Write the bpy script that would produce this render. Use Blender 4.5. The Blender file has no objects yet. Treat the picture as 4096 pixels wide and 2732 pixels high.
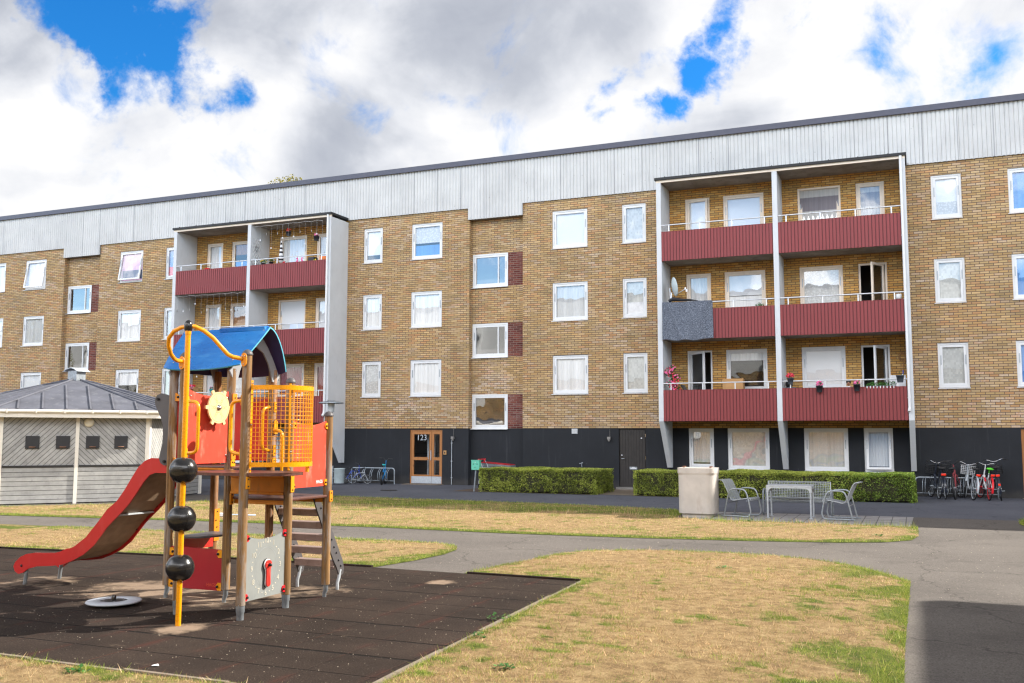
import bpy, bmesh, math, random
import numpy as np
from mathutils import Vector, Matrix
R = math.radians
PI = math.pi
random.seed(7)
rng = np.random.default_rng(7)
scene = bpy.context.scene
COL = scene.collection

# ------------------------------------------------------------------ camera, sky, sun, exposure
# the house front runs along X at Y = 31.5, the camera looks at it from the origin
cam_d = bpy.data.cameras.new('camera')
cam_d.sensor_width = 36.0
cam_d.lens = 36.0 * 3838.5 / 4096.0
cam_d.clip_start = 0.1
cam_d.clip_end = 2000
cam = bpy.data.objects.new('camera', cam_d)
COL.objects.link(cam)
cam.matrix_world = Matrix.Translation((0, 0, 1.8)) @ Matrix.Rotation(R(22.804), 4, 'Z') @ Matrix.Rotation(R(95.577), 4, 'X') @ Matrix.Rotation(R(0.099), 4, 'Z')
scene.camera = cam

SUN_DIR = Vector((1.12, 0.88, 1.0)).normalized()
sun_d = bpy.data.lights.new('sun', 'SUN')
sun_d.energy = 4.7
sun_d.angle = R(0.6)
sun_d.color = (1.0, 0.93, 0.82)
sun = bpy.data.objects.new('sun', sun_d)
COL.objects.link(sun)
sun.rotation_euler = SUN_DIR.to_track_quat('Z', 'Y').to_euler()

world = bpy.data.worlds.new("World")
scene.world = world
world.use_nodes = True
scene.view_settings.view_transform = 'Standard'
scene.view_settings.look = 'None'
scene.view_settings.exposure = 1.0
scene.view_settings.gamma = 1.0
scene.cycles.use_denoising = True
scene.cycles.filter_width = 1.3
scene.cycles.max_bounces = 8
scene.cycles.transparent_max_bounces = 16
scene.cycles.caustics_reflective = False
scene.cycles.caustics_refractive = False
scene.cycles.sample_clamp_indirect = 6.0


class NT:
    """small helper round a node tree"""
    def __init__(self, tree):
        self.t = tree
        self.n = tree.nodes
        self.l = tree.links

    def node(self, typ, **kw):
        nd = self.n.new(typ)
        for k, v in kw.items():
            setattr(nd, k, v)
        return nd

    def put(self, sock, v):
        if v is None:
            return
        if hasattr(v, 'is_output') or isinstance(v, bpy.types.NodeSocket):
            self.l.new(v, sock)
        else:
            if isinstance(v, (tuple, list)) and len(v) == 3 and sock.type == 'RGBA':
                v = (*v, 1.0)
            sock.default_value = v

    def m(self, op, a, b=None, c=None, clamp=False):
        nd = self.node('ShaderNodeMath', operation=op, use_clamp=clamp)
        self.put(nd.inputs[0], a)
        self.put(nd.inputs[1], b)
        self.put(nd.inputs[2], c)
        return nd.outputs[0]

    def vm(self, op, a, b=None, out=0):
        nd = self.node('ShaderNodeVectorMath', operation=op)
        self.put(nd.inputs[0], a)
        if b is not None:
            if op == 'SCALE':
                self.put(nd.inputs[3], b)
            else:
                self.put(nd.inputs[1], b)
        return nd.outputs[out]

    def mix(self, f, a, b, blend='MIX'):
        nd = self.node('ShaderNodeMix', data_type='RGBA', blend_type=blend)
        self.put(nd.inputs[0], f)
        self.put(nd.inputs[6], a)
        self.put(nd.inputs[7], b)
        return nd.outputs[2]

    def sep(self, v):
        nd = self.node('ShaderNodeSeparateXYZ')
        self.put(nd.inputs[0], v)
        return nd.outputs

    def comb(self, x=0.0, y=0.0, z=0.0):
        nd = self.node('ShaderNodeCombineXYZ')
        self.put(nd.inputs[0], x)
        self.put(nd.inputs[1], y)
        self.put(nd.inputs[2], z)
        return nd.outputs[0]

    def noise(self, vec, scale=1.0, detail=4.0, rough=0.55, dist=0.0, out=0):
        nd = self.node('ShaderNodeTexNoise')
        self.put(nd.inputs['Vector'], vec)
        nd.inputs['Scale'].default_value = scale
        nd.inputs['Detail'].default_value = detail
        nd.inputs['Roughness'].default_value = rough
        nd.inputs['Distortion'].default_value = dist
        return nd.outputs[out]

    def white(self, vec, out=0):
        nd = self.node('ShaderNodeTexWhiteNoise', noise_dimensions='3D')
        self.put(nd.inputs['Vector'], vec)
        return nd.outputs[out]

    def voro(self, vec, scale, feature='F1', out='Distance'):
        nd = self.node('ShaderNodeTexVoronoi', feature=feature)
        self.put(nd.inputs['Vector'], vec)
        nd.inputs['Scale'].default_value = scale
        return nd.outputs[out]

    def ramp(self, f, stops, interp='LINEAR'):
        nd = self.node('ShaderNodeValToRGB')
        cr = nd.color_ramp
        cr.interpolation = interp
        while len(cr.elements) < len(stops):
            cr.elements.new(0.5)
        for e, (p, c) in zip(cr.elements, stops):
            e.position = p
            e.color = (c, c, c, 1) if isinstance(c, (int, float)) else (*c, 1)
        self.put(nd.inputs[0], f)
        return nd.outputs[0]

    def step(self, v, lo, hi):
        nd = self.node('ShaderNodeMapRange', interpolation_type='SMOOTHSTEP')
        self.put(nd.inputs[0], v)
        nd.inputs[1].default_value = lo
        nd.inputs[2].default_value = hi
        return nd.outputs[0]

    def bump(self, h, strength=0.3, dist=0.01):
        nd = self.node('ShaderNodeBump')
        nd.inputs['Strength'].default_value = strength
        nd.inputs['Distance'].default_value = dist
        self.put(nd.inputs['Height'], h)
        return nd.outputs[0]

    def obj(self):
        return self.node('ShaderNodeTexCoord').outputs['Object']

    def geo(self):
        return self.node('ShaderNodeNewGeometry').outputs['Position']

    def uv(self):
        return self.node('ShaderNodeUVMap').outputs[0]


def build_sky():
    T = NT(world.node_tree)
    T.n.clear()
    out = T.node('ShaderNodeOutputWorld')
    bg = T.node('ShaderNodeBackground')
    bgc = T.node('ShaderNodeBackground')
    sky = T.node('ShaderNodeTexSky', sky_type='NISHITA')
    sky.sun_disc = False
    sky.sun_elevation = math.asin(SUN_DIR.z)
    sky.sun_rotation = math.atan2(SUN_DIR.x, SUN_DIR.y)
    sky.air_density = 1.0
    sky.dust_density = 0.2
    sky.ozone_density = 2.5
    hs = T.node('ShaderNodeHueSaturation')
    hs.inputs['Saturation'].default_value = 1.25
    T.put(hs.inputs['Color'], sky.outputs[0])
    deep = T.mix(1.0, hs.outputs[0], (0.20, 0.70, 0.98), 'MULTIPLY')
    d = T.node('ShaderNodeTexCoord').outputs['Generated']
    s = T.sep(d)
    wob = T.vm('SCALE', T.vm('SUBTRACT', T.noise(d, 6.0, 8.0, 0.60, out=1), (0.5, 0.5, 0.5)), 0.22)
    dd = T.vm('ADD', d, wob)
    # gaps of blue between the clouds
    gaps = None
    for (x, y, z), r0, r1, w in (((-0.675, 0.632, 0.387), 0.02, 0.100, 1.0), ((-0.640, 0.682, 0.362), 0.01, 0.060, 0.9), ((-0.612, 0.712, 0.336), 0.0, 0.045, 0.75),
                                 ((-0.165, 0.918, 0.362), 0.0, 0.052, 0.9), ((-0.12, 0.91, 0.40), 0.0, 0.050, 0.85), ((-0.205, 0.918, 0.335), 0.0, 0.042, 0.8),
                                 ((-0.02, 0.935, 0.355), 0.0, 0.05, 0.42), ((-0.285, 0.895, 0.345), 0.0, 0.035, 0.45)):
        dist = T.vm('DISTANCE', dd, (x, y, z), out=1)
        g = T.m('MULTIPLY', T.m('SUBTRACT', 1.0, T.step(dist, r0, r1)), w)
        gaps = g if gaps is None else T.m('MAXIMUM', gaps, g)
    back = T.m('MULTIPLY', T.step(T.m('MULTIPLY', s[1], -1.0), -0.1, 0.45), T.m('SUBTRACT', 0.66, T.m('MULTIPLY', T.step(s[2], 0.26, 0.42), 0.45)))
    gaps = T.m('MAXIMUM', gaps, back)
    puff = T.vm('DISTANCE', dd, (-0.716, 0.606, 0.352), out=1)
    gaps = T.m('SUBTRACT', gaps, T.m('MULTIPLY', T.m('SUBTRACT', 1.0, T.step(puff, 0.02, 0.066)), 0.9), clamp=True)
    wisp = T.noise(d, 10.0, 10.0, 0.60, 0.35)
    cover = T.m('SUBTRACT', T.m('ADD', 1.0, T.m('MULTIPLY', T.m('SUBTRACT', wisp, 0.5), 3.2)), T.m('MULTIPLY', gaps, 1.30))
    cover = T.step(cover, 0.05, 0.85)
    # grey bellies and white tops
    big = T.noise(T.vm('MULTIPLY', d, (1.0, 1.0, 1.7)), 4.2, 8.0, 0.50, 0.5)
    fine = T.noise(d, 16.0, 7.0, 0.55, 0.4)
    puffs = T.voro(T.vm('ADD', d, T.vm('SCALE', T.noise(d, 9.0, 6.0, 0.6, out=1), 0.12)), 11.0, 'SMOOTH_F1')
    big = T.m('ADD', big, T.m('MULTIPLY', T.m('SUBTRACT', 0.48, puffs), 0.22))
    tone = T.m('ADD', big, T.m('MULTIPLY', T.m('SUBTRACT', fine, 0.5), 0.20))
    # greyer high up over the house, whiter low down
    gd = T.vm('DISTANCE', dd, (-0.40, 0.83, 0.41), out=1)
    tone = T.m('SUBTRACT', tone, T.m('MULTIPLY', T.m('SUBTRACT', 1.0, T.step(gd, 0.02, 0.22)), 0.06))
    gd2 = T.vm('DISTANCE', dd, (-0.735, 0.56, 0.375), out=1)
    tone = T.m('SUBTRACT', tone, T.m('MULTIPLY', T.m('SUBTRACT', 1.0, T.step(gd2, 0.02, 0.13)), 0.18))
    tone = T.m('ADD', tone, T.m('MULTIPLY', T.m('SUBTRACT', 1.0, T.step(s[2], 0.20, 0.36)), 0.12))
    tone = T.m('ADD', tone, T.m('MULTIPLY', T.step(s[0], -0.30, 0.05), 0.10))
    colr = T.ramp(tone, [(0.24, (0.42, 0.45, 0.53)), (0.38, (0.56, 0.59, 0.66)), (0.50, (0.80, 0.82, 0.87)), (0.60, (0.98, 0.98, 0.99))])
    colr = T.mix(T.step(T.m('MULTIPLY', s[1], -1.0), 0.0, 0.5), colr, T.mix(1.0, colr, (1.0, 0.97, 0.93), 'MULTIPLY'))
    T.put(bgc.inputs[0], colr)
    # clouds behind the camera boosted as fill on the house front; overhead ones dimmed
    rear_fill = T.m('MULTIPLY', T.step(T.m('MULTIPLY', s[1], -1.0), 0.0, 0.55), T.m('SUBTRACT', 1.0, T.step(s[2], 0.45, 0.75)))
    pale = T.node('ShaderNodeHueSaturation')
    pale.inputs['Saturation'].default_value = 1.1
    T.put(pale.inputs['Color'], sky.outputs[0])
    T.put(bg.inputs[0], T.mix(rear_fill, deep, pale.outputs[0]))
    T.put(bg.inputs[1], T.m('ADD', 0.105, T.m('MULTIPLY', rear_fill, 0.13)))
    T.put(bgc.inputs[1], T.m('SUBTRACT', T.m('ADD', 0.52, T.m('MULTIPLY', rear_fill, 3.1)), T.m('MULTIPLY', T.step(s[2], 0.45, 0.75), 0.26)))
    mx = T.node('ShaderNodeMixShader')
    T.put(mx.inputs[0], cover)
    T.l.new(bg.outputs[0], mx.inputs[1])
    T.l.new(bgc.outputs[0], mx.inputs[2])
    T.l.new(mx.outputs[0], out.inputs[0])


build_sky()

# ------------------------------------------------------------------ materials
MATS = {}


def new_mat(name):
    m = bpy.data.materials.new(name)
    m.use_nodes = True
    T = NT(m.node_tree)
    T.n.clear()
    out = T.node('ShaderNodeOutputMaterial')
    p = T.node('ShaderNodeBsdfPrincipled')
    T.l.new(p.outputs[0], out.inputs[0])
    MATS[name] = m
    return m, T, p, out


def plain(name, col, rough=0.5, metal=0.0, var=0.12, scale=6.0, spec=0.5, bump=0.0, dirt=None, coat=0.0, bscale=60.0):
    """painted / cast surface: slight tone variation, optional dirt blotches, fine bump"""
    m, T, p, out = new_mat(name)
    v = T.obj()
    n = T.noise(v, scale, 6.0, 0.6)
    dark = tuple(c * (1 - var) for c in col)
    lite = tuple(min(1, c * (1 + var)) for c in col)
    c = T.ramp(n, [(0.3, dark), (0.7, lite)])
    if dirt:
        dc, amount = dirt
        dn = T.noise(T.vm('MULTIPLY', v, (1.0, 1.0, 0.35)), scale * 2.3, 8.0, 0.7)
        c = T.mix(T.m('MULTIPLY', T.step(dn, 0.52, 0.72), amount), c, dc)
    T.put(p.inputs['Base Color'], c)
    T.put(p.inputs['Roughness'], T.m('ADD', rough, T.m('MULTIPLY', T.m('SUBTRACT', T.noise(v, scale * 4, 3.0), 0.5), 0.15)))
    p.inputs['Metallic'].default_value = metal
    p.inputs['Specular IOR Level'].default_value = spec
    p.inputs['Coat Weight'].default_value = coat
    if bump:
        T.put(p.inputs['Normal'], T.bump(T.noise(v, bscale, 4.0, 0.6), bump, 0.004))
    return m


def brick_mat(name, tones, mortar, bw=0.253, bh=0.075, pale=0.5, mottle=True):
    m, T, p, out = new_mat(name)
    uv = T.uv()
    s = T.sep(uv)
    vz = T.m('DIVIDE', T.m('SUBTRACT', s[1], 2.04 - 10 * bh), bh)
    row = T.m('FLOOR', vz)
    fy = T.m('FRACT', vz)
    shift = T.m('MULTIPLY', T.m('MODULO', T.m('ABSOLUTE', row), 2.0), 0.5)
    ux = T.m('ADD', T.m('DIVIDE', s[0], bw), shift)
    colm = T.m('FLOOR', ux)
    fx = T.m('FRACT', ux)
    # mortar joints
    wig = T.m('MULTIPLY', T.m('SUBTRACT', T.noise(uv, 30.0, 2.0), 0.5), 0.05)
    jx = T.m('MINIMUM', fx, T.m('SUBTRACT', 1.0, fx))
    jy = T.m('MINIMUM', fy, T.m('SUBTRACT', 1.0, fy))
    mx = T.step(T.m('ADD', jx, T.m('MULTIPLY', wig, 0.3)), 0.020, 0.040)
    my = T.step(T.m('ADD', jy, wig), 0.075, 0.135)
    brick = T.m('MULTIPLY', mx, my)
    wn = T.white(T.comb(colm, row, 1.0))
    n = len(tones)
    c = T.ramp(wn, [((i + 0.0) / n, t) for i, t in enumerate(tones)], 'CONSTANT')
    wn2 = T.white(T.comb(colm, row, 7.0))
    c = T.mix(1.0, c, T.ramp(wn2, [(0.0, 0.86), (1.0, 1.12)]), 'MULTIPLY')
    grain = T.noise(uv, 70.0, 5.0, 0.7)
    c = T.mix(1.0, c, T.ramp(grain, [(0.25, 0.82), (0.75, 1.14)]), 'MULTIPLY')
    if mottle:
        st = T.noise(T.vm('MULTIPLY', uv, (0.55, 1.2, 1.0)), 0.9, 7.0, 0.62)
        c = T.mix(1.0, c, T.ramp(st, [(0.25, (0.74, 0.78, 0.82)), (0.5, (1.0, 1.0, 1.0)), (0.75, (1.12, 1.05, 0.96))]), 'MULTIPLY')
        # lime bloom on some bricks, in patches, more of it low on the wall
        low = T.m('SUBTRACT', 1.0, T.step(s[1], 2.0, 5.2))
        bn = T.noise(T.vm('MULTIPLY', uv, (0.8, 1.6, 1.0)), 0.75, 5.0, 0.6)
        amt = T.m('MULTIPLY', T.step(T.m('ADD', bn, T.m('MULTIPLY', low, 0.10)), 0.50, 0.68), T.step(wn2, 0.25, 0.8))
        amt = T.m('MULTIPLY', amt, T.step(T.noise(uv, 22.0, 4.0, 0.7), 0.35, 0.6))
        c = T.mix(T.m('MULTIPLY', amt, pale), c, (0.62, 0.56, 0.52))
    mo = T.mix(T.noise(uv, 5.0, 5.0), tuple(x * 0.7 for x in mortar), tuple(x * 1.35 for x in mortar))
    T.put(p.inputs['Base Color'], T.mix(brick, mo, c))
    p.inputs['Roughness'].default_value = 0.85
    p.inputs['Specular IOR Level'].default_value = 0.25
    h = T.m('ADD', brick, T.m('MULTIPLY', grain, 0.25))
    T.put(p.inputs['Normal'], T.bump(h, 0.55, 0.008))
    return m


brick_mat('brick', [(0.469, 0.303, 0.136), (0.424, 0.272, 0.120), (0.469, 0.278, 0.133), (0.405, 0.274, 0.129), (0.521, 0.359, 0.178),
                    (0.443, 0.313, 0.165), (0.495, 0.280, 0.133), (0.431, 0.294, 0.140), (0.508, 0.350, 0.187), (0.469, 0.332, 0.207), (0.456, 0.313, 0.149), (0.483, 0.326, 0.165)], (0.080, 0.056, 0.054))
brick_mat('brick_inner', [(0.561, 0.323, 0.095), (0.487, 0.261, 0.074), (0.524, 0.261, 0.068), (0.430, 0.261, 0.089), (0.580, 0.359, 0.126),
                          (0.505, 0.279, 0.078)], (0.103, 0.068, 0.048), pale=0.08)  # richer brick of the balconies, their warm bounced light put into the colour
brick_mat('brick_red', [(0.16, 0.038, 0.03), (0.12, 0.03, 0.026), (0.19, 0.055, 0.04), (0.14, 0.04, 0.034)], (0.22, 0.16, 0.13), pale=0.3)


def render_mat():
    m, T, p, out = new_mat('black_render')
    v = T.geo()
    c = T.ramp(T.noise(v, 0.8, 6.0, 0.6), [(0.3, (0.006, 0.0075, 0.011)), (0.7, (0.012, 0.0145, 0.020))])
    sp = T.step(T.voro(v, 2.6), 0.0, 0.035)
    c = T.mix(T.m('MULTIPLY', T.m('SUBTRACT', 1.0, sp), 0.35), c, (0.3, 0.3, 0.32))
    zz = T.sep(v)[2]
    spl = T.m('MULTIPLY', T.m('SUBTRACT', 1.0, T.step(T.m('ADD', zz, T.m('MULTIPLY', T.m('SUBTRACT', T.noise(v, 3.0, 6.0), 0.5), 0.5)), 0.02, 0.38)), 0.5)
    c = T.mix(spl, c, (0.055, 0.05, 0.045))
    run = T.noise(T.vm('MULTIPLY', v, (5.0, 1.0, 0.3)), 1.4, 6.0, 0.7)
    c = T.mix(T.m('MULTIPLY', T.step(run, 0.56, 0.72), 0.35), c, (0.05, 0.052, 0.058))
    T.put(p.inputs['Base Color'], c)
    p.inputs['Roughness'].default_value = 0.8
    T.put(p.inputs['Normal'], T.bump(T.noise(v, 90.0, 4.0, 0.7), 0.5, 0.006))


render_mat()


def cladding_mat():
    m, T, p, out = new_mat('cladding')
    v = T.geo()
    s = T.sep(v)
    c = T.ramp(T.noise(v, 1.2, 6.0, 0.6), [(0.3, (0.52, 0.52, 0.52)), (0.7, (0.62, 0.62, 0.615))])
    sheet = T.m('DIVIDE', T.m('ADD', s[0], 100.0), 0.985)
    wn = T.white(T.comb(T.m('FLOOR', sheet), 2.0, 0.0))
    c = T.mix(1.0, c, T.ramp(wn, [(0, 0.97), (1, 1.03)]), 'MULTIPLY')
    fs = T.m('FRACT', sheet)
    seam = T.m('SUBTRACT', 1.0, T.step(T.m('MINIMUM', fs, T.m('SUBTRACT', 1.0, fs)), 0.008, 0.022))
    seam = T.m('MULTIPLY', seam, T.m('ADD', 0.35, T.m('MULTIPLY', T.white(T.comb(T.m('ROUND', sheet), 5.0, 0.0)), 0.6)))
    c = T.mix(T.m('MULTIPLY', seam, 0.75), c, (0.16, 0.17, 0.19))
    # vertical grime runs and lichen dots
    run = T.noise(T.vm('MULTIPLY', v, (9.0, 1.0, 0.45)), 1.6, 7.0, 0.7)
    c = T.mix(T.m('MULTIPLY', T.step(run, 0.54, 0.74), 0.38), c, (0.17, 0.175, 0.18))
    dot = T.m('SUBTRACT', 1.0, T.step(T.voro(T.vm('MULTIPLY', v, (1.0, 1.0, 0.6)), 6.5), 0.05, 0.11))
    dot = T.m('MULTIPLY', dot, T.step(T.noise(v, 0.9, 3.0), 0.45, 0.6))
    c = T.mix(T.m('MULTIPLY', dot, 0.6), c, (0.12, 0.12, 0.13))
    T.put(p.inputs['Base Color'], c)
    p.inputs['Roughness'].default_value = 0.75


cladding_mat()

plain('fascia', (0.055, 0.055, 0.085), 0.45, var=0.1)
plain('black_trim', (0.012, 0.012, 0.014), 0.6)
plain('roof_felt', (0.095, 0.10, 0.125), 0.75, scale=2.0, var=0.25, dirt=((0.22, 0.23, 0.25), 0.5), bump=0.3)
plain('white_paint', (0.72, 0.73, 0.74), 0.45, var=0.04, dirt=((0.5, 0.5, 0.5), 0.15))
plain('fin_paint', (0.60, 0.62, 0.645), 0.7, var=0.05, scale=2.0, dirt=((0.42, 0.43, 0.44), 0.25))
plain('cream_paint', (0.82, 0.70, 0.57), 0.5, var=0.05, dirt=((0.45, 0.36, 0.28), 0.2))
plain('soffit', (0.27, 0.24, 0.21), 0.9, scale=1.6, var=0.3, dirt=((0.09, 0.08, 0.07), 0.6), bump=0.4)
plain('slab', (0.22, 0.21, 0.20), 0.9, scale=3.0, var=0.2, bump=0.4)
plain('burgundy', (0.235, 0.034, 0.036), 0.55, var=0.06, scale=1.0, dirt=((0.20, 0.035, 0.038), 0.3))
plain('burgundy_groove', (0.14, 0.022, 0.026), 0.6, var=0.05)  # darker copy of the sheet colour, shade inside the grooves put in
plain('aluminium', (0.72, 0.74, 0.77), 0.35, metal=0.5, var=0.05)
plain('interior', (0.10, 0.09, 0.085), 0.9, var=0.2, scale=1.0)
plain('interior_dark', (0.018, 0.016, 0.015), 0.9, var=0.2)
plain('galvanised', (0.34, 0.38, 0.42), 0.42, metal=0.65, scale=14.0, var=0.22)
plain('galv_light', (0.46, 0.50, 0.54), 0.5, metal=0.25, scale=20.0, var=0.15)
plain('yellow', (0.86, 0.34, 0.003), 0.28, var=0.05, scale=8.0, dirt=((0.55, 0.25, 0.02), 0.25), coat=0.4)
plain('yellow_plate', (0.82, 0.33, 0.005), 0.4, var=0.06, dirt=((0.5, 0.25, 0.03), 0.25))
plain('orange_plate', (0.72, 0.25, 0.008), 0.45, var=0.10, dirt=((0.35, 0.15, 0.02), 0.4))
plain('bolt', (0.03, 0.03, 0.035), 0.3, metal=0.6)
plain('chrome', (0.6, 0.6, 0.62), 0.15, metal=1.0, var=0.1)
plain('red_panel', (0.62, 0.028, 0.022), 0.33, var=0.05, scale=5.0, dirt=((0.72, 0.20, 0.15), 0.35), coat=0.25)
plain('red_worn', (0.60, 0.065, 0.035), 0.42, var=0.07, scale=4.0, dirt=((0.74, 0.32, 0.23), 0.6), coat=0.1)
plain('red_slide', (0.52, 0.018, 0.018), 0.38, var=0.07, scale=3.0, dirt=((0.56, 0.08, 0.07), 0.3), coat=0.2)
plain('red_dark', (0.36, 0.012, 0.022), 0.35, var=0.06, scale=6.0, coat=0.2)  # darker copy of the board red, shade of the unlit side put in
plain('grey_hpl', (0.085, 0.08, 0.085), 0.5, var=0.10)
plain('clock_grey', (0.24, 0.255, 0.25), 0.5, var=0.08, scale=3.0, dirt=((0.17, 0.18, 0.18), 0.5))
plain('numeral', (0.62, 0.58, 0.48), 0.6)
plain('ivory', (0.66, 0.53, 0.27), 0.5, var=0.05, scale=8.0)
plain('tan_line', (0.34, 0.20, 0.05), 0.6)
plain('black_rubber', (0.012, 0.012, 0.013), 0.22, var=0.2, scale=9.0, coat=0.3, dirt=((0.04, 0.04, 0.04), 0.4))
plain('black_plastic', (0.02, 0.02, 0.022), 0.45, var=0.1)
plain('deck', (0.11, 0.045, 0.035), 0.36, var=0.2, scale=9.0, dirt=((0.26, 0.16, 0.12), 0.4))
plain('tread', (0.36, 0.26, 0.23), 0.42, var=0.12, scale=12.0, dirt=((0.10, 0.06, 0.05), 0.5))
plain('slide_bed', (0.27, 0.19, 0.125), 0.5, scale=5.0, var=0.35, dirt=((0.30, 0.24, 0.18), 0.5))
plain('steel_white', (0.62, 0.64, 0.68), 0.3, metal=0.2)
plain('door_black', (0.022, 0.018, 0.016), 0.6, var=0.3)
plain('concrete_pale', (0.50, 0.465, 0.43), 0.85, scale=3.0, var=0.10, dirt=((0.40, 0.33, 0.28), 0.5), bump=0.5, bscale=40)
plain('concrete_edge', (0.22, 0.18, 0.14), 0.9, scale=5.0, var=0.2, bump=0.4)
plain('kiosk_white', (0.80, 0.76, 0.68), 0.6, var=0.04, dirt=((0.55, 0.52, 0.47), 0.2))
plain('soil', (0.10, 0.07, 0.05), 0.95, scale=5.0, var=0.4, bump=0.6)
plain('green_box', (0.13, 0.52, 0.38), 0.4, var=0.05)
plain('pot_black', (0.02, 0.022, 0.028), 0.5)
plain('pot_grey', (0.055, 0.065, 0.08), 0.5)
plain('terracotta', (0.45, 0.14, 0.06), 0.7)
plain('teal', (0.02, 0.40, 0.42), 0.5)
plain('cardboard', (0.48, 0.27, 0.11), 0.8)
plain('bright_red', (0.65, 0.01, 0.02), 0.4)
plain('bright_blue', (0.02, 0.09, 0.62), 0.35)
plain('sky_blue', (0.01, 0.25, 0.62), 0.35)
plain('lime', (0.10, 0.62, 0.03), 0.5)
plain('skin', (0.42, 0.22, 0.14), 0.5, var=0.05)
plain('hair', (0.012, 0.009, 0.008), 0.5)
plain('white_cloth', (0.75, 0.75, 0.76), 0.9, var=0.05)
plain('pink', (0.80, 0.16, 0.36), 0.6, var=0.25, scale=40)
plain('rose', (0.70, 0.04, 0.08), 0.6, var=0.3, scale=40)
plain('flower_yellow', (0.85, 0.6, 0.02), 0.6)
plain('rattan', (0.30, 0.15, 0.06), 0.7)
plain('saddle', (0.015, 0.015, 0.017), 0.35)
plain('frame_dark', (0.015, 0.02, 0.035), 0.3, coat=0.5)
plain('reflector_orange', (0.9, 0.22, 0.01), 0.3)
plain('paper', (0.8, 0.8, 0.82), 0.8)
plain('navy_cloth', (0.03, 0.045, 0.09), 0.9)


def emblem_red():
    m, T, p, out = new_mat('tail_light')
    p.inputs['Base Color'].default_value = (0.9, 0.03, 0.01, 1)
    p.inputs['Roughness'].default_value = 0.2
    p.inputs['Coat Weight'].default_value = 0.6


emblem_red()


def blue_roof_mat():
    m, T, p, out = new_mat('blue_roof')
    v = T.obj()
    c = T.ramp(T.noise(v, 2.0, 5.0), [(0.3, (0.0, 0.11, 0.42)), (0.7, (0.002, 0.19, 0.56))])
    streak = T.noise(T.vm('MULTIPLY', v, (1.4, 5.0, 5.0)), 2.2, 7.0, 0.6)
    c = T.mix(T.m('MULTIPLY', T.step(streak, 0.54, 0.68), 0.32), c, (0.10, 0.36, 0.68))
    T.put(p.inputs['Base Color'], c)
    T.put(p.inputs['Roughness'], T.ramp(streak, [(0.4, 0.2), (0.65, 0.5)]))
    p.inputs['Coat Weight'].default_value = 0.3


blue_roof_mat()


def wood_mat(name, a, b, grain=(0.5, 0.46, 0.42), gr_amt=0.5):
    m, T, p, out = new_mat(name)
    v = T.obj()
    st = T.noise(T.vm('MULTIPLY', v, (34.0, 34.0, 1.2)), 1.0, 8.0, 0.65, 0.6)
    c = T.ramp(st, [(0.28, a), (0.72, b)])
    # weathered silver patches where the stain has worn off
    wn = T.noise(T.vm('MULTIPLY', v, (9.0, 9.0, 1.6)), 1.0, 7.0, 0.7)
    c = T.mix(T.m('MULTIPLY', T.step(wn, 0.46, 0.60), gr_amt), c, grain)
    knots = T.m('SUBTRACT', 1.0, T.step(T.voro(T.vm('MULTIPLY', v, (6.0, 6.0, 2.6)), 1.0), 0.05, 0.16))
    c = T.mix(T.m('MULTIPLY', knots, 0.6), c, tuple(x * 0.3 for x in a))
    T.put(p.inputs['Base Color'], c)
    p.inputs['Roughness'].default_value = 0.7
    T.put(p.inputs['Normal'], T.bump(st, 0.5, 0.004))


wood_mat('wood_post', (0.10, 0.050, 0.018), (0.34, 0.185, 0.06), grain=(0.27, 0.23, 0.20), gr_amt=0.85)
wood_mat('wood_post_brown', (0.13, 0.055, 0.016), (0.38, 0.16, 0.04), gr_amt=0.25)
wood_mat('door_wood', (0.30, 0.12, 0.035), (0.46, 0.20, 0.065), gr_amt=0.0)


def siding_mat():
    """kiosk boards: upper part laid on the slant, lower part level; grooves every 11 cm"""
    m, T, p, out = new_mat('siding')
    s = T.sep(T.uv())
    up = T.m('GREATER_THAN', s[1], 1.0)
    diag = T.m('DIVIDE', T.m('ADD', s[0], s[1]), 0.135)
    lev = T.m('DIVIDE', s[1], 0.118)
    k = T.m('ADD', T.m('MULTIPLY', up, diag), T.m('MULTIPLY', T.m('SUBTRACT', 1.0, up), lev))
    f = T.m('FRACT', k)
    groove = T.m('SUBTRACT', 1.0, T.step(T.m('MINIMUM', f, T.m('SUBTRACT', 1.0, f)), 0.03, 0.08))
    bd = T.white(T.comb(T.m('FLOOR', k), up, 0.0))
    v = T.obj()
    c = T.ramp(T.noise(v, 4.0, 7.0, 0.65), [(0.3, (0.29, 0.29, 0.285)), (0.7, (0.43, 0.43, 0.42))])
    c = T.mix(1.0, c, T.ramp(bd, [(0, 0.90), (1, 1.10)]), 'MULTIPLY')
    stn = T.noise(v, 9.0, 8.0, 0.75)
    c = T.mix(T.m('MULTIPLY', T.step(stn, 0.56, 0.70), 0.55), c, (0.15, 0.155, 0.16))
    c = T.mix(T.m('MULTIPLY', groove, 0.9), c, (0.06, 0.06, 0.055))
    T.put(p.inputs['Base Color'], c)
    p.inputs['Roughness'].default_value = 0.75
    T.put(p.inputs['Normal'], T.bump(T.m('SUBTRACT', 1.0, groove), 0.8, 0.012))


siding_mat()


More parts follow.
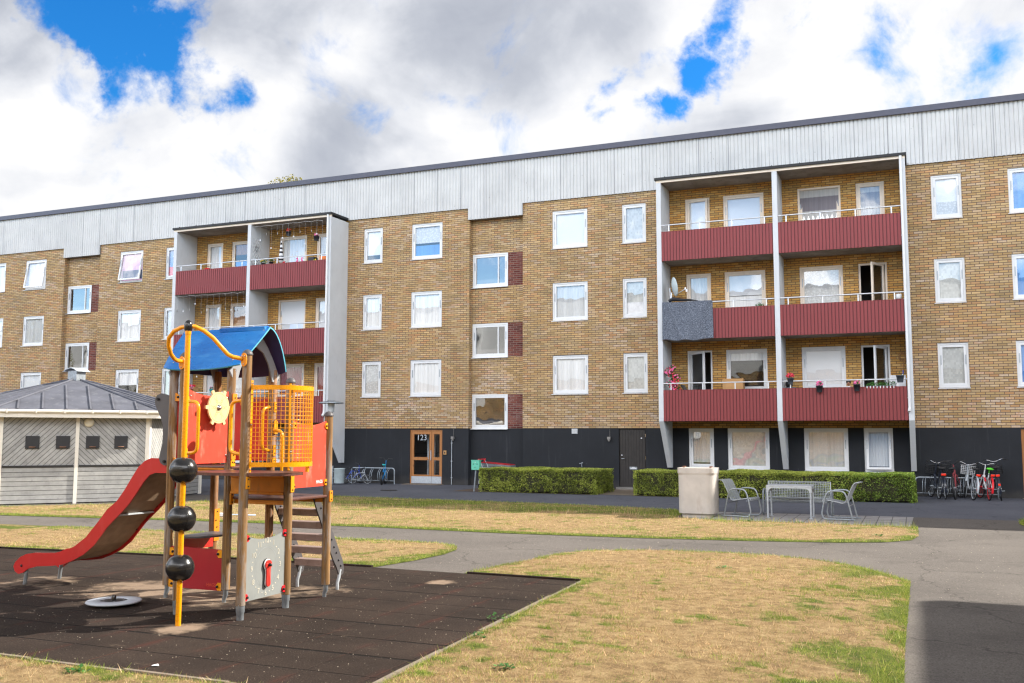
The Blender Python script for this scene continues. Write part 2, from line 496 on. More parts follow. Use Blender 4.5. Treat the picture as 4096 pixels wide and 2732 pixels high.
def glass_mat(name, rough=0.0, tint=(1.0, 1.0, 1.0), wob=0.007, refl=1.0, ior=2.1):
    m, T, p, out = new_mat(name)
    T.n.remove(p)
    tr = T.node('ShaderNodeBsdfTransparent')
    tr.inputs[0].default_value = (*tint, 1)
    gl = T.node('ShaderNodeBsdfGlossy')
    gl.inputs[0].default_value = (0.92 * refl, 0.96 * refl, 1.0 * refl, 1)
    gl.inputs['Roughness'].default_value = rough
    v = T.geo()
    T.put(gl.inputs['Normal'], T.bump(T.noise(v, 0.9, 2.0, 0.5), wob, 1.0))
    # Schlick reflectance, the same from both sides of the thin pane
    ge = T.node('ShaderNodeNewGeometry')
    cs = T.m('ABSOLUTE', T.vm('DOT_PRODUCT', ge.outputs['Incoming'], ge.outputs['Normal'], out=1))
    r0 = ((ior - 1) / (ior + 1)) ** 2
    mx = T.node('ShaderNodeMixShader')
    T.put(mx.inputs[0], T.m('ADD', r0, T.m('MULTIPLY', T.m('POWER', T.m('SUBTRACT', 1.0, cs), 5.0), 1 - r0)))
    T.l.new(tr.outputs[0], mx.inputs[1])
    T.l.new(gl.outputs[0], mx.inputs[2])
    T.l.new(mx.outputs[0], out.inputs[0])


glass_mat('glass')
glass_mat('glass_mirror', ior=2.8, wob=0.010)
glass_mat('glass_soft', ior=1.5)


def curtain_mat(name, col, kind='folds', col2=None):
    m, T, p, out = new_mat(name)
    v = T.geo()
    s = T.sep(v)
    c = col
    if kind == 'blind':
        f = T.m('FRACT', T.m('DIVIDE', s[2], 0.03))
        c = T.mix(T.step(T.m('ABSOLUTE', T.m('SUBTRACT', f, 0.5)), 0.30, 0.48), col, tuple(x * 0.72 for x in col))
    elif kind == 'folds':
        w = T.step(T.noise(T.vm('MULTIPLY', v, (9.0, 1.0, 0.25)), 1.0, 3.0), 0.3, 0.6)
        c = T.mix(w, tuple(x * 0.80 for x in col), col)  # shade of the folds put into the cloth colour as upright streaks
    elif kind == 'lace':
        d = T.voro(v, 16.0)
        c = T.mix(T.step(d, 0.3, 0.55), col, tuple(x * 0.80 for x in col))
    elif kind == 'patch':
        q = T.vm('MULTIPLY', v, (20.0, 1.0, 14.0))
        w = T.white(T.vm('FLOOR', q))
        c = T.mix(w, tuple(x * 0.80 for x in col), col)
    elif kind == 'two':
        c = T.mix(T.m('MULTIPLY', T.step(T.m('SINE', T.m('MULTIPLY', s[2], 7.0)), -0.1, 0.1), 1.0), col, col2)
        w = T.noise(T.vm('MULTIPLY', v, (10.0, 1.0, 0.2)), 1.0, 3.0)
        c = T.mix(1.0, c, T.ramp(w, [(0.2, 0.7), (0.8, 1.1)]), 'MULTIPLY')
    T.put(p.inputs['Base Color'], c)
    p.inputs['Roughness'].default_value = 0.9


curtain_mat('curtain_white', (0.84, 0.84, 0.83))
curtain_mat('blind_white', (0.82, 0.84, 0.86), 'blind')
curtain_mat('lace_grey', (0.68, 0.69, 0.68), 'lace')
curtain_mat('foil_patch', (0.62, 0.63, 0.60), 'patch')
curtain_mat('curtain_pink', (0.62, 0.36, 0.52))
curtain_mat('curtain_blue', (0.10, 0.28, 0.62))
curtain_mat('curtain_brown', (0.40, 0.20, 0.09))
curtain_mat('curtain_wine', (0.28, 0.05, 0.06))
curtain_mat('curtain_band', (0.56, 0.55, 0.53), 'two', (0.24, 0.22, 0.24))
curtain_mat('curtain_grey', (0.60, 0.61, 0.61))


def asphalt_mat(name, a, b, spk=0.5, dark_edge=False):
    m, T, p, out = new_mat(name)
    v = T.geo()
    c = T.ramp(T.noise(v, 0.45, 7.0, 0.6), [(0.3, a), (0.7, b)])
    g = T.noise(v, 55.0, 4.0, 0.8)
    c = T.mix(1.0, c, T.ramp(g, [(0.28, 1 - spk), (0.5, 1.0), (0.72, 1 + spk)]), 'MULTIPLY')
    g2 = T.noise(v, 16.0, 5.0, 0.75)
    c = T.mix(1.0, c, T.ramp(g2, [(0.30, 0.80), (0.5, 1.0), (0.70, 1.20)]), 'MULTIPLY')
    # worn pale tracks and hairline cracks
    crk = T.voro(T.vm('ADD', v, T.vm('SCALE', T.noise(v, 1.4, 5.0, out=1), 0.9)), 0.42, 'DISTANCE_TO_EDGE')
    c = T.mix(T.m('MULTIPLY', T.m('SUBTRACT', 1.0, T.step(crk, 0.002, 0.009)), 0.45), c, tuple(x * 0.3 for x in a))
    st = T.m('SUBTRACT', 1.0, T.step(T.voro(v, 34.0), 0.05, 0.13))
    st = T.m('MULTIPLY', st, T.m('GREATER_THAN', T.white(T.voro(v, 34.0, out='Position')), 0.72))
    c = T.mix(T.m('MULTIPLY', st, 0.8), c, (0.45, 0.42, 0.38))
    pt = T.noise(T.vm('MULTIPLY', v, (0.6, 1.0, 1.0)), 1.4, 6.0, 0.65)
    c = T.mix(T.m('MULTIPLY', T.step(pt, 0.54, 0.68), 0.28), c, tuple(x * 0.55 for x in a))
    T.put(p.inputs['Base Color'], c)
    p.inputs['Roughness'].default_value = 0.85
    p.inputs['Specular IOR Level'].default_value = 0.2
    T.put(p.inputs['Normal'], T.bump(g, 0.7, 0.01))


asphalt_mat('asphalt', (0.112, 0.101, 0.093), (0.165, 0.149, 0.136), 0.65)
asphalt_mat('asphalt_new', (0.088, 0.095, 0.118), (0.120, 0.128, 0.155), 0.3)


def rubber_mat():
    m, T, p, out = new_mat('rubber')
    v = T.geo()
    s = T.sep(v)
    base = T.ramp(T.noise(v, 1.1, 7.0, 0.65), [(0.3, (0.023, 0.0165, 0.0135)), (0.7, (0.048, 0.034, 0.027))])
    g = T.noise(v, 75.0, 4.0, 0.8)
    c = T.mix(1.0, base, T.ramp(g, [(0.30, 0.25), (0.5, 0.95), (0.70, 2.1)]), 'MULTIPLY')
    # joints between the mats: dark gaps one way, rusty lines the other
    wob = T.m('MULTIPLY', T.m('SUBTRACT', T.noise(v, 1.3, 3.0), 0.5), 0.06)
    ky = T.m('ADD', T.m('DIVIDE', T.m('SUBTRACT', s[1], 6.34), 0.59), T.m('ADD', wob, 20.0))
    kx = T.m('ADD', T.m('DIVIDE', T.m('ADD', s[0], 6.74), 0.59), T.m('ADD', T.m('MULTIPLY', wob, 0.7), 40.0))
    fy = T.m('ABSOLUTE', T.m('SUBTRACT', ky, T.m('ROUND', ky)))
    fx = T.m('ABSOLUTE', T.m('SUBTRACT', kx, T.m('ROUND', kx)))
    thick = T.white(T.comb(T.m('ROUND', ky), T.m('FLOOR', T.m('MULTIPLY', kx, 0.25)), 0.0))
    jy = T.m('SUBTRACT', 1.0, T.step(T.m('SUBTRACT', fy, T.m('MULTIPLY', T.m('POWER', thick, 2.0), 0.030)), 0.002, 0.016))
    jx = T.m('SUBTRACT', 1.0, T.step(fx, 0.004, 0.020))
    c = T.mix(T.m('MULTIPLY', T.m('SUBTRACT', 1.0, T.step(fx, 0.02, 0.16)), T.m('MULTIPLY', T.step(T.noise(v, 1.7, 4.0), 0.46, 0.66), 0.30)), c, (0.10, 0.028, 0.021))
    c = T.mix(T.m('MULTIPLY', jx, T.m('MULTIPLY', T.step(T.noise(v, 1.9, 4.0), 0.42, 0.68), 0.42)), c, (0.15, 0.055, 0.035))
    c = T.mix(T.m('MULTIPLY', jy, 0.9), c, (0.008, 0.007, 0.007))
    # blown sand, thickest round the posts and at the foot of the slide
    sand = None
    for x, y, r, w in ((-8.2, 8.85, 1.35, 1.0), (-7.2, 8.9, 1.2, 1.0), (-6.35, 7.2, 0.42, 0.9), (-9.9, 8.75, 0.9, 0.75), (-5.42, 10.7, 0.32, 0.9), (-6.5, 9.55, 0.7, 0.75)):
        dd = T.vm('DISTANCE', T.vm('MULTIPLY', v, (1, 1, 0)), (x, y, 0), out=1)
        q = T.m('MULTIPLY', T.m('SUBTRACT', 1.0, T.step(dd, r * 0.25, r)), w)
        sand = q if sand is None else T.m('MAXIMUM', sand, q)
    sn = T.noise(v, 2.6, 9.0, 0.7)
    sand = T.step(T.m('ADD', sand, T.m('MULTIPLY', T.m('SUBTRACT', sn, 0.5), 2.6)), 0.42, 1.05)
    thin = T.m('MULTIPLY', T.step(T.noise(T.vm('MULTIPLY', v, (0.7, 1.6, 1.0)), 2.2, 8.0, 0.72), 0.60, 0.74), 0.28)
    sand = T.m('MAXIMUM', sand, thin)
    sc = T.mix(g, (0.24, 0.17, 0.12), (0.42, 0.32, 0.235))
    c = T.mix(T.m('MULTIPLY', sand, 0.85), c, sc)
    grit = T.voro(v, 46.0)
    gp = T.white(T.voro(v, 46.0, out='Position'))
    gm = T.m('MULTIPLY', T.m('SUBTRACT', 1.0, T.step(grit, 0.08, 0.17)), T.m('GREATER_THAN', gp, 0.78))
    c = T.mix(T.m('MULTIPLY', gm, 0.65), c, (0.42, 0.36, 0.29))
    T.put(p.inputs['Base Color'], c)
    p.inputs['Roughness'].default_value = 0.95
    p.inputs['Specular IOR Level'].default_value = 0.15
    h = T.m('ADD', g, T.m('MULTIPLY', T.m('MAXIMUM', jy, jx), -1.5))
    T.put(p.inputs['Normal'], T.bump(h, 0.8, 0.012))


rubber_mat()


def lawn_mat():
    """dry turf; how green it is comes from the mesh attribute 'green'"""
    m, T, p, out = new_mat('lawn')
    v = T.geo()
    at = T.node('ShaderNodeAttribute', attribute_name='green').outputs['Fac']
    n1 = T.noise(v, 7.0, 8.0, 0.7)
    n2 = T.noise(v, 42.0, 5.0, 0.8)
    dry = T.ramp(n1, [(0.28, (0.17, 0.11, 0.055)), (0.5, (0.35, 0.24, 0.12)), (0.72, (0.52, 0.39, 0.205))])
    grn = T.ramp(n1, [(0.28, (0.045, 0.065, 0.012)), (0.5, (0.12, 0.155, 0.028)), (0.72, (0.25, 0.27, 0.06))])
    g = T.step(T.m('ADD', at, T.m('MULTIPLY', T.m('SUBTRACT', T.noise(v, 13.0, 7.0, 0.75), 0.5), 1.5)), 0.38, 0.80)
    c = T.mix(g, dry, grn)
    c = T.mix(1.0, c, T.ramp(n2, [(0.28, 0.45), (0.5, 0.95), (0.72, 1.35)]), 'MULTIPLY')
    T.put(p.inputs['Base Color'], c)
    p.inputs['Roughness'].default_value = 0.95
    p.inputs['Specular IOR Level'].default_value = 0.15
    T.put(p.inputs['Normal'], T.bump(n2, 1.0, 0.03))


lawn_mat()


def blade_mat():
    m, T, p, out = new_mat('blades')
    a = T.node('ShaderNodeAttribute', attribute_name='tint').outputs['Color']
    tl = T.node('ShaderNodeBsdfTranslucent')
    T.put(tl.inputs[0], a)
    T.put(p.inputs['Base Color'], a)
    p.inputs['Roughness'].default_value = 0.6
    p.inputs['Specular IOR Level'].default_value = 0.25
    mx = T.node('ShaderNodeMixShader')
    mx.inputs[0].default_value = 0.35
    T.l.new(p.outputs[0], mx.inputs[1])
    T.l.new(tl.outputs[0], mx.inputs[2])
    T.l.new(mx.outputs[0], out.inputs[0])


blade_mat()


def blanket_mat():
    m, T, p, out = new_mat('blanket_felt')
    v = T.geo()
    n = T.noise(v, 38.0, 3.0, 0.75)
    c = T.ramp(n, [(0.30, (0.022, 0.028, 0.042)), (0.5, (0.105, 0.12, 0.155)), (0.68, (0.28, 0.31, 0.37))])
    c = T.mix(T.m('SUBTRACT', 1.0, T.step(T.voro(v, 9.0), 0.03, 0.08)), c, (0.7, 0.72, 0.75))
    T.put(p.inputs['Base Color'], c)
    p.inputs['Roughness'].default_value = 0.95


blanket_mat()


def paving_mat():
    m, T, p, out = new_mat('paving_slabs')
    v = T.geo()
    s = T.sep(v)
    ky = T.m('DIVIDE', s[1], 0.28)
    kx = T.m('ADD', T.m('DIVIDE', s[0], 0.28), 30.0)
    fx = T.m('ABSOLUTE', T.m('SUBTRACT', kx, T.m('ROUND', kx)))
    fy = T.m('ABSOLUTE', T.m('SUBTRACT', ky, T.m('ROUND', ky)))
    j = T.m('SUBTRACT', 1.0, T.step(T.m('MINIMUM', fx, fy), 0.01, 0.05))
    c = T.ramp(T.noise(v, 3.0, 6.0), [(0.3, (0.27, 0.26, 0.27)), (0.7, (0.38, 0.37, 0.37))])
    c = T.mix(1.0, c, T.ramp(T.white(T.comb(T.m('ROUND', kx), T.m('ROUND', ky), 0.0)), [(0, 0.88), (1, 1.1)]), 'MULTIPLY')
    c = T.mix(T.m('MULTIPLY', j, 0.85), c, (0.06, 0.055, 0.05))
    T.put(p.inputs['Base Color'], c)
    p.inputs['Roughness'].default_value = 0.85
    T.put(p.inputs['Normal'], T.bump(T.m('SUBTRACT', 1.0, j), 0.6, 0.008))


paving_mat()


def leaf_mat(name, a, b, c3):
    m, T, p, out = new_mat(name)
    gi = T.node('ShaderNodeAttribute', attribute_name='leaf').outputs['Fac']
    c = T.ramp(gi, [(0.0, a), (0.5, b), (1.0, c3)])
    T.put(p.inputs['Base Color'], c)
    p.inputs['Roughness'].default_value = 0.5
    tl = T.node('ShaderNodeBsdfTranslucent')
    T.put(tl.inputs[0], c)
    mx = T.node('ShaderNodeMixShader')
    mx.inputs[0].default_value = 0.3
    T.l.new(p.outputs[0], mx.inputs[1])
    T.l.new(tl.outputs[0], mx.inputs[2])
    T.l.new(mx.outputs[0], out.inputs[0])


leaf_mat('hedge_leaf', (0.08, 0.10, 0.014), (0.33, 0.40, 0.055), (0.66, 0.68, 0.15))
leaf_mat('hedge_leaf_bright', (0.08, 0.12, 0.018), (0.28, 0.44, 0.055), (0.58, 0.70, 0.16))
leaf_mat('tree_leaf', (0.10, 0.10, 0.01), (0.25, 0.22, 0.02), (0.50, 0.42, 0.05))
leaf_mat('plant_leaf', (0.02, 0.08, 0.015), (0.05, 0.17, 0.03), (0.12, 0.30, 0.06))
plain('bark', (0.10, 0.075, 0.055), 0.9, scale=8.0, var=0.4, bump=0.8)
plain('twig_core', (0.030, 0.030, 0.012), 0.95, var=0.3)
plain('teal_edge', (0.10, 0.42, 0.55), 0.5)
plain('roof_under', (0.035, 0.03, 0.12), 0.5)  # shade below the blue sheets put into the colour
plain('grey_light', (0.30, 0.31, 0.33), 0.5)
plain('clock_pale', (0.50, 0.54, 0.60), 0.45, var=0.06)
plain('rusty', (0.30, 0.15, 0.09), 0.8)
plain('kiosk_cream', (0.72, 0.66, 0.52), 0.5)
plain('perforated', (0.42, 0.50, 0.52), 0.5, metal=0.2)
plain('pale_blue', (0.45, 0.55, 0.72), 0.4)
plain('dish_grey', (0.52, 0.60, 0.62), 0.45)
plain('navy_black', (0.010, 0.011, 0.016), 0.7)
plain('grit', (0.42, 0.36, 0.29), 0.9, var=0.3, scale=3.0)

# ------------------------------------------------------------------ mesh helpers
ORG = {}


def V(*a):
    return Vector(a)


class MB:
    """collects shapes and links them as ONE mesh object"""
    def __init__(self):
        self.v = []
        self.f = []
        self.s = []
        self.mi = []
        self.M = None
        self.cur = 0

    def add(self, vs, fs, smooth=False):
        b = len(self.v)
        if self.M is not None:
            vs = [self.M @ Vector(p) for p in vs]
        self.v.extend([tuple(p) for p in vs])
        for f in fs:
            self.f.append([i + b for i in f])
            self.s.append(smooth)
            self.mi.append(self.cur)
        return self

    def box(self, x0, x1, y0, y1, z0, z1):
        vs = [(x, y, z) for z in (z0, z1) for y in (y0, y1) for x in (x0, x1)]
        return self.add(vs, [(0, 2, 3, 1), (4, 5, 7, 6), (0, 1, 5, 4), (2, 6, 7, 3), (0, 4, 6, 2), (1, 3, 7, 5)])

    def bbox(self, x0, x1, y0, y1, z0, z1, b=0.006):
        """box with chamfered edges"""
        bm = bmesh.new()
        bmesh.ops.create_cube(bm, size=1.0)
        for v in bm.verts:
            v.co = Vector(((x0 + x1) / 2 + v.co.x * (x1 - x0), (y0 + y1) / 2 + v.co.y * (y1 - y0), (z0 + z1) / 2 + v.co.z * (z1 - z0)))
        bmesh.ops.bevel(bm, geom=bm.edges[:], offset=b, segments=2, affect='EDGES', profile=0.6)
        return self.addbm(bm)

    def addbm(self, bm, smooth=False):
        bm.verts.index_update()
        vs = [v.co.copy() for v in bm.verts]
        fs = [[v.index for v in f.verts] for f in bm.faces]
        bm.free()
        return self.add(vs, fs, smooth)

    def quad(self, a, b, c, d):
        return self.add([a, b, c, d], [(0, 1, 2, 3)])

    def prism(self, pts, axis, a0, a1):
        """outline pts extruded along an axis; for 'y' pts are (x,z), for 'x' (y,z), for 'z' (x,y)"""
        n = len(pts)

        def mk(p, a):
            return {'y': (p[0], a, p[1]), 'x': (a, p[0], p[1]), 'z': (p[0], p[1], a)}[axis]
        vs = [mk(p, a0) for p in pts] + [mk(p, a1) for p in pts]
        area = sum(pts[i][0] * pts[(i + 1) % n][1] - pts[(i + 1) % n][0] * pts[i][1] for i in range(n))
        side = [(i, (i + 1) % n, n + (i + 1) % n, n + i) for i in range(n)]
        fs = [tuple(range(n))[::-1], tuple(range(n, 2 * n))] + side
        flip = (area < 0) ^ (a1 < a0) ^ (axis == 'y')
        if flip:
            fs = [f[::-1] for f in fs]
        return self.add(vs, fs)

    def tube(self, pts, r, n=8, closed=False, caps=True, smooth=True):
        P = [Vector(p) for p in pts]
        m = len(P)
        rad = r if isinstance(r, (list, tuple)) else [r] * m
        tang = []
        for i in range(m):
            a = P[(i - 1) % m] if (closed or i > 0) else P[i]
            b = P[(i + 1) % m] if (closed or i < m - 1) else P[i]
            t = (b - a)
            tang.append(t.normalized() if t.length > 1e-9 else Vector((0, 0, 1)))
        up = Vector((0, 0, 1)) if abs(tang[0].z) < 0.9 else Vector((1, 0, 0))
        u = tang[0].cross(up).normalized()
        vs = []
        for i in range(m):
            if i:
                u = (u - tang[i] * u.dot(tang[i]))
                if u.length < 1e-6:
                    u = tang[i].orthogonal()
                u.normalize()
            w = tang[i].cross(u).normalized()
            for k in range(n):
                a = 2 * PI * k / n
                vs.append(P[i] + (u * math.cos(a) + w * math.sin(a)) * rad[i])
        fs = []
        for i in range(m if closed else m - 1):
            j = (i + 1) % m
            for k in range(n):
                q = (k + 1) % n
                fs.append((i * n + k, i * n + q, j * n + q, j * n + k))
        self.add(vs, fs, smooth)
        if caps and not closed:
            self.add(vs[:n], [tuple(range(n))[::-1]])
            self.add(vs[-n:], [tuple(range(n))])
        return self

    def lathe(self, prof, c=(0, 0, 0), n=20, smooth=True, axis='z'):
        """prof: list of (r, h) going up"""
        vs = []
        for r, h in prof:
            for k in range(n):
                a = 2 * PI * k / n
                p = (r * math.cos(a), r * math.sin(a), h)
                if axis == 'x':
                    p = (p[2], p[0], p[1])
                elif axis == 'y':
                    p = (p[1], p[2], p[0])
                vs.append((c[0] + p[0], c[1] + p[1], c[2] + p[2]))
        fs = []
        for i in range(len(prof) - 1):
            for k in range(n):
                q = (k + 1) % n
                fs.append((i * n + k, i * n + q, (i + 1) * n + q, (i + 1) * n + k))
        self.add(vs, fs, smooth)
        if prof[0][0] > 1e-5:
            self.add(vs[:n], [tuple(range(n))[::-1]])
        if prof[-1][0] > 1e-5:
            self.add(vs[-n:], [tuple(range(n))])
        return self

    def ball(self, c, r, n=16, m=10, sq=(1, 1, 1)):
        prof = [(max(1e-6, math.sin(PI * i / m)) , -math.cos(PI * i / m)) for i in range(m + 1)]
        vs = []
        for a, h in prof:
            for k in range(n):
                t = 2 * PI * k / n
                vs.append((c[0] + r * sq[0] * a * math.cos(t), c[1] + r * sq[1] * a * math.sin(t), c[2] + r * sq[2] * h))
        fs = []
        for i in range(m):
            for k in range(n):
                q = (k + 1) % n
                fs.append((i * n + k, i * n + q, (i + 1) * n + q, (i + 1) * n + k))
        return self.add(vs, fs, True)

    def build(self, name, mats, parent=None, uv=False):
        me = bpy.data.meshes.new(name)
        org = ORG.get(parent.name, V(0, 0, 0)) if parent else V(0, 0, 0)
        arr = np.array(self.v, dtype=np.float64).reshape(-1, 3) - np.array(org)
        me.from_pydata(arr.tolist(), [], self.f)
        if isinstance(mats, str):
            mats = [mats]
        for mm in mats:
            me.materials.append(MATS[mm])
        me.polygons.foreach_set('use_smooth', self.s)
        if len(mats) > 1:
            me.polygons.foreach_set('material_index', self.mi)
        if uv:
            lay = me.uv_layers.new(name='UVMap')
            for p in me.polygons:
                nx, ny, nz = (abs(c) for c in p.normal)
                for li in p.loop_indices:
                    q = self.v[me.loops[li].vertex_index]
                    if ny >= nx and ny >= nz:
                        lay.data[li].uv = (q[0], q[2])
                    elif nx >= nz:
                        lay.data[li].uv = (q[1] + 0.13, q[2])
                    else:
                        lay.data[li].uv = (q[0], q[1])
        me.validate()
        me.update()
        o = bpy.data.objects.new(name, me)
        COL.objects.link(o)
        if parent:
            o.parent = parent
            ORG[o.name] = org
        return o


def smooth_by_angle(o, deg=35):
    pass


def tag(o, label=None, cat=None, group=None, kind=None):
    if label:
        o['label'] = label
    if cat:
        o['category'] = cat
    if group:
        o['group'] = group
    if kind:
        o['kind'] = kind
    return o


def thing(name, label, cat, loc=(0, 0, 0), group=None, local=False):
    """Empty at the thing's base; children are authored in world coordinates unless local"""
    o = bpy.data.objects.new(name, None)
    COL.objects.link(o)
    o.location = loc
    o.empty_display_size = 0.2
    tag(o, label, cat, group)
    ORG[o.name] = V(0, 0, 0) if local else V(*loc)
    return o


def copy_tree(o, parent=None):
    c = o.copy()
    COL.objects.link(c)
    c.parent = parent
    for ch in [x for x in o.children]:
        copy_tree(ch, c)
    return c


def text_mesh(mb, txt, size, M, depth=0.003, font_scale_x=1.0, weight=0.0):
    """lettering as flat extruded shapes, M places it (text lies in XY, reads along X)"""
    cu = bpy.data.curves.new('t', 'FONT')
    cu.body = txt
    cu.size = size
    cu.extrude = depth / 2
    cu.offset = weight
    cu.align_x = 'CENTER'
    cu.align_y = 'CENTER'
    cu.resolution_u = 3
    ob = bpy.data.objects.new('t', cu)
    COL.objects.link(ob)
    dg = bpy.context.evaluated_depsgraph_get()
    me = bpy.data.meshes.new_from_object(ob.evaluated_get(dg))
    vs = [M @ Vector((v.co.x * font_scale_x, v.co.y, v.co.z)) for v in me.vertices]
    fs = [list(p.vertices) for p in me.polygons]
    mb.add(vs, fs)
    bpy.data.objects.remove(ob)
    bpy.data.curves.remove(cu)
    bpy.data.meshes.remove(me)


def arc(c, r, a0, a1, n=8, plane='xz'):
    out = []
    for i in range(n + 1):
        a = R(a0 + (a1 - a0) * i / n)
        p, q = c[0] + r * math.cos(a), c[1] + r * math.sin(a)
        out.append((p, q))
    return out


def fillet(pts, r, n=5):
    """round the corners of an open 3-D polyline"""
    P = [Vector(p) for p in pts]
    out = [P[0]]
    for i in range(1, len(P) - 1):
        a, b, c = P[i - 1], P[i], P[i + 1]
        d1, d2 = (a - b), (c - b)
        k = min(r, d1.length * 0.49, d2.length * 0.49)
        p1, p2 = b + d1.normalized() * k, b + d2.normalized() * k
        for j in range(n + 1):
            t = j / n
            out.append(p1 * (1 - t) ** 2 + b * 2 * t * (1 - t) + p2 * t ** 2)
    out.append(P[-1])
    return out


# value noise for numpy arrays
_perm = np.random.default_rng(3).random((256, 256))


def vnoise(x, y):
    xi, yi = np.floor(x).astype(int), np.floor(y).astype(int)
    fx, fy = x - xi, y - yi
    fx, fy = fx * fx * (3 - 2 * fx), fy * fy * (3 - 2 * fy)
    g = lambda a, b: _perm[a % 256, b % 256]
    return (g(xi, yi) * (1 - fx) + g(xi + 1, yi) * fx) * (1 - fy) + (g(xi, yi + 1) * (1 - fx) + g(xi + 1, yi + 1) * fx) * fy


def fbm(x, y, oct=4):
    s, a, t = 0, 0.5, 0
    for i in range(oct):
        s = s + a * vnoise(x * 2 ** i + 17 * i, y * 2 ** i + 31 * i)
        t += a
        a *= 0.5
    return s / t


# ------------------------------------------------------------------ the apartment block
FY = 31.5           # plane of the house front
PER = 20.13         # the front repeats with this period
ROWS = [(8.39, 9.74), (5.81, 7.155), (3.24, 4.585)]
BAYROWS = [(7.20, 8.43), (4.62, 5.85), (2.04, 3.27)]
house = thing('apartment_building', 'long four-storey yellow brick apartment block with burgundy balconies and grey corrugated top band', 'building', (-15, FY, 0))


def wall(parent, name, mat, x0, x1, z0, z1, y, holes, depth=0.13):
    mb = MB()
    xs = sorted({x0, x1, *[c for h in holes for c in (h[0], h[1]) if x0 < c < x1]})
    zs = sorted({z0, z1, *[c for h in holes for c in (h[2], h[3]) if z0 < c < z1]})
    for i in range(len(xs) - 1):
        for j in range(len(zs) - 1):
            cx, cz = (xs[i] + xs[i + 1]) / 2, (zs[j] + zs[j + 1]) / 2
            if any(h[0] < cx < h[1] and h[2] < cz < h[3] for h in holes):
                continue
            mb.quad((xs[i], y, zs[j]), (xs[i + 1], y, zs[j]), (xs[i + 1], y, zs[j + 1]), (xs[i], y, zs[j + 1]))
    for a, b, c, d in holes:
        c2, d2 = max(c, z0), min(d, z1)
        mb.quad((a, y, c2), (a, y, d2), (a, y + depth, d2), (a, y + depth, c2))
        mb.quad((b, y, d2), (b, y, c2), (b, y + depth, c2), (b, y + depth, d2))
        if d <= z1:
            mb.quad((a, y, d), (b, y, d), (b, y + depth, d), (a, y + depth, d))
        if c >= z0:
            mb.quad((b, y, c), (a, y, c), (a, y + depth, c), (b, y + depth, c))
    return mb.build(name, mat, parent, uv=True)


def ring(mb, x0, x1, z0, z1, w, y0, y1):
    mb.box(x0, x1, y0, y1, z1 - w, z1)
    mb.box(x0, x1, y0, y1, z0, z0 + w)
    mb.box(x0, x0 + w, y0, y1, z0 + w, z1 - w)
    mb.box(x1 - w, x1, y0, y1, z0 + w, z1 - w)


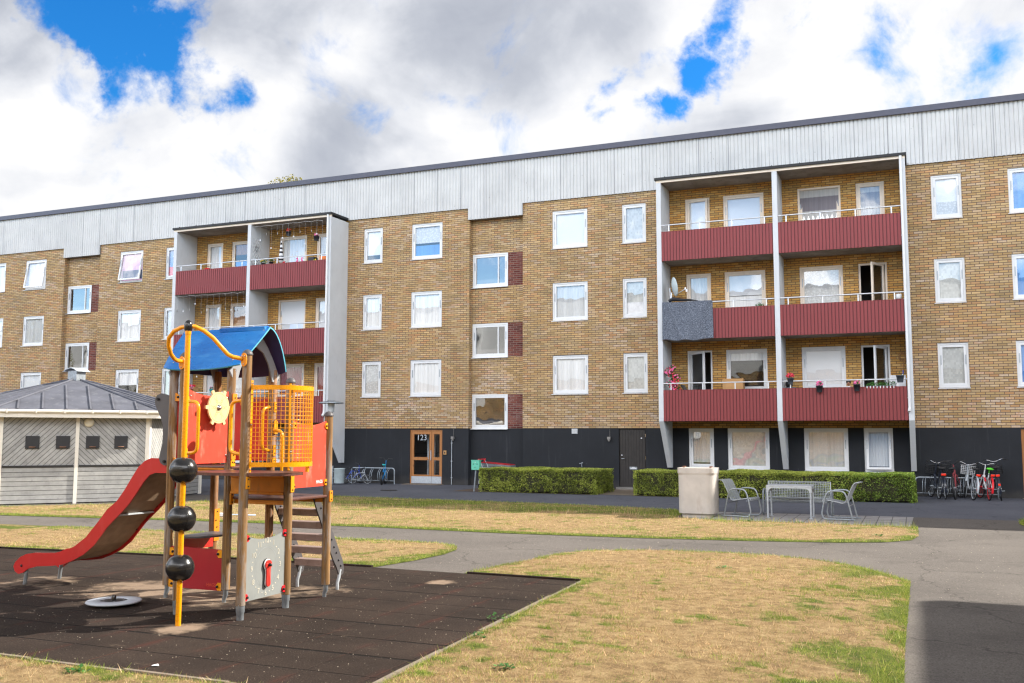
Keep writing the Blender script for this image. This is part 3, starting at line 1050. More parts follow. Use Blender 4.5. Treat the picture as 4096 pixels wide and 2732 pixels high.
def window(x0, x1, z0, z1, y=FY, curtain='curtain_white', paint='white_paint', sill=True, mode=None, mullion=None, vent=True, door=False, cdrop=1.0, shelf=None, label=None, bare=False, glass='glass'):
    fw = 0.058
    sw = 0.068
    yf = y + 0.035
    f = MB()
    ring(f, x0, x1, z0, z1, fw, yf, yf + 0.09)
    if vent and not door:
        f.box((x0 + x1) / 2 - 0.16, (x0 + x1) / 2 + 0.16, yf - 0.008, yf, z1 - 0.038, z1 - 0.018)
    if mullion:
        f.box(mullion - 0.02, mullion + 0.02, yf + 0.02, yf + 0.08, z0 + fw, z1 - fw)
    fr = f.build('door_frame' if door else 'window', paint, house)
    if label:
        fr['label'] = label
    a0, a1, b0, b1 = x0 + fw + 0.004, x1 - fw - 0.004, z0 + fw + 0.004, z1 - fw - 0.004
    M = None
    if mode == 'tilt':       # hung at the top, bottom pushed out
        piv = Matrix.Translation((0, yf + 0.01, b1))
        M = piv @ Matrix.Rotation(R(-9), 4, 'X') @ piv.inverted()
    elif mode == 'kip':      # top leaning inwards
        piv = Matrix.Translation((0, yf + 0.02, b0))
        M = piv @ Matrix.Rotation(R(-6), 4, 'X') @ piv.inverted()
    elif mode == 'open_right':   # hinged on its right side, swung out
        piv = Matrix.Translation((a1, yf, 0))
        M = piv @ Matrix.Rotation(R(62), 4, 'Z') @ piv.inverted()
    elif mode == 'open_left':
        piv = Matrix.Translation((a0, yf, 0))
        M = piv @ Matrix.Rotation(R(-38), 4, 'Z') @ piv.inverted()
    elif mode == 'ajar':
        piv = Matrix.Translation((a0, yf, 0))
        M = piv @ Matrix.Rotation(R(-9), 4, 'Z') @ piv.inverted()
    sh = MB()
    sh.M = M
    ring(sh, a0, a1, b0, b1, sw, yf + 0.012, yf + 0.062)
    if door:
        sh.box(a0 + sw, a1 - sw, yf + 0.02, yf + 0.055, b0 + sw, b0 + 0.42)
    so = sh.build('sash', paint, fr)
    if not door:
        for ha in (a0 + 0.012, a1 - 0.03):
            h = MB()
            h.M = M
            h.box(ha, ha + 0.018, yf - 0.006, yf + 0.012, (b0 + b1) / 2 + 0.02, (b0 + b1) / 2 + 0.30)
            h.build('hinge', 'galvanised', fr)
    pn = MB()
    pn.M = M
    c0 = b0 + (0.42 if door else sw)
    pn.quad((a0 + sw, yf + 0.052, c0), (a1 - sw, yf + 0.052, c0), (a1 - sw, yf + 0.052, b1 - sw), (a0 + sw, yf + 0.052, b1 - sw))
    pn.build('pane', glass, fr)
    if not bare and curtain:
        # hanging cloth or blind just behind the glass, gently waved
        cu = MB()
        yc = yf + 0.085
        n = 28 if 'blind' not in curtain and 'foil' not in curtain else 2
        zb = b1 - (b1 - b0) * cdrop
        pts = [(a0 - 0.02 + (a1 - a0 + 0.04) * i / n, yc + (0.012 * math.sin(i * 1.9 + x0 * 5) if n > 2 else 0)) for i in range(n + 1)]
        for i in range(n):
            (p, q), (r_, s_) = pts[i], pts[i + 1]
            cu.quad((p, q, zb), (r_, s_, zb), (r_, s_, b1 + 0.02), (p, q, b1 + 0.02))
        cu.build('curtain' if n > 2 else 'blind', curtain, fr)
    if shelf:
        sf = MB()
        sf.box(a0 + 0.03, a1 - 0.03, yf + 0.07, yf + 0.12, b0 + sw, b0 + sw + 0.32 * (b1 - b0))
        sf.build('cloth', shelf, fr)
    if sill:
        sl = MB()
        sl.prism([(yf + 0.02, z0 + 0.006), (y - 0.045, z0 - 0.018), (y - 0.045, z0 - 0.034), (y + 0.0, z0 - 0.030), (yf + 0.02, z0 - 0.012)], 'x', x0 - 0.03, x1 + 0.01)
        sl.build('sill', paint, fr)
    return fr


COLS = {'A': (-19.47, -18.63), 'B': (-17.37, -16.07), 'C': (-11.70, -10.39), 'D': (-9.135, -8.29)}
BAYX = (-14.91, -13.50)
BALX = {'door_l': (-6.93, -6.11), 'win_l': (-5.66, -4.35), 'win_r': (-3.28, -1.97), 'door_r': (-1.51, -0.68)}

# per window looks: (module, column, row) -> options
SPEC = {
    (0, 'A', 0): dict(curtain='blind_white', cdrop=0.8), (0, 'A', 1): dict(curtain='curtain_white'), (0, 'A', 2): dict(curtain='lace_grey'),
    (0, 'B', 0): dict(curtain='lace_grey', cdrop=0.55, shelf='curtain_blue'), (0, 'B', 1): dict(curtain='curtain_white'), (0, 'B', 2): dict(curtain='curtain_white'),
    (0, 'C', 0): dict(curtain='blind_white'), (0, 'C', 1): dict(curtain='curtain_grey'), (0, 'C', 2): dict(curtain='curtain_white'),
    (0, 'D', 0): dict(curtain='foil_patch'), (0, 'D', 1): dict(curtain='foil_patch', shelf='paper'), (0, 'D', 2): dict(curtain='foil_patch'),
    (1, 'A', 0): dict(curtain='blind_white', cdrop=0.7, shelf='lace_grey'), (1, 'A', 1): dict(curtain='foil_patch', mode='tilt2'), (1, 'A', 2): dict(curtain='foil_patch'),
    (1, 'B', 0): dict(curtain='curtain_blue'), (1, 'B', 1): dict(curtain='curtain_blue'), (1, 'B', 2): dict(curtain='curtain_blue'),
    (-1, 'B', 0): dict(curtain='curtain_white', mode='tilt'), (-1, 'B', 1): dict(curtain='curtain_grey', cdrop=1.0), (-1, 'B', 2): dict(curtain='blind_white'),
    (-1, 'C', 0): dict(curtain='curtain_pink', mode='tilt', shelf='navy_cloth'), (-1, 'C', 1): dict(curtain='curtain_white'), (-1, 'C', 2): dict(curtain='curtain_white', cdrop=0.5),
    (-1, 'D', 0): dict(curtain='curtain_blue', mode='ajar', shelf='bright_red'), (-1, 'D', 1): dict(curtain='curtain_grey', mode='ajar'), (-1, 'D', 2): dict(curtain='curtain_grey', mode='ajar'),
}
BSPEC = {
    (0, 'door_l', 0): dict(curtain='blind_white', mode='ajar'), (0, 'win_l', 0): dict(curtain='blind_white'),
    (0, 'win_r', 0): dict(curtain='curtain_band', mode='kip'), (0, 'door_r', 0): dict(curtain='curtain_band'),
    (0, 'door_l', 1): dict(curtain='curtain_white'), (0, 'win_l', 1): dict(curtain='blind_white', cdrop=0.6, shelf='curtain_white'),
    (0, 'win_r', 1): dict(curtain='lace_grey'), (0, 'door_r', 1): dict(curtain=None, mode='open_right'),
    (0, 'door_l', 2): dict(curtain='curtain_grey', mode='open_left', bare=True), (0, 'win_l', 2): dict(curtain='curtain_white', cdrop=0.25),
    (0, 'win_r', 2): dict(curtain='blind_white'), (0, 'door_r', 2): dict(curtain=None, mode='open_right'),
    (-1, 'door_l', 0): dict(curtain='curtain_white'), (-1, 'win_l', 0): dict(curtain='curtain_brown', cdrop=0.4, shelf='curtain_blue'),
    (-1, 'win_r', 0): dict(curtain='curtain_white'), (-1, 'door_r', 0): dict(curtain='curtain_grey'),
    (-1, 'door_l', 1): dict(curtain='curtain_white'), (-1, 'win_l', 1): dict(curtain='curtain_brown', shelf='cardboard'),
    (-1, 'win_r', 1): dict(curtain='blind_white', mode='kip'), (-1, 'door_r', 1): dict(curtain='blind_white'),
    (-1, 'door_l', 2): dict(curtain='curtain_white'), (-1, 'win_l', 2): dict(curtain='curtain_white'),
    (-1, 'win_r', 2): dict(curtain='curtain_wine'), (-1, 'door_r', 2): dict(curtain='curtain_wine'),
}


def module(k):
    dx = PER * k
    win = []
    left, right = [], []
    for c, (a, b) in COLS.items():
        for r, (z0, z1) in enumerate(ROWS):
            h = (a + dx, b + dx, z0, z1)
            (left if c in 'AB' else right).append(h)
            win.append((c, r, h))
    cx0, cx1 = -14.95 + dx, -12.83 + dx
    bx0 = -7.54 + dx
    wall(house, 'brick_wall', 'brick', -20.2 + dx, cx0, 2.04, 10.2, FY, left)
    wall(house, 'brick_wall', 'brick', cx1, bx0, 2.04, 10.2, FY, right)
    # stair bay, set back
    yb = FY + 0.22
    bh = [(BAYX[0] + dx, BAYX[1] + dx, z0, z1) for z0, z1 in BAYROWS]
    redh = [(BAYX[1] + dx, cx1, z0, z1) for z0, z1 in BAYROWS]
    wall(house, 'bay_wall', 'brick', cx0, cx1, 2.04, 10.2, yb, bh + redh, depth=0.02)
    for a, b, z0, z1 in redh:
        mb = MB()
        mb.quad((a, yb + 0.012, z0), (b, yb + 0.012, z0), (b, yb + 0.012, z1), (a, yb + 0.012, z1))
        mb.build('red_brick_panel', 'brick_red', house, uv=True)
    sd = MB()
    sd.quad((cx0, FY, 2.04), (cx0, FY, 10.2), (cx0, yb, 10.2), (cx0, yb, 2.04))
    sd.quad((cx1, FY, 10.2), (cx1, FY, 2.04), (cx1, yb, 2.04), (cx1, yb, 10.2))
    sd.build('bay_return', 'brick', house, uv=True)
    for i, (a, b, z0, z1) in enumerate(bh):
        mull = None if i == 2 else a + (b - a) * 0.72
        window(a, b, z0, z1, y=yb - 0.03, curtain=None, mullion=mull, bare=True, glass='glass_mirror', label='large fixed stairwell window with white frame')
    for c, r, h in win:
        sp = dict(SPEC.get((k, c, r), dict(curtain='curtain_white')))
        if sp.get('mode') == 'tilt2':
            sp['mode'] = None
        window(*h, **sp)
    # plinth: black render with the entrance and the ground floor openings
    ent = (-17.35 + dx, -16.01 + dx, 0.0, 2.0)
    wall(house, 'plinth', 'black_render', -20.2 + dx, cx0, 0, 2.04, FY + 0.012, [ent], depth=0.12)
    drk = (-9.32 + dx, -8.39 + dx, 0.08, 2.02)
    wall(house, 'plinth', 'black_render', cx0, cx1, 0, 2.04, yb + 0.012, [])
    wall(house, 'plinth', 'black_render', cx1, bx0, 0, 2.04, FY + 0.012, [drk], depth=0.1)
    sd = MB()
    sd.quad((cx0, FY + 0.012, 0), (cx0, FY + 0.012, 2.04), (cx0, yb + 0.012, 2.04), (cx0, yb + 0.012, 0))
    sd.quad((cx1, FY + 0.012, 2.04), (cx1, FY + 0.012, 0), (cx1, yb + 0.012, 0), (cx1, yb + 0.012, 2.04))
    sd.build('plinth_return', 'black_render', house)
    entrance(ent, k == 0)
    dark_door(drk)
    # wall fittings
    mb = MB()
    mb.box(-11.0 + dx, -10.78 + dx, FY - 0.012, FY + 0.012, 1.85, 2.03)
    mb.cur = 1
    for i in range(7):
        z = 1.868 + i * 0.023
        mb.box(-10.985 + dx, -10.795 + dx, FY - 0.02, FY - 0.012, z, z + 0.012)
    mb.build('vent_grille', ['galvanised', 'white_paint'], house)
    for x in (-15.56, -9.65):
        mb = MB()
        mb.box(x - 0.05 + dx, x + 0.05 + dx, FY - 0.09, FY + 0.012, 1.66, 1.75)
        mb.lathe([(0.035, 1.60), (0.045, 1.66)], (x + dx, FY - 0.045, 0), 10)
        mb.tube([(x + 0.02 + dx, FY + 0.005, 1.75), (x + 0.02 + dx, FY + 0.005, 2.03)], 0.006, 5)
        mb.build('wall_lamp', 'slab', house)
    mb = MB()
    mb.tube([(-15.61 + dx, FY - 0.01, 0.02), (-15.61 + dx, FY - 0.01, 1.62)], 0.013, 7)
    for z in (0.25, 0.85, 1.5):
        mb.box(-15.64 + dx, -15.58 + dx, FY - 0.02, FY + 0.012, z, z + 0.025)
    mb.build('conduit', 'galv_light', house)
    mb = MB()
    mb.bbox(-15.94 + dx, -15.83 + dx, FY - 0.02, FY + 0.012, 1.09, 1.24, 0.004)
    mb.cur = 1
    mb.box(-15.905 + dx, -15.865 + dx, FY - 0.024, FY - 0.02, 1.13, 1.20)
    mb.build('entry_keypad', ['cardboard', 'bolt'], house)
    mb = MB()
    mb.tube(fillet([(-10.62 + dx, FY + 0.01, 0.72), (-10.62 + dx, FY - 0.06, 0.72), (-10.62 + dx, FY - 0.06, 0.84), (-10.70 + dx, FY - 0.09, 0.84)], 0.02), 0.016, 7)
    mb.ball((-10.6 + dx, FY - 0.07, 0.86), 0.028, 8, 6)
    mb.build('wall_tap', 'galvanised', house)


def entrance(h, number):
    x0, x1, z0, z1 = h
    y = FY + 0.05
    f = MB()
    f.box(x0, x1, y, y + 0.08, z1 - 0.05, z1)
    f.box(x0, x0 + 0.05, y, y + 0.08, z0, z1 - 0.05)
    f.box(x1 - 0.04, x1, y, y + 0.08, z0, z1 - 0.05)
    fr = f.build('entrance_frame', 'door_wood', house)
    xm = x0 + (x1 - x0) * 0.655
    for a, b, nm in ((x0 + 0.055, xm, 'door'), (xm + 0.012, x1 - 0.045, 'door')):
        d = MB()
        st = 0.085
        yy = y + 0.012
        d.box(a, a + st, yy, yy + 0.05, 0.03, z1 - 0.055)
        d.box(b - st, b, yy, yy + 0.05, 0.03, z1 - 0.055)
        for za, zb in ((z1 - 0.17, z1 - 0.055), (0.88, 0.99), (0.31, 0.35), (0.03, 0.09)):
            d.box(a + st, b - st, yy, yy + 0.05, za, zb)
        d.box(a + st, b - st, yy + 0.015, yy + 0.04, 0.09, 0.31)
        dr = d.build(nm, 'door_wood', fr)
        g = MB()
        for za, zb in ((0.35, 0.88), (0.99, z1 - 0.17)):
            g.quad((a + st, yy + 0.03, za), (b - st, yy + 0.03, za), (b - st, yy + 0.03, zb), (a + st, yy + 0.03, zb))
        g.build('door_pane', 'glass', fr)
        kp = MB()
        kp.box(a, b, yy - 0.006, yy, 0.035, 0.29)
        kp.build('kick_plate', 'galv_light', fr)
    hd = MB()
    hd.tube(fillet([(xm - 0.09, y, 1.20), (xm - 0.09, y - 0.06, 1.20), (xm - 0.09, y - 0.06, 0.92), (xm - 0.09, y, 0.92)], 0.02), 0.012, 7)
    hd.box(xm - 0.03, xm - 0.005, y - 0.012, y + 0.012, 0.88, 1.24)
    hd.build('door_handle', 'galv_light', fr)
    if number:
        t = MB()
        M = Matrix.Translation((x0 + 0.055 + (xm - x0 - 0.055) / 2, y + 0.028, 1.70)) @ Matrix.Rotation(R(90), 4, 'X')
        text_mesh(t, '123', 0.29, M, 0.002)
        t.build('house_number', 'galv_light', fr)
    # stair hall behind the glass
    bk = MB()
    bk.box(x0 + 0.45, x0 + 0.51, y + 0.5, y + 0.56, 0, 2.1)
    bk.box(x0 + 0.62, x0 + 0.66, y + 0.7, y + 0.76, 0, 2.1)
    bk.build('hall_post', 'galv_light', house)
    mt = MB()
    mt.box(x0 - 0.05, x1 + 0.1, FY - 0.5, FY - 0.02, 0.010, 0.022)
    mt.build('door_mat', 'concrete_edge', house)


def dark_door(h):
    x0, x1, z0, z1 = h
    y = FY + 0.05
    d = MB()
    n = 9
    w = (x1 - x0 - 0.06) / n
    d.box(x0, x1, y + 0.03, y + 0.06, z0, z1)
    for i in range(n):
        a = x0 + 0.03 + i * w
        d.box(a + 0.003, a + w - 0.003, y, y + 0.03, z0 + 0.10, z1 - 0.03)
    d.box(x0 + 0.03, x1 - 0.03, y - 0.004, y + 0.03, z0, z0 + 0.10)
    dd = d.build('storage_door', 'door_black', house)
    dd['label'] = 'black boarded storage door with letter slot'
    p = MB()
    p.lathe([(0.0, -0.012), (0.03, -0.012), (0.032, 0.0)], (x0 + 0.09, y, 1.13), 12, axis='y')
    p.lathe([(0.0, -0.012), (0.03, -0.012), (0.032, 0.0)], (x1 - 0.15, y, 1.70), 12, axis='y')
    for z in (1.75, 1.0):
        p.box(x1 - 0.02, x1 + 0.0, y - 0.012, y, z, z + 0.10)
    p.build('door_lock', 'chrome', dd)
    p = MB()
    p.tube([(x0 + 0.09, y, 1.02), (x0 + 0.09, y - 0.05, 1.02), (x0 + 0.19, y - 0.05, 1.02)], 0.009, 6)
    p.build('door_handle', 'galv_light', dd)
    p = MB()
    p.box(x0 + 0.36, x0 + 0.62, y - 0.01, y, 0.66, 0.75)
    p.cur = 1
    p.box(x0 + 0.39, x0 + 0.59, y - 0.014, y - 0.01, 0.685, 0.705)
    p.box(x0 + 0.44, x0 + 0.54, y - 0.013, y - 0.01, 0.725, 0.742)
    p.build('letter_slot', ['galvanised', 'paper'], dd)
    s = MB()
    s.box(x0 - 0.02, x1 + 0.02, FY - 0.30, FY + 0.0, 0.006, 0.075)
    s.build('door_step', 'slab', house)


def ribbed(mb, x0, x1, y, z0, z1, pitch=0.1005, gw=0.026, gd=0.014):
    """sheet-metal parapet: flat pans with narrow sunk grooves"""
    n = max(1, round((x1 - x0) / pitch))
    w = (x1 - x0) / n
    prof = []
    for i in range(n):
        a = x0 + i * w
        prof += [(a, y, 0), (a + w - gw, y, 1), (a + w - gw + 0.003, y + gd, 1), (a + w - 0.003, y + gd, 0)]
    prof.append((x1, y, 0))
    for i in range(len(prof) - 1):
        (a, ya, m), (b, yb, _) = prof[i], prof[i + 1]
        mb.cur = 1 if (ya != y or yb != y) else 0
        mb.quad((a, ya, z0), (b, yb, z0), (b, yb, z1), (a, ya, z1))
    mb.cur = 0
    mb.box(x0, x1, y + 0.015, y + 0.045, z0, z1)
    mb.box(x0, x1, y - 0.004, y + 0.05, z1, z1 + 0.012)
    return mb


FINS = [(-7.62, -7.465), (-3.92, -3.765), (-0.20, -0.045)]
YB = FY - 1.2


def balconies(k):
    dx = PER * k
    x0, x1 = FINS[0][0] + dx, FINS[2][1] + dx
    holes = []
    for r, (z0, z1) in enumerate([(7.60, 9.72), (5.02, 7.155), (2.44, 4.59)]):
        for nm, (a, b) in BALX.items():
            zb = z0 if 'door' in nm else z1 - 1.34
            holes.append((a + dx, b + dx, zb, z1))
            sp = dict(BSPEC.get((k, nm, r), dict(curtain='curtain_white')))
            window(a + dx, b + dx, zb, z1, paint='cream_paint' if (r < 2 or k == -1) else 'white_paint', door='door' in nm, sill='door' not in nm, **sp)
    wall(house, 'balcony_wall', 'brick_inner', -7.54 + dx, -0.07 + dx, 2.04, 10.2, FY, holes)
    gh = []
    for i, (nm, zb) in enumerate((('door_l', 0.75), ('win_l', 0.71), ('win_r', 0.71), ('door_r', 0.71))):
        a, b = BALX[nm]
        h = (a + dx, b + dx, zb, 2.035)
        gh.append(h)
        window(*h, curtain=['curtain_grey', 'foil_patch', 'curtain_grey', 'curtain_grey'][i], cdrop=[0.9, 1.0, 1.0, 0.92][i], mode='tilt' if i == 3 else None, glass='glass_soft' if i == 3 else 'glass_mirror')
    wall(house, 'plinth', 'black_render', -7.54 + dx, -0.07 + dx, 0, 2.04, FY + 0.012, gh)
    for a, b in FINS:
        mb = MB()
        mb.prism([(FY - 0.002, 10.05), (YB, 10.05), (YB, 2.25), (FY - 0.16, 0.75), (FY - 0.002, 0.75)], 'x', a + dx, b + dx)
        mb.build('balcony_fin', 'fin_paint', house)
    for (a, b) in ((FINS[0][1], FINS[1][0]), (FINS[1][1], FINS[2][0])):
        a += dx
        b += dx
        for zs, zt in ((7.46, 8.40), (4.88, 5.81), (2.27, 3.235)):
            mb = MB()
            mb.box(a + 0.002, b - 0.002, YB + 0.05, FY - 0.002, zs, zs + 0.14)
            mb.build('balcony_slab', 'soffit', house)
            mb = MB()
            ribbed(mb, a + 0.003, b - 0.003, YB + 0.002, zs - 0.015, zt)
            mb.build('balcony_parapet', ['burgundy', 'burgundy_groove'], house)
            mb = MB()
            zr = zt + 0.225
            mb.tube([(a + 0.01, YB + 0.025, zr), (b - 0.01, YB + 0.025, zr)], 0.020, 8)
            for px in (0.25, 1.265, 2.28, 3.295):
                mb.box(a + px - 0.016, a + px + 0.016, YB + 0.012, YB + 0.030, zt + 0.012, zr - 0.01)
            mb.build('balcony_railing', 'aluminium', house)
        mb = MB()
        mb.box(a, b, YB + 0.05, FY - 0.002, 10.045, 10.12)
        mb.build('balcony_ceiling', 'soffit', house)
    mb = MB()
    mb.box(x0, x1, YB - 0.005, YB + 0.05, 10.05, 10.125)
    mb.build('balcony_beam', 'cream_paint', house)
    mb = MB()
    mb.box(x0 - 0.04, x1 + 0.04, YB - 0.07, FY - 0.07, 10.128, 10.21)
    for i in range(9):
        xx = x0 + 0.3 + i * 0.85
        mb.box(xx, xx + 0.03, YB - 0.08, FY - 0.07, 10.21, 10.225)
    mb.build('balcony_roof', 'black_trim', house)
    xp = FINS[2][0] + 0.03 + dx
    mb = MB()
    mb.tube(fillet([(xp, YB - 0.045, 10.12), (xp, YB - 0.045, 2.62), (xp - 0.02, YB - 0.13, 2.50)], 0.06), 0.042, 10)
    for z in (9.6, 7.7, 5.8, 3.9, 2.9):
        mb.lathe([(0.048, z), (0.048, z + 0.03)], (xp, YB - 0.045, 0), 10)
    mb.build('downpipe', 'white_paint', house)


module(-1)
module(0)
module(1)
balconies(-1)
balconies(0)
# plain stretches of the same front at both ends
for a, b in ((-48.0, -20.2 - PER), (-7.54 + PER, 30.0)):
    wall(house, 'brick_wall', 'brick', a, b, 2.04, 10.2, FY, [])
    wall(house, 'plinth', 'black_render', a, b, 0, 2.04, FY + 0.012, [])

# corrugated top band, dipping lower over each stair bay
mb = MB()
yc = FY - 0.06
pitch, amp = 0.125, 0.018
xa, xb = -48.0, 30.0
nseg = int((xb - xa) / pitch) * 6
xs = np.linspace(xa, xb, nseg + 1)
vs, fs = [], []
for i, x in enumerate(xs):
    low = 10.13
    for k in (-1, 0, 1):
        if -15.01 + PER * k <= x <= -12.80 + PER * k:
            low = 9.70
    yy = yc + amp * math.cos(2 * PI * x / pitch)
    vs += [(x, yy, low), (x, yy, 11.76)]
for i in range(nseg):
    a = 2 * i
    if abs(vs[a][2] - vs[a + 2][2]) > 0.1:
        lo = 10.13
        vs_b = len(vs)
        vs += [(vs[a][0], vs[a][1], lo), (vs[a + 2][0], vs[a + 2][1], lo)]
        fs.append((vs_b, vs_b + 1, a + 3, a + 1))
    else:
        fs.append((a, a + 2, a + 3, a + 1))
mb.add(vs, fs, True)
mb.build('corrugated_band', 'cladding', house)
mb = MB()
mb.box(xa, xb, yc + 0.016, FY + 0.05, 10.14, 11.76)
for k in (-1, 0, 1):
    mb.box(-14.99 + PER * k, -12.82 + PER * k, yc + 0.016, FY + 0.22, 9.71, 10.14)
mb.build('band_backing', 'slab', house)
mb = MB()
mb.box(xa - 0.1, xb + 0.1, FY - 0.16, FY - 0.10, 11.745, 11.93)
mb.box(xa - 0.1, xb + 0.1, FY - 0.10, FY - 0.02, 11.78, 11.92)
mb.build('roof_edge', 'fascia', house)
mb = MB()
mb.prism([(FY - 0.02, 11.78), (FY - 0.02, 11.915), (37.0, 12.05), (42.6, 11.915), (42.6, 11.78)], 'x', xa - 0.1, xb + 0.1)
mb.build('roof', 'roof_felt', house)
mb = MB()
mb.box(xa, xb, 42.2, 42.5, 0, 11.78)
mb.box(xa, xa + 0.3, FY + 0.3, 42.2, 0, 11.78)
mb.box(xb - 0.3, xb, FY + 0.3, 42.2, 0, 11.78)
mb.build('brick_wall', 'brick', house, uv=True)
mb = MB()
mb.box(xa + 0.3, xb - 0.3, FY + 1.9, FY + 2.0, 0, 11.78)
for z in (2.15, 4.75, 7.33):
    mb.box(xa + 0.3, xb - 0.3, FY + 0.3, FY + 1.9, z, z + 0.16)
mb.build('inner_wall', 'interior', house)

# ------------------------------------------------------------------ the playground tower
tower = thing('play_tower', 'wooden climbing tower with blue roof, red panels, yellow cage and red slide', 'play tower', (-6.9, 8.5, 0.012))
G0 = 0.012
AX, BX, CX = -6.12, -6.90, -7.70
Y1, Y2, Y3 = 7.76, 8.49, 9.22


def post(x, y, top, cap=True, mat='wood_post', foot=0.15):
    mb = MB()
    r = 0.047
    prof = []
    for k in range(24):
        a = 2 * PI * k / 24
        rr = r
        if k in (6, 18):
            rr = r * 0.86        # sawn relief groove
        prof.append((x + rr * math.cos(a + 0.3), y + rr * math.sin(a + 0.3)))
    mb.prism(prof, 'z', foot, top)
    p = mb.build('post', mat, tower)
    mb = MB()
    if x == AX and y < Y3 or (x == BX and y == Y1):
        mb.lathe([(0.036, G0 - 0.01), (0.036, foot * 0.5), (0.043, foot * 0.62), (0.043, foot + 0.01)], (x, y, 0), 14)
    else:
        mb.tube([(x + 0.005, y, foot + 0.02), (x + 0.005, y, 0.09), (x - 0.012, y, 0.05), (x - 0.012, y, G0 - 0.01)], [0.028, 0.027, 0.022, 0.022], 10)
    mb.build('post_foot', 'galvanised', p)
    if cap:
        mb = MB()
        mb.lathe([(0.054, top - 0.012), (0.056, top), (0.045, top + 0.022), (0.022, top + 0.042), (0.0, top + 0.048)], (x, y, 0), 18)
        mb.build('post_cap', 'grey_hpl', p)
    return p


post(AX, Y1, 2.60)
post(AX, Y2, 2.36)
post(AX, Y3, 2.02)
post(BX, Y1, 2.60)
post(BX, Y2, 2.52, False)
post(BX, Y3, 2.55, False, 'wood_post_brown')
post(CX, Y2, 2.52, False)
post(CX, Y3, 2.55, False, 'wood_post_brown')


def bracket(pts, axis, a0, a1, mat='yellow_plate', bolts=(), br=0.008):
    mb = MB()
    mb.prism(pts, axis, a0, a1)
    mb.cur = 1
    for (x, y, z) in bolts:
        mb.ball((x, y, z), br, 8, 6)
    mb.build('bracket', [mat, 'bolt'], tower)


def ear(y, z, s, d=1, n=6):
    """half-round lug outline in (y,z): flat side on the post, round nose pointing to d"""
    pts = [(y, z - s), (y, z + s)]
    for i in range(n + 1):
        a = R(60 - 120 * i / n)
        pts.append((y + d * (s * 0.55 + s * 0.8 * math.cos(a)), z + s * math.sin(a)))
    return pts


def concave_panel(name, x, y0, y1, z0, z1, sag, mat, axis='x', t=0.016, bottom_sag=0.0, label=None):
    top = []
    for i in range(13):
        q = i / 12
        top.append((y1 - (y1 - y0) * q, z1 - sag * (1 - (2 * q - 1) ** 2)))
    bot = [(y0, z0), (y1, z0)]
    mb = MB()
    mb.prism(bot + top, axis, x - t / 2, x + t / 2)
    o = mb.build(name, mat, tower)
    if label:
        o['label'] = label
    return o


def hl(mb, txt, size, M, **k):
    text_mesh(mb, txt, size, M, **k)


def onX(x, y, z, s=1):
    """frame for lettering on a +X facing board (reads along +Y, up is Z)"""
    return Matrix(((0, 0, 1, x), (1, 0, 0, y), (0, 1, 0, z), (0, 0, 0, 1)))


def onY(x, y, z):
    """frame for lettering on a board that faces -Y"""
    return Matrix(((1, 0, 0, x), (0, 0, -1, y), (0, 1, 0, z), (0, 0, 0, 1)))


# clock board between the two nearest posts
clock = concave_panel('clock_panel', AX + 0.0, Y1 + 0.055, Y2 - 0.045, 0.175, 0.81, 0.055, 'clock_grey', label='grey clock board with engraved numbers and one red hand')
cy, cz, cr = (Y1 + Y2) / 2 + 0.012, 0.475, 0.225
t = MB()
for h in range(1, 13):
    a = R(90 - 30 * h)
    hl(t, str(h), 0.075, onX(AX + 0.0095, cy + cr * 1.02 * math.cos(a), cz + cr * 1.16 * math.sin(a)), depth=0.003, weight=-0.001)
for h in range(12):
    a = R(75 - 30 * h)
    t.lathe([(0.006, 0), (0.006, 0.0025)], (AX + 0.008, cy + cr * 1.0 * math.cos(a), cz + cr * 1.14 * math.sin(a)), 8, axis='x')
t.build('clock_numerals', 'numeral', clock)
mb = MB()
n = 48
for k in range(n):
    a0, a1 = 2 * PI * k / n, 2 * PI * (k + 1) / n
    r0, r1 = 0.176, 0.179
    mb.quad((AX + 0.0086, cy + r0 * math.cos(a0), cz + r0 * 1.1 * math.sin(a0)), (AX + 0.0086, cy + r1 * math.cos(a0), cz + r1 * 1.1 * math.sin(a0)),
            (AX + 0.0086, cy + r1 * math.cos(a1), cz + r1 * 1.1 * math.sin(a1)), (AX + 0.0086, cy + r0 * math.cos(a1), cz + r0 * 1.1 * math.sin(a1)))
mb.build('clock_ring', 'galvanised', clock)


def keyhole(k, cy, cz):
    pts = []
    for i in range(13):
        a = R(-50 + 280 * i / 12)
        pts.append((cy + k * 0.048 * math.cos(a), cz + k * 0.048 * math.sin(a)))
    pts += [(cy - k * 0.026, cz - 0.09)]
    for i in range(9):
        a = R(180 + 180 * i / 8)
        pts.append((cy + k * 0.030 * math.cos(a), cz - 0.185 + k * 0.030 * math.sin(a)))
    pts += [(cy + k * 0.026, cz - 0.09)]
    return pts


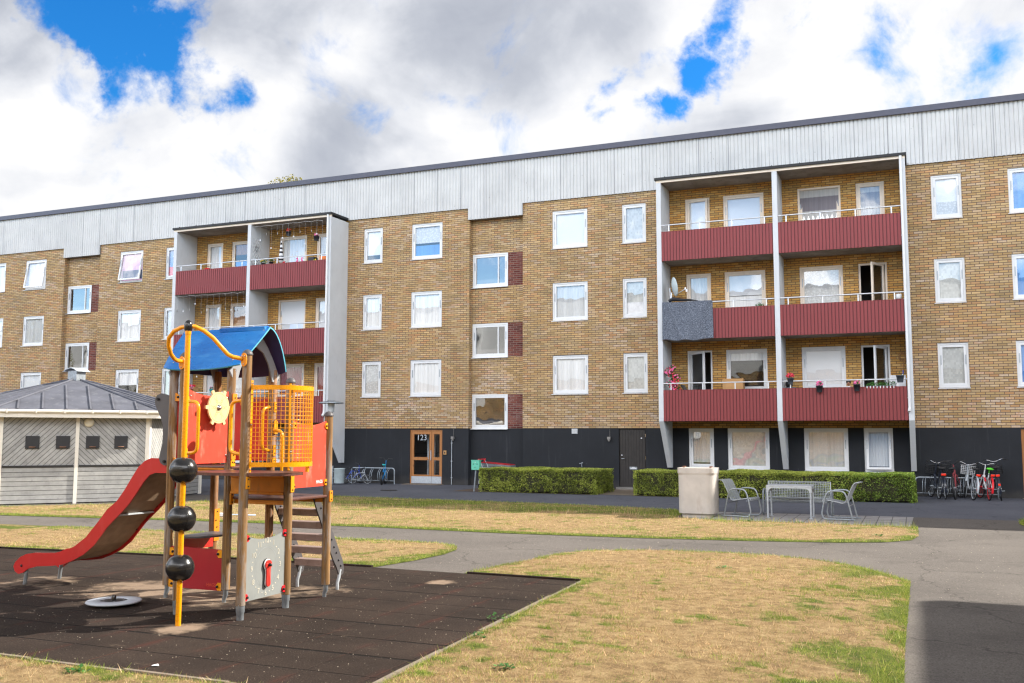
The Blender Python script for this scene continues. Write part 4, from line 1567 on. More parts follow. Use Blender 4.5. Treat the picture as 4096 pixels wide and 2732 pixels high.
mb = MB()
mb.prism(keyhole(1.28, cy, cz + 0.02), 'x', AX + 0.009, AX + 0.022)
mb.build('clock_hand_base', 'black_plastic', clock)
mb = MB()
mb.prism(keyhole(1.22, cy, cz + 0.02), 'x', AX + 0.022, AX + 0.030)
mb.build('clock_hand_edge', 'white_paint', clock)
mb = MB()
mb.prism(keyhole(1.0, cy, cz + 0.02), 'x', AX + 0.030, AX + 0.046)
mb.build('clock_hand', 'red_panel', clock)
mb = MB()
mb.lathe([(0.017, 0), (0.017, 0.02), (0.012, 0.028), (0, 0.030)], (AX + 0.046, cy, cz + 0.02), 10, axis='x')
mb.build('clock_bolt', 'bolt', clock)
for yy, d, z in ((Y1 + 0.04, 1, 0.785), (Y1 + 0.04, 1, 0.215), (Y2 - 0.04, -1, 0.785), (Y2 - 0.04, -1, 0.215)):
    bracket(ear(yy, z, 0.036, d), 'x', AX + 0.004, AX + 0.02, 'bright_red', [(AX + 0.028, yy + d * 0.032, z)], 0.013)

# big red board with the maker's letters
pan = concave_panel('red_board', AX, Y2 + 0.06, Y3 - 0.055, 1.235, 1.955, 0.05, 'red_worn', label='scratched orange-red board facing the sun')
t = MB()
hl(t, 'HAGS', 0.05, onX(AX + 0.0095, Y3 - 0.175, 1.285), depth=0.002, font_scale_x=0.95, weight=0.001)
t.build('maker_letters', 'white_cloth', pan)
for yy, d, z in ((Y3 - 0.04, -1, 1.90), (Y3 - 0.04, -1, 1.275), (Y2 + 0.045, 1, 1.255), (Y2 + 0.045, 1, 1.90)):
    bracket(ear(yy, z, 0.036, d), 'x', AX + 0.004, AX + 0.02, 'yellow_plate', [(AX + 0.026, yy + d * 0.03, z)], 0.011)

# red board behind the toy steering wheel
wp = concave_panel('red_board', BX, Y1 + 0.055, Y2 - 0.05, 1.50, 2.27, 0.06, 'red_worn', label='red board behind the toy ship wheel')
for z in (1.58, 2.20):
    mb = MB()
    mb.ball((BX + 0.01, Y2 - 0.075, z), 0.01, 8, 6)
    mb.ball((BX + 0.01, Y1 + 0.08, z), 0.01, 8, 6)
    mb.build('rivet', 'chrome', wp)
    bracket([(Y2 - 0.035, z - 0.045), (Y2 + 0.035, z - 0.045), (Y2 + 0.035, z + 0.045), (Y2 - 0.035, z + 0.045)], 'x', BX + 0.045, BX + 0.056, 'orange_plate', [(BX + 0.058, Y2, z)])
# steering wheel
wy, wz, wx = 8.185, 2.085, BX + 0.085
pts = []
n = 144
for k in range(n):
    a = 2 * PI * k / n
    m6 = math.cos(3 * (a)) ** 2
    lob = max(0.0, (m6 - 0.86) / 0.14)
    rr = 0.166 + 0.036 * min(1.0, lob * 2.2) ** 0.7
    pts.append((wy + rr * math.cos(a), wz + rr * math.sin(a)))
mb = MB()
mb.prism(pts, 'x', wx - 0.009, wx + 0.009)
wheel = mb.build('ship_wheel', 'ivory', tower)
mb = MB()
for r0 in (0.150, 0.052):
    for k in range(48):
        a0, a1 = 2 * PI * k / 48, 2 * PI * (k + 1) / 48
        mb.quad(*[(wx + 0.0098, wy + r * math.cos(a), wz + r * math.sin(a)) for r, a in ((r0 - 0.0015, a0), (r0 + 0.0015, a0), (r0 + 0.0015, a1), (r0 - 0.0015, a1))])
for k in range(6):
    a = PI * k / 3
    cxx, czz = wy + 0.075 * math.cos(a), wz + 0.075 * math.sin(a)
    for j in range(16):
        b0, b1 = 2 * PI * j / 16, 2 * PI * (j + 1) / 16
        mb.quad(*[(wx + 0.0099, cxx + r * math.cos(b), czz + r * math.sin(b)) for r, b in ((0.011, b0), (0.014, b0), (0.014, b1), (0.011, b1))])
    for sgn in (-1, 1):
        pr = (-math.sin(a) * sgn * 0.014, math.cos(a) * sgn * 0.014)
        p0 = (wy + 0.09 * math.cos(a) + pr[0] * 0.4, wz + 0.09 * math.sin(a) + pr[1] * 0.4)
        p1 = (wy + 0.128 * math.cos(a) + pr[0] * 1.4, wz + 0.128 * math.sin(a) + pr[1] * 1.4)
        w = (-math.sin(a) * 0.0012, math.cos(a) * 0.0012)
        mb.quad((wx + 0.0099, p0[0] - w[0], p0[1] - w[1]), (wx + 0.0099, p0[0] + w[0], p0[1] + w[1]), (wx + 0.0099, p1[0] + w[0], p1[1] + w[1]), (wx + 0.0099, p1[0] - w[0], p1[1] - w[1]))
mb.build('carved_lines', 'tan_line', wheel)
mb = MB()
mb.lathe([(0.03, -0.095), (0.022, -0.02), (0.034, 0.008), (0.034, 0.014), (0.018, 0.022), (0.014, 0.034), (0, 0.036)], (wx, wy, wz), 16, axis='x')
mb.build('hub', 'chrome', wheel)

# red boards further back
bp = concave_panel('red_board', Y3, CX + 0.055, BX - 0.05, 1.50, 2.22, 0.05, 'red_panel', axis='y', label='red back board under the blue roof')
sp = MB()
sp.prism([(Y2 + 0.055, 1.50), (Y2 + 0.055, 2.24), (Y2 + 0.14, 2.22), (Y2 + 0.14, 1.62), (Y3 - 0.14, 1.62), (Y3 - 0.14, 2.22), (Y3 - 0.055, 2.24), (Y3 - 0.055, 1.44), (Y2 + 0.055, 1.44)], 'x', CX - 0.008, CX + 0.008)
sp.build('slide_entry_board', 'red_panel', tower)
for z in (2.22, 1.50):
    bracket([(CX + 0.04, z - 0.045), (CX + 0.10, z - 0.045), (CX + 0.11, z), (CX + 0.06, z + 0.045), (CX + 0.04, z + 0.045)], 'y', Y2 - 0.02, Y2 - 0.01, 'orange_plate', [(CX + 0.085, Y2 - 0.026, z)], 0.014)
bracket([(Y3 - 0.10, 1.42), (Y3 + 0.03, 1.42), (Y3 + 0.03, 1.52), (Y3 - 0.10, 1.52)], 'x', CX + 0.045, CX + 0.055, 'orange_plate', [(CX + 0.06, Y3 - 0.07, 1.49), (CX + 0.06, Y3, 1.48)])

# low red board with letters, and the little round counter behind it
lp = MB()
lp.prism([(CX + 0.05, 0.13), (BX - 0.05, 0.13), (BX - 0.05, 0.565), (CX + 0.05, 0.575)], 'y', Y2 - 0.008, Y2 + 0.008)
lo = lp.build('low_board', 'red_dark', tower)
t = MB()
hl(t, 'HAGS', 0.05, onY(BX - 0.185, Y2 - 0.0095, 0.185), depth=0.002, weight=0.001)
t.build('maker_letters', 'red_worn', lo)
for xx, d in ((CX + 0.04, 1), (BX - 0.04, -1)):
    for z in (0.52, 0.175):
        bracket([(xx, z - 0.04), (xx + d * 0.05, z - 0.04), (xx + d * 0.075, z), (xx + d * 0.05, z + 0.04), (xx, z + 0.04)], 'y', Y2 - 0.022, Y2 - 0.009, 'yellow_plate', [(xx + d * 0.05, Y2 - 0.03, z)], 0.015)
mb = MB()
pts = [(CX + 0.04, Y2 + 0.06), (CX + 0.04, Y3 - 0.05)]
for i in range(15):
    a = R(90 - 180 * i / 14)
    pts.append((CX + 0.06 + 0.36 * math.cos(a), (Y2 + Y3) / 2 + 0.32 * math.sin(a)))
mb.prism(pts, 'z', 0.655, 0.675)
mb.build('counter_top', 'grey_hpl', tower)
mb = MB()
mb.prism([(Y2 + 0.06, 0.50), (Y3 - 0.05, 0.50), (Y3 - 0.05, 0.655), (Y2 + 0.06, 0.655)], 'x', CX + 0.03, CX + 0.05)
mb.build('counter_apron', 'red_panel', tower)
bracket([(Y3 - 0.045, 0.56), (Y3 + 0.045, 0.56), (Y3 + 0.045, 0.93), (Y3 - 0.045, 0.93)], 'x', CX + 0.046, CX + 0.056, 'orange_plate', [(CX + 0.06, Y3, 0.90), (CX + 0.06, Y3 - 0.02, 0.80), (CX + 0.06, Y3, 0.72)])

# decks and the orange risers
def deck(x0, x1, y0, y1, zt, round_nose=False):
    mb = MB()
    if round_nose:
        pts = [(x0, y1), (x0, y0), (x1, y0)]
        for i in range(15):
            a = R(-90 + 180 * i / 14)
            pts.append((x1 + 0.40 * math.cos(a), (y0 + y1) / 2 + (y1 - y0) / 2 * math.sin(a)))
        bm = bmesh.new()
        vs = [bm.verts.new((p[0], p[1], zt - 0.03)) for p in pts]
        f = bm.faces.new(vs)
        ext = bmesh.ops.extrude_face_region(bm, geom=[f])
        for e in ext['geom']:
            if isinstance(e, bmesh.types.BMVert):
                e.co.z = zt
        bmesh.ops.recalc_face_normals(bm, faces=bm.faces[:])
        bmesh.ops.remove_doubles(bm, verts=bm.verts[:], dist=0.0005)
        mb.addbm(bm)
    else:
        mb.bbox(x0, x1, y0, y1, zt - 0.028, zt, 0.009)
    mb.build('deck', 'deck', tower)


deck(BX - 0.0, AX - 0.0, Y1 - 0.02, Y2 - 0.06, 1.425, True)
deck(CX + 0.02, BX + 0.05, Y2 - 0.02, Y3 + 0.02, 1.46)
deck(BX + 0.03, AX + 0.03, Y2 + 0.01, Y3 + 0.03, 1.135)


def riser(x0, x1, y, z0, z1):
    mb = MB()
    prof = [(y, z0), (y - 0.012, z0 + 0.006), (y - 0.012, z0 + 0.026), (y, z0 + 0.036), (y, z1 - 0.034), (y - 0.012, z1 - 0.026), (y - 0.012, z1 - 0.006), (y, z1), (y + 0.008, z1), (y + 0.008, z0)]
    mb.prism(prof, 'x', x0, x1)
    mb.build('riser', 'orange_plate', tower)


riser(BX + 0.05, AX - 0.045, Y2 - 0.02, 1.165, 1.375)
riser(CX + 0.05, BX - 0.045, Y2 - 0.02, 1.395, 1.44)
mb = MB()
mb.box(BX + 0.05, AX - 0.05, Y3 - 0.02, Y3 - 0.005, 1.05, 1.105)
mb.box(BX + 0.05, AX - 0.05, Y2 + 0.04, Y2 + 0.055, 1.06, 1.105)
mb.build('deck_beam', 'orange_plate', tower)
for (xx, yy, z0, z1) in ((AX, Y1, 1.27, 1.39), (AX, Y2, 1.20, 1.40), (AX, Y3, 1.06, 1.18), (BX, Y2, 1.05, 1.18)):
    bracket([(yy - 0.028, z0), (yy + 0.028, z0), (yy + 0.028, z1), (yy - 0.028, z1)], 'x', xx + 0.044, xx + 0.055, 'yellow_plate' if yy < Y3 else 'orange_plate',
            [(xx + 0.058, yy, z0 + 0.025), (xx + 0.058, yy, z1 - 0.025)])
for (xx, yy, z0) in ((BX, Y2, 1.46), (BX, Y3, 1.46), (CX, Y3, 1.46)):
    bracket([(yy - 0.035, z0), (yy + 0.035, z0), (yy + 0.035, z0 + 0.055), (yy + 0.012, z0 + 0.08), (yy - 0.012, z0 + 0.08), (yy - 0.035, z0 + 0.055)], 'x', xx + 0.045, xx + 0.055, 'yellow_plate',
            [(xx + 0.058, yy - 0.012, z0 + 0.045), (xx + 0.058, yy + 0.018, z0 + 0.04)])

# yellow wire cage bulging out between two posts
def cage_pt(t, k=0.0):
    a = R(-90 + 180 * t)
    # squarish oval: straight flanks, round nose
    cx, sy = math.cos(a), math.sin(a)
    return (AX + 0.02 + (0.435 + k) * abs(cx) ** 0.85, (Y1 + Y2) / 2 + (0.345 + k) * math.copysign(abs(sy) ** 0.85, sy))


for z0, z1 in ((2.245, 2.29), (1.485, 1.53)):
    mb = MB()
    n = 40
    inn = [cage_pt(i / n) for i in range(n + 1)]
    outp = [cage_pt(i / n, 0.008) for i in range(n + 1)]
    mb.prism(inn + outp[::-1], 'z', z0, z1)
    mb.build('cage_rail', 'yellow', tower)
mb = MB()
NV = 30
# even spacing along the curve
fine = [Vector((*cage_pt(i / 400), 0)) for i in range(401)]
cum = [0]
for i in range(400):
    cum.append(cum[-1] + (fine[i + 1] - fine[i]).length)
L = cum[-1]
for k in range(1, NV):
    tgt = L * k / NV
    i = next(j for j, c in enumerate(cum) if c >= tgt)
    x, y, _ = fine[i]
    mb.tube([(x, y, 1.53), (x, y, 2.245)], 0.0028, 5, caps=False)
for k in range(1, 17):
    z = 1.53 + 0.715 * k / 17
    mb.tube([(fine[i].x, fine[i].y, z) for i in range(0, 401, 10)], 0.0028, 5, caps=False)
mb.build('cage_wires', 'yellow', tower)
for yy in (Y1 + 0.045, Y2 - 0.03):
    mb = MB()
    mb.box(AX + 0.018, AX + 0.034, yy - 0.018, yy + 0.018, 1.43, 2.34)
    mb.cur = 1
    for z in (1.46, 1.62, 1.9, 2.2, 2.31):
        mb.ball((AX + 0.036, yy, z), 0.009, 8, 6)
    mb.build('cage_strap', ['yellow', 'chrome'], tower)
mb = MB()
mb.box(AX + 0.375, AX + 0.405, 8.25, 8.27, 1.425, 1.49)
mb.build('cage_foot', 'yellow', tower)

# grab handles
def handle(pts, name='grab_handle', r=0.018, fil=0.05):
    mb = MB()
    mb.tube(fillet(pts, fil, 6), r, 10)
    mb.build(name, 'yellow', tower)


handle([(BX + 0.03, Y1, 2.14), (BX + 0.19, Y1, 2.13), (BX + 0.19, Y1, 1.62), (BX + 0.03, Y1, 1.61)], fil=0.07)
handle([(AX - 0.03, Y1, 2.14), (AX - 0.18, Y1, 2.13), (AX - 0.18, Y1, 1.62), (AX - 0.03, Y1, 1.61)], fil=0.07)
handle([(AX - 0.02, Y1 + 0.03, 2.08), (AX - 0.10, Y1 + 0.10, 2.07), (AX - 0.10, Y1 + 0.10, 1.66), (AX - 0.02, Y1 + 0.03, 1.65)], fil=0.06)
handle([(BX - 0.0, Y3 - 0.04, 2.12), (BX - 0.0, Y3 - 0.17, 2.10), (BX - 0.0, Y3 - 0.17, 1.64), (BX, Y3 - 0.04, 1.62)], fil=0.07)
handle([(BX + 0.03, Y3 - 0.01, 1.86), (BX + 0.17, Y3 - 0.02, 1.84), (BX + 0.17, Y3 - 0.02, 1.15)], fil=0.07)
for (xx, yy, z) in ((BX, Y1, 2.14), (BX, Y1, 1.61), (AX, Y1, 2.14), (AX, Y1, 1.61)):
    mb = MB()
    sx = 1 if xx == BX else -1
    mb.prism([(yy - 0.022, z - 0.05), (yy + 0.022, z - 0.05), (yy + 0.022, z + 0.05), (yy - 0.022, z + 0.05)], 'x', xx + sx * 0.040, xx + sx * 0.050)
    mb.build('handle_plate', 'yellow_plate', tower)
for z in (2.12, 1.62):
    bracket([(Y3 - 0.022, z - 0.06), (Y3 + 0.022, z - 0.06), (Y3 + 0.022, z + 0.06), (Y3 - 0.022, z + 0.06)], 'x', BX + 0.044, BX + 0.054, 'yellow_plate', [(BX + 0.056, Y3, z + 0.03), (BX + 0.056, Y3, z - 0.03)])
bracket([(Y3 - 0.03, 1.81), (Y3 + 0.03, 1.81), (Y3 + 0.03, 1.95), (Y3, 1.98), (Y3 - 0.03, 1.95)], 'x', BX + 0.056, BX + 0.064, 'yellow_plate', [(BX + 0.066, Y3, 1.95), (BX + 0.066, Y3 + 0.015, 1.84), (BX + 0.066, Y3 - 0.015, 1.85)])

# climbing pole with black balls and the bowed top tubes
PX, PY = -6.47, 7.30
mb = MB()
mb.tube([(PX, PY, G0 - 0.01), (PX, PY, 2.80)], 0.0262, 14)
mb.lathe([(0.030, 2.765), (0.030, 2.80)], (PX, PY, 0), 14)
pole = mb.build('climbing_pole', 'yellow', tower)
for z in (1.462, 1.005, 0.548):
    mb = MB()
    prof = [(0.026, z - 0.122), (0.045, z - 0.119)]
    for i in range(1, 18):
        a = R(-75 + 150 * i / 18)
        rr = 0.132 * math.cos(a) ** 0.80
        hh = 0.120 * math.sin(a) / math.sin(R(75))
        if i in (5, 13):
            rr -= 0.003
        prof.append((rr, z + hh))
    prof += [(0.045, z + 0.119), (0.026, z + 0.122)]
    mb.lathe(prof, (PX, PY, 0), 28)
    # raised seam round the middle, up and down
    mb.tube([(PX + 0.1325 * math.cos(R(25)) * math.cos(R(a)) ** 0.9 if math.cos(R(a)) > 0 else PX, PY - 0.1325 * math.sin(R(25)) * (math.cos(R(a)) ** 0.9 if math.cos(R(a)) > 0 else 0), z + 0.113 * math.sin(R(a))) for a in range(-75, 76, 10)], 0.003, 5)
    b = mb.build('climbing_ball', 'black_rubber', tower)
mb = MB()
mb.lathe([(0.034, 2.80), (0.040, 2.825), (0.040, 2.86), (0.030, 2.89), (0.012, 2.905), (0, 2.907)], (PX, PY, 0), 16)
mb.build('pole_cap', 'black_rubber', tower)
A_ = V(PX, PY, 0)
B_ = V(AX - 0.02, Y1 - 0.06, 0)
prof = [(0.0, 2.845), (0.12, 2.845), (0.28, 2.81), (0.46, 2.74), (0.62, 2.65), (0.74, 2.585), (0.84, 2.562), (1.0, 2.55)]
mb = MB()
mb.tube([(A_ + (B_ - A_) * q) + V(0, 0, z) for q, z in prof], 0.021, 12)
mb.build('bowed_tube', 'yellow', tower)
mb = MB()
pp = [(PX, PY, 2.845), (-6.56, 7.31, 2.84), (-6.67, 7.33, 2.81), (-6.76, 7.36, 2.75), (-6.80, 7.40, 2.68), (-6.82, 7.46, 2.60), (-6.85, 7.54, 2.56), (-6.885, 7.62, 2.548), (-6.90, 7.71, 2.545)]
mb.tube(pp, 0.021, 12)
mb.build('bowed_tube', 'yellow', tower)
for (x, y, z) in ((AX, Y1, 2.54), (BX, Y1, 2.53)):
    mb = MB()
    pts = []
    for i in range(20):
        a = 2 * PI * i / 20
        pts.append((x + 0.034 * math.cos(a), z + 0.068 * math.copysign(abs(math.sin(a)) ** 0.7, math.sin(a))))
    mb.prism(pts, 'y', y - 0.058, y - 0.048)
    mb.cur = 1
    for dx_, dz_ in ((-0.015, 0.035), (0.015, 0.035), (0.0, -0.045)):
        mb.ball((x + dx_, y - 0.06, z + dz_), 0.007, 8, 6)
    mb.build('tube_plate', ['orange_plate', 'chrome'], tower)

# blue roof: two bowed sheets meeting in a ridge along X
def roof_sheet(side):
    RX0, RX1 = -7.90, -6.68
    yc, zr = 8.855, 3.015
    nu, nv = 24, 12
    vs = []
    for j in range(nv + 1):
        t = j / nv
        for i in range(nu + 1):
            s = i / nu
            # sheet is bowed: eaves hang in a shallow arc and the corners are rounded
            shrink = 0.10 * t ** 1.5
            x0 = RX0 + shrink * (0.9 if side < 0 else 0.8)
            x1 = RX1 - shrink * 0.7
            rnd = 0.0
            q = abs(2 * s - 1)
            ylen = 0.47 * (1 - 0.10 * max(0, q - 0.8) / 0.2 * t)
            drop = (0.46 if side < 0 else 0.49)
            y = yc + side * (ylen * (t ** (1.0 if side < 0 else 0.80)))
            z = zr - drop * (t ** (0.95 if side < 0 else 1.25)) - 0.035 * (1 - q * q) * t + 0.03 * max(0, q - 0.75) * t
            z -= 0.01 * (1 - s)
            vs.append(Vector((x0 + (x1 - x0) * s, y, z)))
    mb = MB()
    th = 0.016
    w = nu + 1
    nrm = []
    for j in range(nv + 1):
        for i in range(nu + 1):
            a = vs[j * w + min(i + 1, nu)] - vs[j * w + max(i - 1, 0)]
            b = vs[min(j + 1, nv) * w + i] - vs[max(j - 1, 0) * w + i]
            n_ = a.cross(b).normalized() * (-side)
            nrm.append(n_ if n_.z > 0 else -n_)
    top = vs
    bot = [v - n_ * th for v, n_ in zip(vs, nrm)]
    allv = top + bot
    N0 = len(top)
    fs = []
    for j in range(nv):
        for i in range(nu):
            a, b, c, d = j * w + i, j * w + i + 1, (j + 1) * w + i + 1, (j + 1) * w + i
            f = (a, d, c, b) if side < 0 else (a, b, c, d)
            fs.append(f)
    mb.add(allv, fs, True)
    mb.cur = 3
    mb.add(allv, [tuple(N0 + k for k in f[::-1]) for f in fs], True)
    rim = [(j * w) for j in range(nv + 1)] + [nv * w + i for i in range(1, nu + 1)] + [j * w + nu for j in range(nv - 1, -1, -1)] + [i for i in range(nu - 1, 0, -1)]
    fs = [(rim[k], rim[(k + 1) % len(rim)], N0 + rim[(k + 1) % len(rim)], N0 + rim[k]) for k in range(len(rim))]
    mb.cur = 1
    mb.add(allv, fs, False)
    mb.cur = 2
    for i, j in ((3, nv - 2), (nu - 3, nv - 2), (nu - 1, 1)):
        p = top[j * w + i]
        mb.ball(p, 0.009, 8, 6)
    o = mb.build('roof_sheet', ['blue_roof', 'teal_edge', 'chrome', 'roof_under'], tower)
    return o


roof_sheet(-1)
roof_sheet(1)
mb = MB()
mb.prism([(8.80, 3.012), (8.87, 3.028), (8.90, 3.01), (8.885, 2.99), (8.86, 3.008), (8.815, 2.972)], 'x', -7.35, -6.72)
mb.build('ridge_flap', 'blue_roof', tower)
# grey gable brackets under the sheets
for xx in (-6.88, -7.72):
    outer = []
    for q in range(11):        # close under the sheets, left eave to right eave
        t = 1 - q / 5
        sd_, tt = (-1, t) if t >= 0 else (1, -t)
        outer.append((8.855 + sd_ * 0.44 * tt ** (1.0 if sd_ < 0 else 0.8), 2.955 - (0.43 if sd_ < 0 else 0.46) * tt ** (0.95 if sd_ < 0 else 1.25) - 0.03 * tt))
    inner_ = [(9.235, 2.40), (9.17, 2.41), (9.13, 2.52), (9.08, 2.62), (8.99, 2.73), (8.86, 2.79), (8.74, 2.74), (8.64, 2.62), (8.58, 2.50), (8.55, 2.40), (8.48, 2.39)]
    pts_o = outer + inner_
    mb = MB()
    mb.prism(pts_o, 'x', xx, xx + 0.018)
    mb.cur = 1
    mb.ball((xx + 0.022, 8.50, 2.50), 0.010, 8, 6)
    mb.ball((xx + 0.022, 9.21, 2.48), 0.010, 8, 6)
    mb.build('gable_bracket', ['grey_light', 'chrome'], tower)
mb = MB()
mb.prism([(8.54, 2.50), (9.18, 2.50), (9.14, 2.62), (8.86, 2.86), (8.62, 2.62)], 'x', -7.745, -7.735)
mb.build('gable_board', 'roof_under', tower)

# slide
side_pts = [(-7.68, 1.53), (-8.02, 1.535), (-8.11, 1.50), (-8.20, 1.43), (-8.29, 1.31), (-8.39, 1.17), (-8.50, 1.04), (-8.64, 0.94), (-8.78, 0.785), (-8.95, 0.61), (-9.12, 0.50), (-9.26, 0.445), (-9.42, 0.41), (-9.60, 0.40),
            (-9.75, 0.395), (-9.88, 0.375), (-9.98, 0.335), (-10.06, 0.27), (-10.085, 0.22), (-10.06, 0.165), (-10.0, 0.135), (-9.93, 0.15), (-9.84, 0.205), (-9.70, 0.24), (-9.49, 0.255), (-9.30, 0.28),
            (-9.14, 0.335), (-8.98, 0.41), (-8.84, 0.51), (-8.74, 0.62), (-8.64, 0.73), (-8.55, 0.81), (-8.44, 0.90), (-8.32, 1.01), (-8.22, 1.13), (-8.11, 1.27), (-8.03, 1.345), (-7.95, 1.37), (-7.68, 1.37)]
for yy in (8.515, 9.105):
    mb = MB()
    mb.prism(side_pts, 'y', yy, yy + 0.019)
    mb.cur = 1
    mb.ball((-9.95, yy, 0.235), 0.016, 10, 8)
    if yy > 9:
        for x, z in ((-8.45, 0.95), (-8.6, 0.82), (-8.75, 0.66), (-8.9, 0.52), (-9.1, 0.4)):
            mb.ball((x, yy - 0.004, z), 0.012, 8, 6)
    mb.build('slide_side', ['red_slide', 'bolt'], tower)
low = [(-7.68, 1.42), (-7.95, 1.42), (-8.06, 1.39), (-8.15, 1.31), (-8.26, 1.17), (-8.36, 1.045), (-8.50, 0.92), (-8.68, 0.76), (-8.79, 0.635), (-8.90, 0.53), (-9.02, 0.445), (-9.16, 0.38), (-9.34, 0.325), (-9.55, 0.30), (-9.75, 0.285), (-9.92, 0.24)]
mb = MB()
lo2 = [(x, z - 0.022) for x, z in low]
mb.prism(low + lo2[::-1], 'y', 8.534, 9.105)
mb.build('slide_bed', 'slide_bed', tower)
mb = MB()
mb.tube([(-8.53, 8.53, 0.875), (-8.53, 9.105, 0.875)], 0.016, 8)
mb.box(-8.57, -8.49, 8.534, 9.105, 0.868, 0.886)
mb.build('slide_cross_bar', 'galv_light', tower)
for yy, xt in ((8.555, -9.90), (9.06, -9.90)):
    mb = MB()
    mb.tube([(xt, yy, 0.27), (xt - 0.005, yy, 0.2), (xt - 0.03, yy, G0 - 0.01)], 0.022, 10)
    mb.build('slide_leg', 'galvanised', tower)
for yy in (8.515, 9.105):
    mb = MB()
    prof = [(-7.74, 1.47), (-7.80, 1.455), (-7.85, 1.48), (-7.875, 1.53), (-7.86, 1.60), (-7.835, 1.70), (-7.83, 1.80), (-7.84, 1.90), (-7.87, 1.99), (-7.92, 2.07), (-7.96, 2.14), (-7.965, 2.20), (-7.93, 2.25), (-7.87, 2.265), (-7.80, 2.25), (-7.74, 2.23)]
    mb.prism(prof, 'y', yy - 0.03, yy - 0.012)
    mb.cur = 1
    for x, z in ((-7.91, 2.20), (-7.79, 1.50)):
        mb.lathe([(0.018, 0), (0.018, 0.014), (0.0, 0.018)][::1], (x, yy - 0.048, z), 10, axis='y')
    mb.build('slide_guard', ['grey_hpl', 'bolt'], tower)

# steps on the far side
str_pts = [(Y3 - 0.05, 1.105), (Y3 + 0.06, 1.105), (Y3 + 0.20, 0.90), (Y3 + 0.36, 0.67), (Y3 + 0.45, 0.53), (Y3 + 0.57, 0.34), (Y3 + 0.60, 0.25), (Y3 + 0.59, 0.19), (Y3 + 0.545, 0.165), (Y3 + 0.50, 0.18), (Y3 + 0.44, 0.28), (Y3 + 0.37, 0.37), (Y3 + 0.25, 0.57), (Y3 + 0.14, 0.77), (Y3 + 0.03, 0.95)]
for xx in (-6.83, -6.275):
    mb = MB()
    mb.prism(str_pts, 'x', xx - 0.009, xx + 0.009)
    mb.cur = 1
    for yy, zz in ((0.10, 0.975), (0.15, 0.92), (0.19, 0.83), (0.23, 0.76), (0.28, 0.67), (0.33, 0.60), (0.38, 0.51), (0.43, 0.44), (0.48, 0.35), (0.53, 0.28), (0.54, 0.21)):
        mb.ball((xx + 0.012, Y3 + yy, zz), 0.012, 8, 6)
    mb.build('stair_side', ['grey_hpl', 'bolt'], tower)
    mb = MB()
    mb.tube([(xx, Y3 + 0.53, 0.24), (xx, Y3 + 0.51, 0.15), (xx, Y3 + 0.48, 0.09), (xx, Y3 + 0.48, G0 - 0.01)], 0.019, 10)
    mb.build('stair_foot', 'galv_light', tower)
for yy, zz in ((0.115, 0.945), (0.195, 0.795), (0.275, 0.645), (0.365, 0.49), (0.455, 0.335)):
    mb = MB()
    y0 = Y3 + yy
    mb.prism([(y0 - 0.055, zz + 0.012), (y0 - 0.055, zz - 0.05), (y0 - 0.062, zz - 0.056), (y0 - 0.055, zz - 0.062), (y0 - 0.04, zz - 0.056), (y0 - 0.045, zz), (y0 + 0.06, zz), (y0 + 0.06, zz - 0.05), (y0 + 0.07, zz - 0.05), (y0 + 0.07, zz + 0.012), (y0 + 0.05, zz + 0.018), (y0 - 0.04, zz + 0.018)], 'x', -6.82, -6.285)
    mb.build('stair_tread', 'tread', tower)

# flat round spinner let into the mats
sp = thing('ground_spinner', 'low round grey and white disc with black hub set in the rubber mats', 'spinner', (-7.86, 7.89, 0.012))
mb = MB()
mb.lathe([(0.135, 0.030), (0.268, 0.030), (0.280, 0.042), (0.272, 0.052), (0.140, 0.056), (0.135, 0.050), (0.135, 0.030)], (-7.86, 7.89, 0.012), 40)
mb.build('disc_rim', 'clock_pale', sp)
mb = MB()
mb.lathe([(0.136, 0.035), (0.136, 0.050), (0.05, 0.053), (0.0, 0.053)], (-7.86, 7.89, 0.012), 32)
mb.cur = 1
for k in range(6):
    a = PI * k / 3 + 0.3
    mb.ball((-7.86 + 0.11 * math.cos(a), 7.89 + 0.11 * math.sin(a), 0.066), 0.006, 6, 5)
mb.build('disc_plate', ['black_plastic', 'chrome'], sp)
mb = MB()
mb.lathe([(0.024, 0.052), (0.024, 0.10), (0.020, 0.105), (0, 0.106)], (-7.86, 7.89, 0.012), 14)
mb.build('hub', 'black_rubber', sp)
mb = MB()
mb.lathe([(0.06, -0.012), (0.06, 0.035)], (-7.86, 7.89, 0.012), 16)
mb.build('axle', 'galvanised', sp)

# ------------------------------------------------------------------ ground, paths, lawns
def sheet(name, pts, z, mat, kind='structure', t=None):
    mb = MB()
    if t:
        mb.prism(pts, 'z', z - t, z)
    else:
        mb.add([(x, y, z) for x, y in pts], [tuple(range(len(pts)))])
    o = mb.build(name, mat)
    tag(o, kind=kind)
    return o


sheet('ground', [(-400, -400), (400, -400), (400, 400), (-400, 400)], -0.004, 'soil')
sheet('path', [(-60, -12), (9, -12), (9, 23.3), (-60, 23.3)], 0.0, 'asphalt')
sheet('walkway', [(-60, 23.3), (9, 23.3), (9, FY + 0.3), (-60, FY + 0.3)], 0.0, 'asphalt_new')
sheet('walkway', [(-0.3, 20.95), (2.0, 21.05), (2.0, 23.3), (-0.3, 23.3)], 0.004, 'asphalt')

